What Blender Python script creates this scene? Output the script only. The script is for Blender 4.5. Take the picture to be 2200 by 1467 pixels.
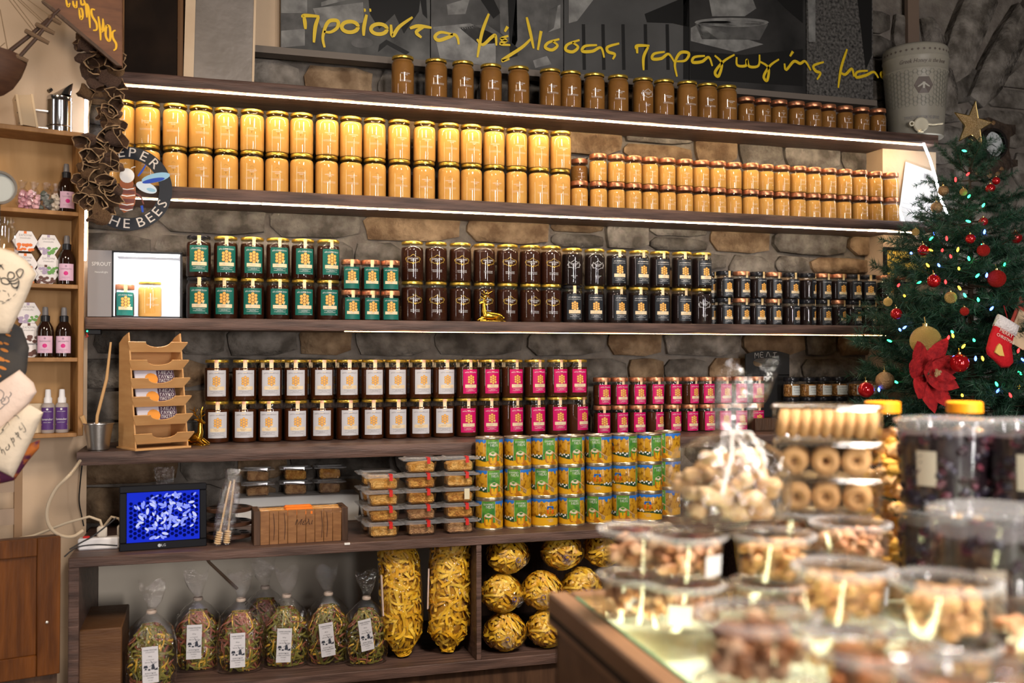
import bpy, math, random
from mathutils import Vector, Matrix
random.seed(7)
sc = bpy.context.scene
for o in list(bpy.data.objects): bpy.data.objects.remove(o)
col = sc.collection
PI = math.pi

# ------------------------------------------------------------------ camera
YAW, PITCH, CAMZ, CAMY = math.radians(17.0), math.radians(0.95), 1.5, -3.17
FPX = 35.0 / 36.0 * 2200
cam_d = bpy.data.cameras.new('camera'); cam = bpy.data.objects.new('camera', cam_d); col.objects.link(cam)
cam_d.lens = 35; cam_d.sensor_width = 36; cam_d.clip_start = 0.05
cam.location = (0, CAMY, CAMZ)
cam.rotation_euler = (PI/2 + PITCH, 0, -YAW)
cam_d.dof.use_dof = True; cam_d.dof.focus_distance = 3.3; cam_d.dof.aperture_fstop = 2.8
sc.camera = cam
# ------------------------------------------------------------------ world, lamps, exposure
w = bpy.data.worlds.new('world'); sc.world = w; w.use_nodes = True
w.node_tree.nodes['Background'].inputs[0].default_value = (0.95, 0.78, 0.62, 1)
w.node_tree.nodes['Background'].inputs[1].default_value = 0.034
sc.view_settings.view_transform = 'Standard'; sc.view_settings.look = 'None'
sc.view_settings.exposure = 0.0; sc.view_settings.gamma = 1.0; sc.view_settings.use_curve_mapping = False
sc.cycles.transparent_max_bounces = 32; sc.cycles.max_bounces = 6; sc.cycles.glossy_bounces = 3; sc.cycles.transmission_bounces = 4
sc.cycles.caustics_reflective = False; sc.cycles.caustics_refractive = False; sc.cycles.sample_clamp_indirect = 4.0
def lamp(name, loc, target, energy, colr, sx, sy, spread=180):
    d = bpy.data.lights.new(name, 'AREA'); d.shape = 'RECTANGLE'; d.size = sx; d.size_y = sy
    d.energy = energy; d.color = colr; d.spread = math.radians(spread)
    o = bpy.data.objects.new(name, d); col.objects.link(o); o.location = loc
    o.rotation_euler = (Vector(target) - Vector(loc)).to_track_quat('-Z', 'Y').to_euler()
    o['kind'] = 'helper'
    return o
lamp('ceiling_lamp_front', (0.9, -2.3, 2.9), (0.9, -.1, .85), 15, (1, .90, .80), .35, .35, 95)
lamp('ceiling_lamp_side', (-0.75, -2.0, 2.9), (-.75, -.2, 1.0), 10, (1, .78, .56), .3, .3, 110)
lamp('ceiling_lamp_counter', (1.35, -2.45, 2.9), (1.15, -2.1, 1.2), 30, (1, .88, .76), .5, .5, 80)
lamp('shop_doorway_light', (0.75, -6.3, 1.6), (0.9, 0.1, .9), 66, (1, .93, .89), .5, 1.6, 120)
lamp('shop_window_light', (2.5, -4.4, 1.85), (0.9, 0.1, 1.2), 26, (1, .96, .96), .22, 2.3, 130)
lamp('side_window_light', (-2.3, -1.9, 1.85), (0.6, 0.1, 1.5), 6, (1, .95, .92), .28, 2.0, 120)

# ------------------------------------------------------------------ picking points from the photograph on real planes
cY, sY, cP, sP = math.cos(YAW), math.sin(YAW), math.cos(PITCH), math.sin(PITCH)
FWD = Vector((sY*cP, cY*cP, sP)); RIGHT = Vector((cY, -sY, 0)); UPV = RIGHT.cross(FWD)
EYE = Vector((0, CAMY, CAMZ))
def ray(px, py): return (FWD + RIGHT*((px-1100)/FPX) + UPV*((733.5-py)/FPX))
def at(px, py, Y=0.0):
    d = ray(px, py); return EYE + d*((Y-CAMY)/d.y)
def atz(px, py, z):                      # point at camera depth z
    return EYE + ray(px, py)*z
def onp(px, py, p0, n):
    d = ray(px, py); return EYE + d*((p0-EYE).dot(n)/d.dot(n))
def ath(px, py, Z):                      # point on a level plane
    d = ray(px, py); return EYE + d*((Z-CAMZ)/d.z)

# ------------------------------------------------------------------ materials
MATS = {}
def mat(name, c=(.5,.5,.5), rough=.5, metal=0, c2=None, nscale=8, stretch=None, bump=0, bscale=40, coat=0, emit=None, estr=0, rand=0, spec=.3, sss=0, lo=.35, hi=.65, alpha=1, world=False):
    if name in MATS: return MATS[name]
    m = bpy.data.materials.new(name); m.use_nodes = True; nt = m.node_tree; N = nt.nodes; L = nt.links
    b = N['Principled BSDF']
    b.inputs['Base Color'].default_value = (*c, 1); b.inputs['Roughness'].default_value = rough; b.inputs['Metallic'].default_value = metal
    b.inputs['Coat Weight'].default_value = coat; b.inputs['Coat Roughness'].default_value = .06; b.inputs['Specular IOR Level'].default_value = spec
    if alpha < 1: b.inputs['Alpha'].default_value = alpha
    if sss: b.inputs['Subsurface Weight'].default_value = sss; b.inputs['Subsurface Radius'].default_value = (.02, .01, .004); b.inputs['Subsurface Scale'].default_value = .5
    vec = None
    if c2 or bump:
        tc = N.new('ShaderNodeTexCoord'); vec = tc.outputs['Object']
        if world: vec = N.new('ShaderNodeNewGeometry').outputs['Position']
        oi = N.new('ShaderNodeObjectInfo'); ad = N.new('ShaderNodeVectorMath'); ad.operation = 'ADD'
        sc_ = N.new('ShaderNodeVectorMath'); sc_.operation = 'SCALE'; sc_.inputs['Scale'].default_value = 13.7
        cx = N.new('ShaderNodeCombineXYZ'); L.new(oi.outputs['Random'], cx.inputs[0]); L.new(oi.outputs['Random'], cx.inputs[1])
        L.new(cx.outputs[0], sc_.inputs[0]); L.new(vec, ad.inputs[0]); L.new(sc_.outputs[0], ad.inputs[1]); vec = ad.outputs[0]
        if stretch:
            mp = N.new('ShaderNodeMapping'); mp.inputs['Scale'].default_value = stretch; L.new(vec, mp.inputs[0]); vec = mp.outputs[0]
    last = None
    if c2:
        nz = N.new('ShaderNodeTexNoise'); nz.inputs['Scale'].default_value = nscale; nz.inputs['Detail'].default_value = 5; L.new(vec, nz.inputs['Vector'])
        cr = N.new('ShaderNodeValToRGB'); cr.color_ramp.elements[0].position = lo; cr.color_ramp.elements[1].position = hi
        cr.color_ramp.elements[0].color = (*c, 1); cr.color_ramp.elements[1].color = (*c2, 1)
        L.new(nz.outputs['Fac'], cr.inputs[0]); last = cr.outputs[0]
    if rand:
        oi2 = N.new('ShaderNodeObjectInfo'); mr = N.new('ShaderNodeMapRange'); mr.inputs['To Min'].default_value = 1-rand; mr.inputs['To Max'].default_value = 1+rand
        L.new(oi2.outputs['Random'], mr.inputs[0]); hs = N.new('ShaderNodeHueSaturation'); L.new(mr.outputs[0], hs.inputs['Value'])
        if last: L.new(last, hs.inputs['Color'])
        else: hs.inputs['Color'].default_value = (*c, 1)
        last = hs.outputs[0]
    if last: L.new(last, b.inputs['Base Color'])
    if bump:
        nb = N.new('ShaderNodeTexNoise'); nb.inputs['Scale'].default_value = bscale; nb.inputs['Detail'].default_value = 6; L.new(vec, nb.inputs['Vector'])
        bm = N.new('ShaderNodeBump'); bm.inputs['Strength'].default_value = bump; bm.inputs['Distance'].default_value = .01
        L.new(nb.outputs['Fac'], bm.inputs['Height']); L.new(bm.outputs[0], b.inputs['Normal'])
    if emit: b.inputs['Emission Color'].default_value = (*emit, 1); b.inputs['Emission Strength'].default_value = estr
    MATS[name] = m; return m
def thin(name, tint=(1,1,1), rough=.03, ior=1.5, gain=1.0, base=0.0, bump=0, bscale=30, gcol=(1,1,1)):
    """thin clear glass or film: lets light through, mirrors at glancing angles"""
    if name in MATS: return MATS[name]
    m = bpy.data.materials.new(name); m.use_nodes = True; nt = m.node_tree; N = nt.nodes; L = nt.links
    N.remove(N['Principled BSDF']); out = N['Material Output']
    tr = N.new('ShaderNodeBsdfTransparent'); tr.inputs[0].default_value = (*tint, 1)
    gl = N.new('ShaderNodeBsdfGlossy'); gl.inputs['Roughness'].default_value = rough; gl.inputs['Color'].default_value = (*gcol, 1)
    fr = N.new('ShaderNodeFresnel'); ge = N.new('ShaderNodeNewGeometry'); im = N.new('ShaderNodeMapRange'); im.inputs['To Min'].default_value = ior; im.inputs['To Max'].default_value = 1/ior
    L.new(ge.outputs['Backfacing'], im.inputs[0]); L.new(im.outputs[0], fr.inputs[0])      # a thin sheet mirrors alike from both sides
    ma = N.new('ShaderNodeMath'); ma.operation = 'MULTIPLY_ADD'; ma.use_clamp = True; ma.inputs[1].default_value = gain; ma.inputs[2].default_value = base
    L.new(fr.outputs[0], ma.inputs[0]); mx = N.new('ShaderNodeMixShader'); L.new(ma.outputs[0], mx.inputs[0]); L.new(tr.outputs[0], mx.inputs[1]); L.new(gl.outputs[0], mx.inputs[2])
    L.new(mx.outputs[0], out.inputs['Surface'])
    if bump:
        tc = N.new('ShaderNodeTexCoord'); nb = N.new('ShaderNodeTexNoise'); nb.inputs['Scale'].default_value = bscale; nb.inputs['Detail'].default_value = 3; L.new(tc.outputs['Object'], nb.inputs['Vector'])
        bm = N.new('ShaderNodeBump'); bm.inputs['Strength'].default_value = bump; bm.inputs['Distance'].default_value = .02
        L.new(nb.outputs['Fac'], bm.inputs['Height']); L.new(bm.outputs[0], gl.inputs['Normal'])
    MATS[name] = m; return m
def glow(name, c, s):
    if name in MATS: return MATS[name]
    m = bpy.data.materials.new(name); m.use_nodes = True; N = m.node_tree.nodes; N.remove(N['Principled BSDF'])
    e = N.new('ShaderNodeEmission'); e.inputs[0].default_value = (*c, 1); e.inputs[1].default_value = s
    m.node_tree.links.new(e.outputs[0], N['Material Output'].inputs['Surface']); MATS[name] = m; return m

# ------------------------------------------------------------------ mesh helpers
def ico(sub):
    import bmesh
    bm = bmesh.new(); bmesh.ops.create_icosphere(bm, subdivisions=sub, radius=1)
    bm.verts.ensure_lookup_table()
    r = ([v.co.copy() for v in bm.verts], [[v.index for v in f.verts] for f in bm.faces]); bm.free(); return r
ICO = {i: ico(i) for i in (1, 2, 3)}
class MB:
    def __init__(s): s.v = []; s.f = []; s.m = []
    def add(s, vs, fs, m=0, X=None):
        k = len(s.v)
        s.v += [tuple(X @ Vector(p)) if X is not None else tuple(p) for p in vs]
        s.f += [[i+k for i in f] for f in fs]; s.m += [m]*len(fs); return s
    def box(s, a, b, m=0, X=None):
        x0,y0,z0 = a; x1,y1,z1 = b
        return s.add([(x0,y0,z0),(x1,y0,z0),(x1,y1,z0),(x0,y1,z0),(x0,y0,z1),(x1,y0,z1),(x1,y1,z1),(x0,y1,z1)],
                     [(0,3,2,1),(4,5,6,7),(0,1,5,4),(1,2,6,5),(2,3,7,6),(3,0,4,7)], m, X)
    def rbox(s, a, b, r=.003, m=0, X=None):      # box with chamfered edges
        x0,y0,z0 = a; x1,y1,z1 = b; vs = []; 
        for z, i in ((z0, r), (z0+r, 0), (z1-r, 0), (z1, r)):
            c = [(x0+i+ (r if not i else 0), y0+i), (x1-i-(r if not i else 0), y0+i), (x1-i, y0+i+(r if not i else 0)), (x1-i, y1-i-(r if not i else 0)),
                 (x1-i-(r if not i else 0), y1-i), (x0+i+(r if not i else 0), y1-i), (x0+i, y1-i-(r if not i else 0)), (x0+i, y0+i+(r if not i else 0))]
            vs += [(x, y, z) for x, y in c]
        fs = [tuple(range(7,-1,-1)), tuple(range(24,32))]
        for k in range(3):
            for j in range(8): fs.append((k*8+j, k*8+(j+1)%8, k*8+8+(j+1)%8, k*8+8+j))
        return s.add(vs, fs, m, X)
    def lathe(s, prof, n=24, m=0, X=None, cap0=True, cap1=True, a0=0, a1=2*PI):
        full = abs(a1-a0-2*PI) < 1e-6; vs = []; fs = []; nn = n if full else n+1
        for r, z in prof:
            for j in range(nn):
                a = a0+(a1-a0)*j/n; vs.append((r*math.cos(a), r*math.sin(a), z))
        for i in range(len(prof)-1):
            for j in range(n):
                j2 = (j+1) % nn; fs.append((i*nn+j, i*nn+j2, (i+1)*nn+j2, (i+1)*nn+j))
        if full:
            if cap0 and prof[0][0] > 1e-5: fs.append(tuple(range(n-1,-1,-1)))
            if cap1 and prof[-1][0] > 1e-5: fs.append(tuple(range((len(prof)-1)*n, len(prof)*n)))
        return s.add(vs, fs, m, X)
    def tube(s, pts, r, n=8, m=0, X=None, closed=False):
        P = [Vector(p) for p in pts]; k = len(P); R = r if isinstance(r, (list, tuple)) else [r]*k
        vs = []; fs = []; up = Vector((0,0,1)); prev = None
        for i in range(k):
            if closed: t = P[(i+1)%k]-P[i-1]
            else: t = P[min(i+1,k-1)]-P[max(i-1,0)]
            t = t.normalized() if t.length > 1e-9 else Vector((0,0,1))
            if prev is None:
                a = up if abs(t.dot(up)) < .9 else Vector((1,0,0)); u = t.cross(a).normalized()
            else: u = (prev - t*prev.dot(t)); u = u.normalized() if u.length > 1e-6 else t.orthogonal().normalized()
            prev = u; v = t.cross(u)
            for j in range(n):
                a = 2*PI*j/n; vs.append(P[i]+(u*math.cos(a)+v*math.sin(a))*R[i])
        for i in range(k if closed else k-1):
            for j in range(n):
                a, b = i*n+j, i*n+(j+1)%n; c, d = ((i+1)%k)*n+(j+1)%n, ((i+1)%k)*n+j
                fs.append((a,b,c,d))
        if not closed: fs += [tuple(range(n-1,-1,-1)), tuple(range((k-1)*n, k*n))]
        return s.add(vs, fs, m, X)
    def prism(s, pts, y0, y1, m=0, X=None):       # outline in x,z extruded along y
        n = len(pts)
        vs = [(x,y0,z) for x,z in pts]+[(x,y1,z) for x,z in pts]
        fs = [tuple(range(n)), tuple(range(2*n-1,n-1,-1))]+[(j, j+n, (j+1)%n+n, (j+1)%n) for j in range(n)]
        return s.add(vs, fs, m, X)
    def face(s, pts, m=0, X=None): return s.add(pts, [tuple(range(len(pts)))], m, X)
    def blob(s, c, rad, sub=2, m=0, wob=0, seed=0, X=None):
        vs, fs = ICO[sub]; rr = random.Random(seed); ph = [rr.uniform(0,6) for _ in range(6)]
        if not isinstance(rad, (list, tuple)): rad = (rad,)*3
        o = []
        for p in vs:
            k = 1+wob*(math.sin(3*p.x+ph[0])*math.sin(2.6*p.y+ph[1])+math.sin(4*p.z+ph[2])*.6)
            o.append((c[0]+p.x*rad[0]*k, c[1]+p.y*rad[1]*k, c[2]+p.z*rad[2]*k))
        return s.add(o, fs, m, X)
    def ribbon(s, pts, wd, m=0, nrm=None, X=None):
        P = [Vector(p) for p in pts]; vs = []; fs = []
        for i, p in enumerate(P):
            t = (P[min(i+1,len(P)-1)]-P[max(i-1,0)]).normalized()
            n_ = Vector(nrm[i]) if isinstance(nrm, list) else (Vector(nrm) if nrm is not None else t.orthogonal())
            b = t.cross(n_); b = b.normalized() if b.length > 1e-6 else t.orthogonal().normalized()
            ww = wd[i] if isinstance(wd, list) else wd
            vs += [p-b*ww/2, p+b*ww/2]
        for i in range(len(P)-1): fs.append((2*i, 2*i+1, 2*i+3, 2*i+2))
        return s.add(vs, fs, m, X)
    def mesh(s, name, mats, smooth=True, ang=40):
        me = bpy.data.meshes.new(name); me.from_pydata(s.v, [], s.f)
        for x in (mats if isinstance(mats, (list, tuple)) else [mats]): me.materials.append(x)
        me.polygons.foreach_set('material_index', s.m)
        if smooth:
            me.polygons.foreach_set('use_smooth', [True]*len(me.polygons)); me.update(); me.set_sharp_from_angle(angle=math.radians(ang))
        me.update(); return me
    def build(s, name, mats, parent=None, smooth=True, ang=40, loc=None): return inst(name, s.mesh(name, mats, smooth, ang), parent, loc)
def inst(name, me, parent=None, loc=None, rz=0):
    o = bpy.data.objects.new(name, me); col.objects.link(o)
    if parent: o.parent = parent
    if loc is not None: o.location = loc
    if rz: o.rotation_euler = (0,0,rz)
    return o
def tag(o, label, cat, group=None, kind=None):
    o['label'] = label; o['category'] = cat
    if group: o['group'] = group
    if kind: o['kind'] = kind
    return o
def struct(o, label=None):
    o['kind'] = 'structure'
    if label: o['label'] = label
    return o
def thing(name, label, cat, loc=(0,0,0), rz=0, group=None):
    o = bpy.data.objects.new(name, None); col.objects.link(o); o.empty_display_size = .02
    o.location = loc; o.rotation_euler = (0,0,rz); return tag(o, label, cat, group)
def origin_to(o, p):                     # move a mesh object's origin to p without moving it
    p = Vector(p); o.data.transform(Matrix.Translation(-p)); o.location = p; return o
_tx = {}
def text2d(body, size=1.0, align='CENTER', shear=0):
    key = (body, align, shear)
    if key not in _tx:
        c = bpy.data.curves.new('t', 'FONT'); c.body = body; c.align_x = align; c.align_y = 'CENTER'; c.size = 1; c.resolution_u = 2; c.shear = shear
        o = bpy.data.objects.new('t', c); col.objects.link(o); dg = bpy.context.evaluated_depsgraph_get(); e = o.evaluated_get(dg); me = e.to_mesh()
        _tx[key] = ([(v.co.x, v.co.y) for v in me.vertices], [tuple(p.vertices) for p in me.polygons]); e.to_mesh_clear()
        bpy.data.objects.remove(o); bpy.data.curves.remove(c)
    v, f = _tx[key]; return [(x*size, y*size) for x, y in v], f
def stroke2d(pts, wd, closed=False):
    """polyline with width as 2D quads + round joints"""
    vs = []; fs = []; P = [Vector((p[0], p[1])) for p in pts]
    if closed: P.append(P[0].copy())
    # smooth
    if len(P) > 2:
        Q = []
        for i in range(len(P)-1):
            p0 = P[max(i-1,0)]; p1 = P[i]; p2 = P[i+1]; p3 = P[min(i+2,len(P)-1)]
            for k in range(5):
                t = k/5; Q.append(.5*((2*p1)+(p2-p0)*t+(2*p0-5*p1+4*p2-p3)*t*t+(3*p1-p0-3*p2+p3)*t**3))
        Q.append(P[-1]); P = Q
    n = len(P)
    for i, p in enumerate(P):
        t = P[min(i+1,n-1)]-P[max(i-1,0)]; t = t.normalized() if t.length > 1e-9 else Vector((1,0)); b = Vector((-t.y, t.x))
        k = 1.0 if closed else .55+.45*math.sin(PI*min(1,max(0,(i+.8)/n)))
        vs += [tuple(p-b*wd/2*k), tuple(p+b*wd/2*k)]
    for i in range(n-1): fs.append((2*i,2*i+1,2*i+3,2*i+2))
    return vs, fs
ORD = ['first','second','third','fourth','fifth','sixth','seventh','eighth','ninth','tenth','eleventh','twelfth','thirteenth','fourteenth','fifteenth','sixteenth','seventeenth','eighteenth','nineteenth','twentieth','twenty-first']
def nth(i, n): return 'leftmost' if i == 0 else ('rightmost' if i == n-1 else ORD[i])

# ------------------------------------------------------------------ shared materials
WOOD_SH = mat('shelf_wood', (.055,.032,.025), .45, c2=(.13,.075,.058), nscale=5, stretch=(1.2,14,14), bump=.3, bscale=22, spec=.25)
WOOD_OAK = mat('oak', (.27,.125,.035), .5, c2=(.36,.18,.06), nscale=6, stretch=(6,6,1), bump=.12, bscale=30)
WOOD_DK = mat('dark_wood', (.045,.022,.012), .5, c2=(.09,.045,.024), nscale=6, stretch=(8,8,1), bump=.2, bscale=30)
WOOD_RED = mat('door_wood', (.15,.046,.006), .5, c2=(.075,.022,.003), nscale=5, stretch=(9,9,1), bump=.15, bscale=20, spec=.2)
PLASTER = mat('plaster', (.50,.365,.245), .85, c2=(.55,.41,.285), nscale=3, bump=.25, bscale=14)
MORTAR = mat('mortar', (.12,.10,.085), .95, c2=(.19,.165,.14), nscale=18, bump=.8, bscale=40)
STONE = mat('stone', (.072,.061,.050), .9, c2=(.235,.208,.18), nscale=15, bump=1.0, bscale=45, rand=.32, lo=.38, hi=.72, spec=.2, world=True)
STONE_B = mat('stone_brown', (.12,.073,.040), .9, c2=(.31,.215,.13), nscale=15, bump=1.0, bscale=45, rand=.28, lo=.38, hi=.72, spec=.2, world=True)
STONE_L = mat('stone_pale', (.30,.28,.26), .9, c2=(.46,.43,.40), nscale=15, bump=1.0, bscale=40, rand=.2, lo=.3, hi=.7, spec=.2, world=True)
LED = glow('led_warm_white', (1, .74, .42), 165)
LED2 = glow('led_white', (1, .80, .55), 120)
LED3 = glow('led_dim_warm', (1, .60, .24), 20)
LEDC = glow('led_cool', (.88, .92, 1), 70); LEDL = glow('led_cool_soft', (.88, .92, 1), 22)
WHITE = mat('white_paint', (.75,.73,.70), .5)
BLACKP = mat('black_plastic', (.012,.012,.014), .3)

# ------------------------------------------------------------------ room
WALLY = 0.22
XL = at(183, 690, 0).x; XR = at(2015, 300, 0).x
zS1t, zS1b = at(900, 203, 0).z, at(900, 227, 0).z
zS2t, zS2b = at(900, 425, 0).z, at(900, 450, 0).z
zS3t, zS3b = at(960, 689.5, 0).z, at(960, 712.5, 0).z
Y4, Y5 = -0.12, -0.30
zS4t, zS4b = at(740, 956.5, Y4).z, at(740, 983.5, Y4).z
zS5t, zS5b = at(760, 1166, Y5).z, at(760, 1186, Y5).z
zS6t, zS6b = at(960, 1425, Y5).z, at(960, 1447, Y5).z
print('shelf z', zS1t, zS2t, zS3t, zS4t, zS5t, zS6t, 'x', XL, XR)

fl = MB(); fl.box((-3, -7.5, -.1), (5, .6, 0)); struct(fl.build('floor', mat('floor_tiles', (.16,.12,.09), .5, c2=(.22,.17,.13), nscale=4), smooth=False))
wb = MB(); wb.box((XL-.15, WALLY+.015, 0), (4.6, WALLY+.3, 3.3)); wall_back = struct(wb.build('wall_back', MORTAR, smooth=False), 'dark rubble stone wall behind the shelves')
# the setting's rubble stones: a few shapes shared by all
STVAR = []
for k in range(10):
    rr = random.Random(100+k); n = 11; ring = []
    for j in range(n):
        a = 2*PI*j/n+rr.uniform(-.08,.08); c_, s_ = math.cos(a), math.sin(a)
        e = 9; q = (abs(c_)**e+abs(s_)**e)**(-1/e); q *= rr.uniform(.93,1.0); ring.append((c_*q*.5, s_*q*.5))
    vs = [(x, .03, z) for x,z in ring]+[(x*1.0, -.002, z) for x,z in ring]+[(x*.92+rr.uniform(-.02,.02), -.008+rr.uniform(-.004,.004), z*.88+rr.uniform(-.02,.02)) for x,z in ring]+[(rr.uniform(-.1,.1), -.009, rr.uniform(-.08,.08))]
    fs = []
    for q_ in range(2):
        for j in range(n): fs.append((q_*n+j, q_*n+(j+1)%n, (q_+1)*n+(j+1)%n, (q_+1)*n+j))
    for j in range(n): fs.append((2*n+j, 2*n+(j+1)%n, 3*n))
    mb = MB().add(vs, fs)
    STVAR.append([mb.mesh('stone', m_, True, 60) for m_ in (STONE, STONE_B, STONE_L)])
def lay_stones(parent, x0, x1, z0, z1, y, hmin, hmax, wmin, wmax, seed, pick):
    rr = random.Random(seed); z = z0; cnt = 0
    while z < z1-.03:
        h = rr.uniform(hmin, hmax); x = x0-rr.uniform(0, .1)
        while x < x1:
            w_ = rr.uniform(wmin, wmax)
            if rr.random() < .18 and h > .1:
                for q in (0, 1):
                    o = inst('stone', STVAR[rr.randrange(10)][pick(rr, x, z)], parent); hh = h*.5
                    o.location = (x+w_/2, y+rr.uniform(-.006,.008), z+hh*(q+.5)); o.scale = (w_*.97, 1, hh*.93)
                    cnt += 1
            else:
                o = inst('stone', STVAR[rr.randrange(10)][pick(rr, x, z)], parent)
                o.location = (x+w_/2, y+rr.uniform(-.008,.008), z+h/2); o.scale = (w_*.975, rr.uniform(.8,1.4), h*rr.uniform(.9,.97)); o.rotation_euler = (0, rr.uniform(-.03,.03), 0)
                cnt += 1
            x += w_
        z += h
    return cnt
XP0 = at(1886, 400, .15).x; XP1 = at(2000, 400, .15).x
n1 = lay_stones(wall_back, XL, XP0, zS5t, 2.55, WALLY, .085, .15, .13, .36, 5, lambda r, x, z: 1 if r.random() < .28 else 0)
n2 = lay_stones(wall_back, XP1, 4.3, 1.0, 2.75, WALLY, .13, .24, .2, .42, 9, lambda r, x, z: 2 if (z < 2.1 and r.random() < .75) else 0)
n3 = lay_stones(wall_back, XP0, XP1, zS1t, 2.75, WALLY, .13, .2, .16, .2, 19, lambda r, x, z: 0)
print('stones', n1, n2)
# plaster pier right of the shelf bay
pw = MB(); pw.box((XP0, .12, 0), (XP1, WALLY+.1, zS1b)); struct(pw.build('wall_right', PLASTER, smooth=False), 'plain plaster pier at the right end of the shelves')
# angled plaster wall on the left, the wall of the small cabinet
AL = math.radians(16); WL0 = Vector((XL-.005, .11, 0)); DL = Vector((math.cos(AL), math.sin(AL), 0)); NL = Vector((DL.y, -DL.x, 0))
wl = MB(); a = WL0; b = WL0-DL*2.2; bk = -NL*.2
for q in (0,):
    vs = [a, b, b+bk, a+bk]; wl.add([(*p.xy, 0) for p in vs]+[(*p.xy, 3.3) for p in vs], [(0,1,5,4)[::-1],(1,2,6,5)[::-1],(2,3,7,6)[::-1],(3,0,4,7)[::-1],(4,5,6,7)])
struct(wl.build('wall_left', PLASTER, smooth=False), 'cream plaster wall behind the small cabinet')
# upper wall: plaster band behind the boards, photo frieze zone
up = MB(); zt = at(560, 104, .20).z; up.box((XL-.3, WALLY-.03, zt), (at(610, 60, .2).x, WALLY+.1, 3.3)); struct(up.build('wall_upper', PLASTER, smooth=False))
# shelves: thick boards with live front edge
def board(name, x0, x1, y0, y1, zb, ztp, label, seed=0, wav=.002):
    rr = random.Random(seed); mb = MB(); n = 60; rows = []
    for i in range(n+1):
        x = x0+(x1-x0)*i/n; d = wav*(math.sin(i*.9+seed)+rr.uniform(-1,1)*.6)
        rows.append([(x, y1, zb), (x, y0+d+.002, zb), (x, y0+d*.5, zb+.004), (x, y0+d, ztp-.004), (x, y0+d+.003, ztp), (x, y1, ztp)])
    vs = [p for r in rows for p in r]; fs = []
    for i in range(n):
        for j in range(6): fs.append((i*6+j, i*6+(j+1)%6, i*6+6+(j+1)%6, i*6+6+j))
    fs += [tuple(range(6)), tuple(range(n*6+5, n*6-1, -1))]
    mb.add(vs, [f[::-1] for f in fs]); o = mb.build(name, WOOD_SH, ang=50)
    origin_to(o, ((x0+x1)/2, y0, zb)); return tag(o, label, 'shelf', 'wall shelves of the honey bay')
board('wall_shelf', XL, XR, 0, WALLY, zS1b, zS1t, 'top dark wooden shelf carrying brown jars and the bee canister', 1)
board('wall_shelf', XL, XR-.02, 0, WALLY, zS2b, zS2t, 'dark wooden shelf under the two tiers of pale creamy honey jars', 2)
board('wall_shelf', XL, XR-.02, 0, WALLY, zS3b, zS3t, 'dark wooden shelf under the green and black labelled honey jars', 3)
board('wall_shelf', at(165,975,Y4).x, XR-.05, Y4, WALLY, zS4b, zS4t, 'dark wooden shelf under the white and magenta labelled honey jars', 4)
# light strips
def led_strip(x0, x1, y, z, m, label, h=.0030, dpt=.004):
    mb = MB(); n = 24
    for i in range(n):
        a_, b_ = x0+(x1-x0)*i/n, x0+(x1-x0)*(i+.985)/n; mb.rbox((a_, y, z-h), (b_, y+dpt, z), .0008)
    o = mb.build('led_strip', m); origin_to(o, ((x0+x1)/2, y, z)); return tag(o, label, 'light strip')
led_strip(at(262,180,0).x, at(1985,305,0).x, .003, zS1b-.0035, LED, 'bright warm light strip under the top shelf edge')
led_strip(XL+.02, at(1965,495,0).x, .003, zS2b-.0030, LED2, 'bright light strip under the shelf of creamy honey jars', .0026)
led_strip(at(740,714,0).x, at(1905,714,0).x, .001, zS3b-.0005, LED3, 'dim warm light strip under the shelf of green and black jars', .0020)
# ------------------------------------------------------------------ honey jars
GLASS = thin('jar_glass', (1,1,1), .012, 1.5, 1.0)
GOLDLID = mat('gold_lid', (.78,.52,.09), .28, .85)
COPPER = mat('copper_lid', (.60,.25,.13), .34, .8)
BLKLID = mat('black_lid', (.012,.012,.015), .22)
CREAM = mat('creamy_honey', (.72,.385,.095), .65, c2=(.65,.33,.075), nscale=20, spec=.15)
BROWNH = mat('brown_honey', (.24,.105,.022), .6, c2=(.19,.08,.016), nscale=20, spec=.15)
AMBER = mat('amber_honey', (.030,.008,.003), .5, spec=.1)
THYME = mat('thyme_honey', (.055,.015,.004), .5, spec=.1)
DARKH = mat('dark_honey', (.012,.006,.005), .5, spec=.1)
STRIP = mat('seal_gold', (.72,.50,.22), .4, .3); STRIPP = mat('seal_pale', (.80,.62,.36), .45, .1)
STRIPC = mat('seal_copper', (.66,.34,.20), .4, .3)
PAPGREEN = mat('paper_green', (.005,.115,.086), .5); PAPWHITE = mat('paper_white', (.55,.54,.565), .6)
PAPPINK = mat('paper_magenta', (.55,.0015,.11), .5); PAPBLACK = mat('paper_black', (.018,.021,.026), .35)
CELL = mat('cell_amber', (.80,.42,.09), .5); CELLD = mat('cell_brown', (.42,.17,.03), .5)
BAND = mat('band_gold', (.72,.55,.32), .45, c2=(.80,.66,.45), nscale=60); INKW = mat('ink_white', (.72,.71,.70), .7); INKG = mat('ink_grey', (.22,.20,.20), .6)
INKGOLD = mat('ink_gold', (.62,.42,.07), .4, .3)
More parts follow.
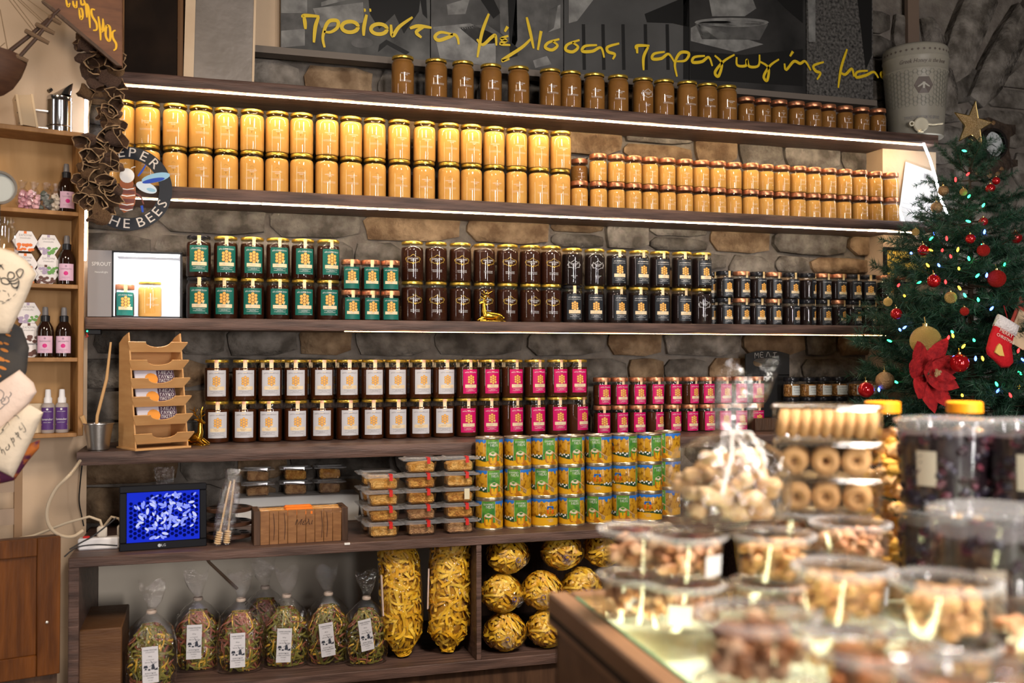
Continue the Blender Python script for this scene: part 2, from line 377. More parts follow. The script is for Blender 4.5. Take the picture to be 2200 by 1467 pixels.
def jar_meshes(tag_, r, H, lidr, lidh, honey, fill, lid):
    sh = H-lidh-.0075
    gp = [(r*.86,0),(r*.96,.002),(r,.008),(r,sh-.016),(r*.985,sh-.009),(r*.94,sh-.0035),(lidr*.93,sh),(lidr*.91,sh+.002),(lidr*.91,sh+.009)]
    g = MB().lathe(gp, 28, cap0=False, cap1=False).mesh('jar_glass', GLASS)
    q = r-.0014; f = sh-fill
    hp = [(q*.84,.0012),(q*.95,.003),(q,.009),(q,min(f,sh-.016))]
    for k_, z_ in ((.985,sh-.009),(.94,sh-.0035),(.86,sh-.001)):
        if z_ < f: hp.append((q*k_, z_))
    if fill < 0: hp.append((lidr*.89, sh+.004))
    h = MB().lathe(hp, 28).mesh('honey', honey)
    z0 = H-lidh
    lp = [(lidr*.985,z0),(lidr,z0+.001),(lidr,H-.0022),(lidr*.975,H-.0006),(lidr*.92,H),(lidr*.86,H-.0008)]
    l = {nm: MB().lathe(lp, 28).mesh('lid', mm) for nm, mm in lid.items()}
    return dict(r=r, H=H, lidr=lidr, sh=sh, glass=g, honey=h, lid=l, z0=z0)
def wrap(mb, r, vs, fs, m, lift, cz=0):
    mb.add([((r+lift)*math.sin(x/r), -(r+lift)*math.cos(x/r), cz+y) for x, y in vs], fs, m)
def grid2d(x0, x1, y0, y1, n=10):
    vs = []; 
    for i in range(n+1): x = x0+(x1-x0)*i/n; vs += [(x,y0),(x,y1)]
    return vs, [(2*i,2*i+2,2*i+3,2*i+1) for i in range(n)]
def txt(mb, r, body, x, y, size, m, lift=.0006, cz=0, wmax=None, align='CENTER'):
    vs, fs = text2d(body, size, align)
    if wmax:
        ww = max(v[0] for v in vs)-min(v[0] for v in vs); k = wmax/ww; vs = [(a*k, b) for a, b in vs]
    wrap(mb, r, [(x+a, y+b) for a, b in vs], fs, m, lift, cz)
def honeycomb(mb, r, cx, cy, k, lift, cz):
    for ix, n in ((-1,3),(0,4),(1,3)):
        for j in range(n):
            x = cx+ix*.0094*k; y = cy+(j-(n-1)/2)*.0100*k
            for rad, m, dl in ((.0056,3,0),(.0043,2,.00015)):
                ns = 6 if m == 3 else 10; vs = [(x+rad*k*math.cos(a*2*PI/ns), y+rad*k*math.sin(a*2*PI/ns)) for a in range(ns)]
                wrap(mb, r, vs, [tuple(range(ns))], m, lift+dl, cz)
    bx, by = cx+.0125*k, cy-.0125*k
    for dx, dy, a, l_ in ((0,0,-.5,.0085),(.002,.003,.9,.007),(-.001,-.003,-1.4,.006)):
        t = (math.cos(a), math.sin(a)); b = (-t[1], t[0]); L_ = l_*k; w_ = .0017*k
        vs = [(bx+dx*k-t[0]*L_/2, by+dy*k-t[1]*L_/2), (bx+dx*k+b[0]*w_, by+dy*k+b[1]*w_), (bx+dx*k+t[0]*L_/2, by+dy*k+t[1]*L_/2), (bx+dx*k-b[0]*w_, by+dy*k-b[1]*w_)]
        wrap(mb, r, vs, [(0,1,2,3)], 5, lift+.0003, cz)
def paper_label(jar, paper, ink, head, w_, z0, z1, name, hcs=1.0, hi=.72, head_size=.0074, foot=True, inkh=None, sub=None):
    mb = MB(); r = jar['r']; h = z1-z0
    v, f = grid2d(-w_/2, w_/2, z0, z1, 12); wrap(mb, r, v, f, 0, .0005)
    txt(mb, r, head, 0, z0+h*.88, head_size, 1 if inkh is None else inkh, .0009, wmax=w_*.78)
    if sub: txt(mb, r, sub, 0, z0+h*.80, .004, 1, .0009, wmax=w_*.84)
    honeycomb(mb, r, 0, z0+h*hi-h*.12, hcs, .0008, 0)
    by = z0+h*.31
    v, f = grid2d(-w_*.37, w_*.40, by-h*.07, by+h*.065, 8); wrap(mb, r, v, f, 4, .0009)
    txt(mb, r, 'αγνό μέλι', -w_*.04, by+.0012, .0034, 6, .0012, wmax=w_*.3); txt(mb, r, 'Ελλάδα', -w_*.04, by-.0024, .0028, 6, .0012)
    if foot:
        for i, s in enumerate(('ΠΑΡΑΔΟΣΙΑΚΟ ΠΡΟΪΟΝ', 'ΜΕΛΙ ΑΓΝΟ', 'ΣΥΣΚΕΥΑΣΙΑ ΕΛΛΑΔΑ')):
            txt(mb, r, s, 0, z0+h*(.19-.04*i), .0032, 1, .0009, wmax=w_*(.62 if i != 1 else .3))
        txt(mb, r, '950γρ.', w_*.36, z0+h*.03, .003, 1, .0009)
    return mb.mesh('label', [paper, ink, CELL, CELLD, BAND, STRIPP, INKG], False)
def seal(jar, mat_a, mat_b, w_=.0105):
    mb = MB(); lr = jar['lidr']; H = jar['H']; z0 = jar['z0']; r = jar['r']; sh = jar['sh']
    prof = [(lr*.72,H+.0004),(lr+.0004,H-.001),(lr+.0006,z0),(lr+.0002,z0-.005),(r-.002,sh-.012),(r+.0008,sh-.024)]
    for i in range(len(prof)-1):
        vs = []
        for rr_, zz in (prof[i], prof[i+1]):
            for s in (-.5, -.17, .17, .5):
                x = s*w_; vs.append((x, -math.sqrt(max(rr_*rr_-x*x, 1e-8)), zz))
        mb.add(vs, [(0,1,5,4),(1,2,6,5),(2,3,7,6)], 0 if i < 2 else 1)
    return mb.mesh('seal_strip', [mat_a, mat_b], False)
def printed(jar, ink, gold, kind, name):
    mb = MB(); r = jar['r']; H = jar['sh']/.116
    def T(s, y, size, m, wm): txt(mb, r, s, 0, y*H, size*H, m, .0004, wmax=wm*H)
    def S(pts, wd, m=1, closed=False):
        v, f = stroke2d([(a*H, b*H) for a, b in pts], wd*H, closed); wrap(mb, r, v, f, m, .0004)
    if kind == 'frame':
        T('HONEY HONEY', .0745, .0072, 0, .036); T('HOME', .0685, .0066, 0, .016)
        S([(-.009,.081),(0,.088),(.009,.081)], .0013)
        for s in (-1, 1):
            S([(s*.010,.081),(s*.021,.0785),(s*.0265,.073),(s*.021,.066),(s*.023,.063)], .0012); S([(s*.023,.063),(s*.016,.064),(s*.010,.060),(s*.004,.063)], .0012)
            S([(s*.0265,.073),(s*.024,.076),(s*.022,.072)], .0012)
        v, f = stroke2d([(-.004*H,.061*H),(0,.058*H),(.004*H,.061*H)], .004*H); wrap(mb, r, v, f, 1, .0004)
        T('ΜΕΛΙ ΠΕΥΚΟ ΕΛΛΑΔΑΣ', .0375, .0052, 0, .032); T('THE HONEY FROM HOME', .0325, .0040, 0, .032)
    elif kind == 'plain':
        T('HONEY HONEY', .070, .0052, 0, .031); T('HOME', .065, .0048, 0, .013)
        S([(-.006,.079),(0,.084),(.006,.079)], .0008)
        v, f = stroke2d([(0,.061*H),(0,.055*H)], .003*H); wrap(mb, r, v, f, 1, .0004)
        T('ΑΓΝΟ ΜΕΛΙ ΚΡΕΜΑ ΠΑΡΑΔΟΣΙΑΚΟ', .047, .0030, 0, .042); T('THE HONEY FROM GREECE', .0435, .0026, 0, .040)
    else:
        T('HONEY HONEY', .076, .0062, 0, .026); T('HOME', .0705, .0060, 0, .014)
        for s in (-1, 1):
            S([(0,.090),(s*.006,.085),(s*.010,.083),(s*.012,.079)], .0012, 0); S([(s*.012,.079),(s*.019,.079),(s*.0245,.073),(s*.019,.068),(s*.020,.064),(s*.012,.064),(s*.006,.061),(0,.058)], .0013, 0)
            S([(s*.015,.081),(s*.018,.084),(s*.020,.081)], .001, 0); S([(s*.0245,.073),(s*.021,.0755),(s*.0195,.073),(s*.021,.0705),(s*.0245,.073)], .001, 0)
        T('GREEK HONEY', .034, .0046, 0, .023); T('ΜΕΛΙ', .029, .004, 0, .009)
    return mb.mesh('print', [ink, gold], False)
LIDS = {'gold': GOLDLID, 'copper': COPPER, 'black': BLKLID}
R_, H_ = .038, .133
J = {}
J['cream'] = jar_meshes('cream', R_, H_, .0355, .0095, CREAM, 0, LIDS); J['brown'] = jar_meshes('brown', R_, .131, .0355, .0095, BROWNH, -.001, LIDS)
J['amber'] = jar_meshes('amber', R_, .1325, .0355, .0095, AMBER, .001, LIDS); J['green'] = jar_meshes('green', R_*.985, .130, .0355, .0095, AMBER, .001, LIDS)
J['white'] = jar_meshes('white', R_, .130, .0355, .0095, THYME, .004, LIDS); J['dark'] = jar_meshes('dark', R_*.98, .130, .035, .0095, DARKH, .001, LIDS)
r2, h2 = .0318, .0985
J['scream'] = jar_meshes('scream', r2, h2, .0312, .0155, CREAM, .002, LIDS); J['sbrown'] = jar_meshes('sbrown', r2, .094, .031, .0155, BROWNH, .002, LIDS)
J['sgreen'] = jar_meshes('sgreen', r2, h2, .0312, .0155, AMBER, .003, LIDS); J['spink'] = jar_meshes('spink', r2, h2, .0312, .0155, THYME, .003, LIDS)
J['sdark'] = jar_meshes('sdark', r2, h2, .0312, .0155, DARKH, .003, LIDS)
INKD = mat('ink_brown', (.35,.17,.03), .6)
DEC = {}
DEC['cream'] = [('print', printed(J['cream'], INKW, INKD, 'plain', 'c'))]; DEC['brown'] = [('print', printed(J['brown'], INKW, INKD, 'plain', 'b'))]
DEC['brown_frame'] = [('print', printed(J['brown'], INKW, INKW, 'logo', 'b'))]
DEC['scream'] = [('print', printed(J['scream'], INKW, INKD, 'plain', 'c'))]; DEC['sbrown'] = [('print', printed(J['sbrown'], INKW, INKW, 'plain', 'c'))]
DEC['amber'] = [('print', printed(J['amber'], INKW, INKGOLD, 'frame', 'a'))]; DEC['logo'] = [('print', printed(J['dark'], INKW, INKW, 'logo', 'l'))]
DEC['green'] = [('label', paper_label(J['green'], PAPGREEN, INKW, 'μέλι ελάτου δασών', .060, .016, .0985, 'g')), ('seal_strip', seal(J['green'], STRIP, STRIPP))]
DEC['white'] = [('label', paper_label(J['white'], PAPWHITE, INKG, 'μέλι ανθέων', .061, .016, .097, 'w', .82, .70, .0062)), ('seal_strip', seal(J['white'], STRIPC, STRIPP, .0125))]
DEC['pink'] = [('label', paper_label(J['white'], PAPPINK, INKW, 'μέλι θυμάρι', .054, .016, .097, 'p', .80, .70, .0062)), ('seal_strip', seal(J['white'], STRIPC, STRIPP))]
DEC['dark'] = [('label', paper_label(J['dark'], PAPBLACK, INKW, 'μέλι πεύκου δασών', .056, .012, .100, 'd', .82, .66, .0055, sub='αγνό μέλι καστανιάς')), ('seal_strip', seal(J['dark'], STRIP, STRIPP))]
DEC['sgreen'] = [('label', paper_label(J['sgreen'], PAPGREEN, INKW, 'μέλι ελάτου δασών', .054, .004, .074, 'sg', .92, .70, .0064, foot=False)), ('seal_strip', seal(J['sgreen'], STRIP, STRIPP))]
DEC['spink'] = [('label', paper_label(J['spink'], PAPPINK, INKW, 'μέλι θυμάρι', .049, .004, .073, 'sp', .78, .70, .0056)), ('seal_strip', seal(J['spink'], STRIPC, STRIPP, .0095))]
DEC['sdark'] = [('label', paper_label(J['sdark'], PAPBLACK, INKW, 'μέλι πεύκου', .048, .004, .074, 'sd', .76, .66, .0052)), ('seal_strip', seal(J['sdark'], STRIP, STRIPP, .0095))]
NOUN = {'cream': 'honey_jar', 'brown': 'honey_jar'}
jr = random.Random(21)
def jar(kind, dec, lid, loc, label, group, rz=None, name='honey_jar'):
    t = thing(name, label, 'jar', loc, (jr.uniform(-.16,.16) if rz is None else rz), group); j = J[kind]
    inst('jar_glass', j['glass'], t); inst('honey', j['honey'], t); inst('lid', j['lid'][lid], t)
    for nm, me in DEC[dec]: inst(nm, me, t)
    return t
def jar_row(pxs, py, Y, z, kind, dec, lids, desc, group, rzs=None, ys=None):
    n = len(pxs)
    for i, p in enumerate(pxs):
        P = at(p, py, Y); lid = lids if isinstance(lids, str) else lids[i]
        d = dec if isinstance(dec, str) else dec[i]
        if ys: P = at(p, py, Y+ys[i])
        jar(kind, d, lid, (P.x, Y+(ys[i] if ys else 0)+jr.uniform(-.004,.004), z), desc % nth(i, n), group, rzs[i] if rzs else None)
YJ = .088
# top shelf
jar_row([865,937,994,1055,1114,1181,1226,1277,1327,1382,1427,1475,1519,1562], 160, .05, zS1t, 'brown', ['brown']*9+['brown_frame']+['brown']*4, 'gold', '%s of the tall brown jars with gold lids on the top shelf', 'tall brown jars on the top shelf')
jar_row([1602,1637,1673,1710,1746,1779,1815,1851,1886], 240, .05, zS1t, 'sbrown', 'sbrown', 'copper', '%s of the small brown jars with copper lids on the top shelf', 'small brown jars on the top shelf')
# creamy jars
cx1 = [262,317,376,431,486,541,595,648,702,754,805,858,911,964,1012,1061,1109,1157,1203]
jar_row(cx1, 360, YJ, zS2t, 'cream', 'cream', 'gold', '%s tall creamy honey jar with gold lid in the lower tier', 'tall creamy honey jars, lower tier')
jar_row([x+jr.uniform(-1,1) for x in cx1], 265, YJ, zS2t+.1332, 'cream', 'cream', 'gold', '%s tall creamy honey jar with gold lid in the upper tier', 'tall creamy honey jars, upper tier')
sx1 = [1245,1285,1323,1360,1397,1433,1470,1506,1541,1576,1611,1645,1679,1713,1746,1779,1812,1846,1879,1913]
jar_row(sx1, 420, YJ, zS2t, 'scream', 'scream', 'copper', '%s small creamy honey jar with copper lid in the lower tier', 'small creamy honey jars, lower tier')
jar_row(sx1[1:], 350, YJ, zS2t+.0987, 'scream', 'scream', 'copper', '%s small creamy honey jar with copper lid in the upper tier', 'small creamy honey jars, upper tier')
jar('sbrown', 'sbrown', 'copper', (at(1243, 370, YJ+.06).x, YJ+.055, zS2t), 'small jar with copper lid set back in the gap beside the tall creamy jars', 'small creamy honey jars, upper tier').location.z = zS2t+.0987-.006
# supporting jar behind
jar('scream', 'scream', 'copper', (at(1243, 400, YJ+.06).x, YJ+.066, zS2t-.006+.006), 'small copper lidded jar under the set back jar beside the tall creamy jars', 'small creamy honey jars, lower tier')
# green
gx = [427,485,542,597,651,705]
jar_row(gx, 640, YJ, zS3t, 'green', 'green', ['black']+['gold']*5, '%s tall green labelled honey jar in the lower tier', 'tall green labelled jars')
jar_row(gx, 555, YJ, zS3t+.1302, 'green', 'green', ['black']+['gold']*5, '%s tall green labelled honey jar in the upper tier', 'tall green labelled jars', [.03,.05,.1,.1,.12,.22])
g2 = [754,796,838]
jar_row(g2, 660, YJ-.02, zS3t, 'sgreen', 'sgreen', 'copper', '%s small green labelled jar with copper lid in the lower tier', 'small green labelled jars')
jar_row(g2, 590, YJ-.02, zS3t+.0987, 'sgreen', 'sgreen', 'copper', '%s small green labelled jar with copper lid in the upper tier', 'small green labelled jars')
ax = [886,937,989,1040,1090,1139,1183]
jar_row(ax, 650, YJ, zS3t, 'amber', 'amber', 'gold', '%s dark amber jar with gold printed frame in the lower tier', 'amber jars printed in gold')
jar_row(ax, 560, YJ, zS3t+.1327, 'amber', 'amber', 'gold', '%s dark amber jar with gold printed frame in the upper tier', 'amber jars printed in gold')
bx_ = [1229,1277,1325,1372,1418,1464,1507]
jar_row(bx_, 650, YJ, zS3t, 'dark', ['dark']*6+['logo'], ['black']+['gold']*6, '%s tall black labelled honey jar in the lower tier', 'tall black labelled jars')
jar_row(bx_, 565, YJ, zS3t+.1302, 'dark', ['logo','logo']+['dark']*5, 'gold', '%s tall black honey jar with gold lid in the upper tier', 'tall black labelled jars')
sb = [1530,1557,1593,1628,1662,1698,1734,1767,1800,1833,1866,1900,1935]
lu = ['black','black','copper','black','copper','black','black','copper','copper','black','black','copper','copper']; ll = ['black','black','copper','black','copper','black','black','black','copper','black','black','copper','black']
jar_row(sb, 665, YJ, zS3t, 'sdark', 'sdark', ll, '%s small black labelled honey jar in the lower tier', 'small black labelled jars', [.0,.1,.2,.1,.15,.5,.75,.1,.4,.3,.5,.2,0], [.062]+[0]*12)
jar_row(sb, 605, YJ, zS3t+.0987, 'sdark', 'sdark', lu, '%s small black labelled honey jar in the upper tier', 'small black labelled jars', [.0,.1,.2,.25,.2,.1,.75,.2,.1,.1,-.3,.4,0], [.062]+[0]*12)
# shelf four
Y4J = .10
wx = [466,525,580,636,692,747,800,851,903,953]
jar_row(wx, 900, Y4J, zS4t, 'white', 'white', 'gold', '%s white labelled honey jar in the lower tier', 'white labelled jars')
jar_row(wx, 815, Y4J, zS4t+.1302, 'white', 'white', 'gold', '%s white labelled honey jar in the upper tier', 'white labelled jars')
px_ = [1003,1051,1100,1149,1197,1240]
jar_row(px_, 900, Y4J, zS4t, 'white', 'pink', 'gold', '%s tall magenta labelled jar in the lower tier', 'tall magenta labelled jars', [-.05,0,.25,.1,.0,.4])
jar_row(px_, 815, Y4J, zS4t+.1302, 'white', 'pink', 'gold', '%s tall magenta labelled jar in the upper tier', 'tall magenta labelled jars', [.15,.1,.2,.25,.1,-.05])
spx = [1293,1331,1369,1407,1445,1482,1517,1552,1587,1622]
jar_row(spx, 905, Y4J, zS4t, 'spink', 'spink', 'copper', '%s small magenta labelled jar with copper lid in the lower tier', 'small magenta labelled jars', [-.1,.2,0,.5,.2,.1,.15,-.05,-.05,0])
jar_row(spx, 845, Y4J, zS4t+.0987, 'spink', 'spink', 'copper', '%s small magenta labelled jar with copper lid in the upper tier', 'small magenta labelled jars', [.1,.1,.05,.05,.1,.35,.05,.05,.0,0])
bk = [560,612,668,722,776,827,878,928,978,1028,1076]
a_, b_ = at(535,900,Y4J+.079).x, at(1100,900,Y4J+.079).x; o = MB().rbox((0,-.030,0),(b_-a_,.030,.130), .002).build('riser_block', WOOD_DK); o.location = (a_, Y4J+.081, zS4t); tag(o, 'dark wooden riser behind the white labelled jars', 'riser')
jar_row(bk, 815, Y4J+.079, zS4t+.1302, 'white', 'white', 'gold', '%s back row jar whose gold lid peeks over the white labelled jars', 'back row jars on the fourth shelf')
# ------------------------------------------------------------------ helpers for things traced on a plane
def plate(name, pxs, Y, th, m, parent=None, dz=0, edge=None):
    """solid slab: outline traced on the plane Y, thickness th going back"""
    P = [at(x, y, Y) for x, y in pxs]
    mb = MB().prism([(p.x, p.z) for p in P], Y, Y+th); return mb.build(name, m, parent, ang=30)
def px_strokes(mb, strokes, wd, Y, m=0, f=lambda p: p):
    for n_, st in enumerate(strokes):
        closed = st[0] == 'o'; pts = st[1:] if closed else st; Y = Y-.00012*bool(n_)
        P = [at(*f(p), Y) for p in pts]; v, fs = stroke2d([(p.x, p.z) for p in P], wd, closed)
        mb.add([(x, Y, z) for x, z in v], [q[::-1] for q in fs], m)
# ------------------------------------------------------------------ photo frieze with painted lettering
YB = .158
zB = at(840, 127, YB).z; ban = thing('photo_banner', 'row of black and white beekeeping photographs with yellow Greek lettering', 'banner', (at(1250,120,YB).x, YB, zB))
def rel(o, par): o.parent = par; o.matrix_parent_inverse = Matrix.Translation(par.location).inverted(); return o
K_ = .5
PH = [mat('photo_%d' % i, tuple(q*K_ for q in a), .5, c2=tuple(q*K_ for q in b), nscale=n_, lo=.3, hi=.7, spec=.2) for i, (a, b, n_) in enumerate([((.05,.048,.045),(.24,.235,.22),9),((.05,.048,.045),(.22,.21,.20),7),((.07,.068,.064),(.16,.155,.15),3),((.02,.019,.018),(.075,.07,.066),6),((.008,.008,.008),(.26,.24,.22),95)])]
G1, G2, G3 = mat('photo_light', (.24,.235,.22), .5, c2=(.12,.115,.11), nscale=20, spec=.2), mat('photo_mid', (.06,.058,.055), .5, c2=(.10,.095,.09), nscale=25, spec=.2), mat('photo_dark', (.010,.0095,.009), .5, spec=.15)
xb = [602, 925, 1211, 1480, 1732, 1876]
for i in range(5):
    a, b = at(xb[i]+1, 60, YB).x, at(xb[i+1]-1, 60, YB).x
    o = MB().box((a, YB, zB), (b, YB+.012, 2.98)).build('photo_panel', PH[i], smooth=False); rel(o, ban)
def pr(i, m, polys):
    for pl in polys: rel(MB().add([tuple(at(x, y, YB-.0012)) for x, y in pl], [tuple(range(len(pl)))[::-1]]).build('photo_print', m, smooth=False), ban)
def ell(cx, cy, rx, ry, n=20): return [(cx+rx*math.cos(2*PI*k/n), cy+ry*math.sin(2*PI*k/n)) for k in range(n)]
pr(0, G1, [[(604,0),(660,0),(660,28),(604,28)],[(604,66),(655,62),(655,98),(604,102)],[(672,18),(780,5),(782,48),(690,60)],[(690,5),(740,-12),(745,0),(690,14)]])
pr(0, G3, [[(790,-20),(905,-20),(900,25),(868,72),(848,30),(815,62),(795,30)],[(815,96),(830,85),(880,112),(872,118),(832,96),(812,112)],[(900,-20),(915,-20),(918,40),(908,30)]])
pr(0, G2, [[(604,28),(660,28),(655,62),(604,66)], ell(778,92,24,11)])
pr(1, G1, [[(930,58),(1010,50),(1065,75),(1065,145),(945,125)],[(960,10),(1010,-5),(1000,30),(962,32)],[(1180,20),(1204,10),(1204,60),(1175,70)],[(1145,130),(1175,120),(1185,138),(1150,146)]])
pr(1, G2, [[(1072,-20),(1204,-20),(1190,60),(1120,110),(1075,70)],[(985,58),(1045,52),(1100,90),(1030,96)]])
pr(1, G3, [[(1090,-20),(1110,-20),(1112,120),(1096,125)],[(1020,-20),(1052,-20),(1075,28),(1060,40)]])
pr(2, G1, [[(1222,-20),(1290,-20),(1240,45),(1222,50)]])
pr(2, G3, [[(1385,30),(1480,-10),(1480,58),(1445,50),(1390,48)]]+[[(x,52),(x+7,52),(x+9,150),(x+2,150)] for x in (1250,1292,1335,1383,1430)]+[[(1468,-20),(1480,-20),(1480,170),(1468,170)]])
pr(3, G1, [ell(1572,48,80,10),[(1484,60),(1500,52),(1640,95),(1580,112),(1484,88)],[(1520,-20),(1610,-20),(1625,18),(1600,35),(1530,35)]])
pr(3, G2, [[(1494,52),(1650,52),(1632,86),(1508,84)]]); pr(3, G3, [ell(1572,50,72,6),[(1484,110),(1600,118),(1725,105),(1725,185),(1484,170)],[(1650,-20),(1725,-20),(1725,50),(1690,20)]])
pr(4, G1, [[(1735,-20),(1752,-20),(1752,90),(1738,90)]]); pr(4, G3, [[(1840,-20),(1873,-20),(1873,120),(1860,150)]])
YEL = mat('yellow_paint', (.62,.42,.012), .45)
c2 = lambda p: (550+p[0]/3.1214, p[1]/3.1214); c3 = lambda p: (1200+p[0]/2.2, p[1]/2.2)
def oval(cx, cy, rx, ry, n=10): return ['o']+[(cx+rx*math.cos(2*PI*k/n), cy+ry*math.sin(2*PI*k/n)) for k in range(n)]
W1 = [[(315,118),(325,104),(425,110)],[(322,112),(328,150),(332,195)],[(420,112),(398,180),(388,285)],
      [(460,318),(448,250),(470,170),(500,138),(548,142),(545,185),(500,215),(455,212)], oval(630,180,55,36),
      [(742,98),(724,180),(722,240)],[(724,68),(737,68)],[(760,68),(773,68)], oval(825,195,54,34),
      [(905,165),(915,242),(960,180),(1050,115)],[(1032,190),(1090,174),(1178,186)],[(1125,180),(1075,215),(1110,252)],
      [(1320,232),(1240,216),(1200,245),(1225,270),(1290,250),(1330,232),(1352,255),(1360,298)]]
W2 = [[(1562,92),(1515,220),(1485,385)],[(1482,262),(1520,300),(1580,250),(1606,238),(1612,305)],[(1692,240),(1642,260),(1680,270),(1637,294),(1705,302)],[(1688,178),(1668,212)],
      [(1815,115),(1840,220),(1862,325)],[(1842,262),(1780,320),(1650,405),(1700,395)],[(1912,208),(1890,335)],
      [(2035,262),(1962,285),(1940,318),(1985,335),(2022,305),(1990,278)],[(2170,268),(2090,298),(2078,335),(2125,347),(2160,315),(2122,285)]]
W3 = [[(182,213),(125,218),(113,242),(160,242),(200,225),(216,272)],[(287,205),(232,222),(235,245),(266,256),(256,280)],
      [(366,232),(372,216),(430,216)],[(370,220),(372,252)],[(424,222),(402,270),(402,332)],[(502,245),(452,254),(444,278),(486,276),(520,255),(547,292)],
      [(560,362),(550,300),(575,250),(616,252),(600,285),(558,290)],[(692,264),(642,270),(634,294),(678,291),(710,270),(727,312)],
      [(738,262),(772,300),(756,360),(740,340),(780,290),(832,258)],[(842,270),(845,308),(885,310),(890,282),(902,314),(945,310),(950,258)],
      [(950,290),(992,320),(986,380),(970,360),(1000,310),(1042,280)],[(1068,300),(1076,330),(1112,290),(1142,300),(1166,290),(1192,332)],[(1108,243),(1094,266)],
      [(1254,293),(1206,310),(1215,335),(1238,346),(1222,376)],[(1364,232),(1336,320),(1322,415)],[(1330,340),(1355,352),(1386,325),(1396,362)],
      [(1462,334),(1412,340),(1408,365),(1452,356),(1490,340),(1512,368)],[(1550,335),(1525,345),(1530,365),(1545,372)]]
for WW, ww, cc in ((W1,.0125,c2),(W2,.0115,c2),(W3,.0115,c3)):
    for q_, st in enumerate(WW):
        mb = MB(); px_strokes(mb, [st], ww, YB-.004-.0002*(q_ % 4), 0, cc); rel(mb.build('letter_stroke', YEL, smooth=False), ban)
rel(MB().box((at(541,100,YB).x, YB-.03, zB-.024), (at(1874,220,YB).x, YB+.03, zB-.002)).build('ledge', mat('ledge_grey', (.13,.105,.085), .6), smooth=False), ban)
# ------------------------------------------------------------------ boards standing at the left end of the top shelf
t = thing('sheet_board', 'grey metal covered board with a pale wooden edge leaning on the top shelf', 'board', (at(468,165,.07).x, .07, zS1t)); x0, x1, xs = at(416,100,.07).x-t.location.x, at(541,100,.07).x-t.location.x, at(394,160,.07).x-t.location.x
X = Matrix.Rotation(math.radians(1.2), 4, 'Y')
MB().box((x0, 0, 0), (x1, .02, .62), X=X).build('sheet', mat('grey_sheet', (.15,.13,.112), .38, .35, c2=(.21,.185,.165), nscale=6, bump=.1), t, smooth=False)
MB().box((xs, -.006, 0), (x0, .03, .62), X=X).build('edge_strip', mat('pale_wood', (.55,.40,.26), .6, c2=(.62,.47,.32), nscale=9), t, smooth=False)
MB().box((x1, -.003, 0), (x1+.007, .022, .62), X=X).build('edge_strip', MATS['pale_wood'], t, smooth=False)
t = thing('blackened_board', 'nearly black wooden panel with brown frame at the left end of the top shelf', 'panel', (at(320,150,.06).x, .05, zS1t)); X0 = t.location.x
MB().box((at(262,100,.06).x-X0, 0, 0), (at(380,100,.06).x-X0, .03, .62)).build('board', mat('blackened_wood', (.010,.006,.004), .7, c2=(.018,.010,.006), nscale=8, spec=.08), t, smooth=False)
MB().box((at(381,100,.06).x-X0, .03, 0), (at(393,100,.06).x-X0, .05, .62)).build('frame_strip', mat('brown_strip', (.14,.058,.014), .5), t, smooth=False)
MB().box((at(255,100,.06).x-X0, -.012, 0), (at(268,100,.06).x-X0, .03, .62)).build('frame_strip', MATS['brown_strip'], t, smooth=False)
# ------------------------------------------------------------------ painted wooden sign, upper left
SY = -.22
t = thing('wooden_sign', 'brown wooden board with yellow hand painted Greek letters, upper left corner', 'sign', at(200,60,SY)); L0 = t.location.copy()
o = plate('board', [(95,0),(40,-50),(262,-50),(262,142)], SY, .03, mat('sign_wood', (.17,.068,.030), .5, c2=(.11,.042,.02), nscale=5, stretch=(3,3,12))); rel(o, t)
o = plate('edge_board', [(95,0),(88,2),(250,140),(262,142)], SY-.006, .02, WOOD_DK); rel(o, t)
c0 = lambda p: (p[0]/6.38, p[1]/6.38)
S = [[(905,-10),(920,60),(938,88),(960,40)],[(1000,10),(1010,70),(1045,98),(1052,10)],[(1105,-10),(1118,60),(1160,50),(1150,0)],[(1085,110),(1092,200),(1112,262),(1135,210),(1120,120),(1090,130)],[(1172,40),(1185,150),(1192,240)],[(1190,50),(1215,130),(1235,382)],
     [(1302,135),(1256,130),(1262,215),(1322,320),(1325,405),(1275,415)],[(1348,225),(1372,400),(1380,552)],[(1370,400),(1398,435),(1412,330),(1410,255)],[(1412,300),(1432,432)],['o',(1465,345),(1505,375),(1512,520),(1490,560),(1452,500),(1450,410)],[(1585,415),(1545,440),(1548,520),(1592,600),(1588,665),(1555,692)]]
for q_, st in enumerate(S):
    mb = MB(); px_strokes(mb, [st], .0062, SY-.0015-.0002*(q_ % 4), 0, c0); o = mb.build('letter_stroke', mat('sign_yellow', (.80,.44,.01), .5), smooth=False); rel(o, t)
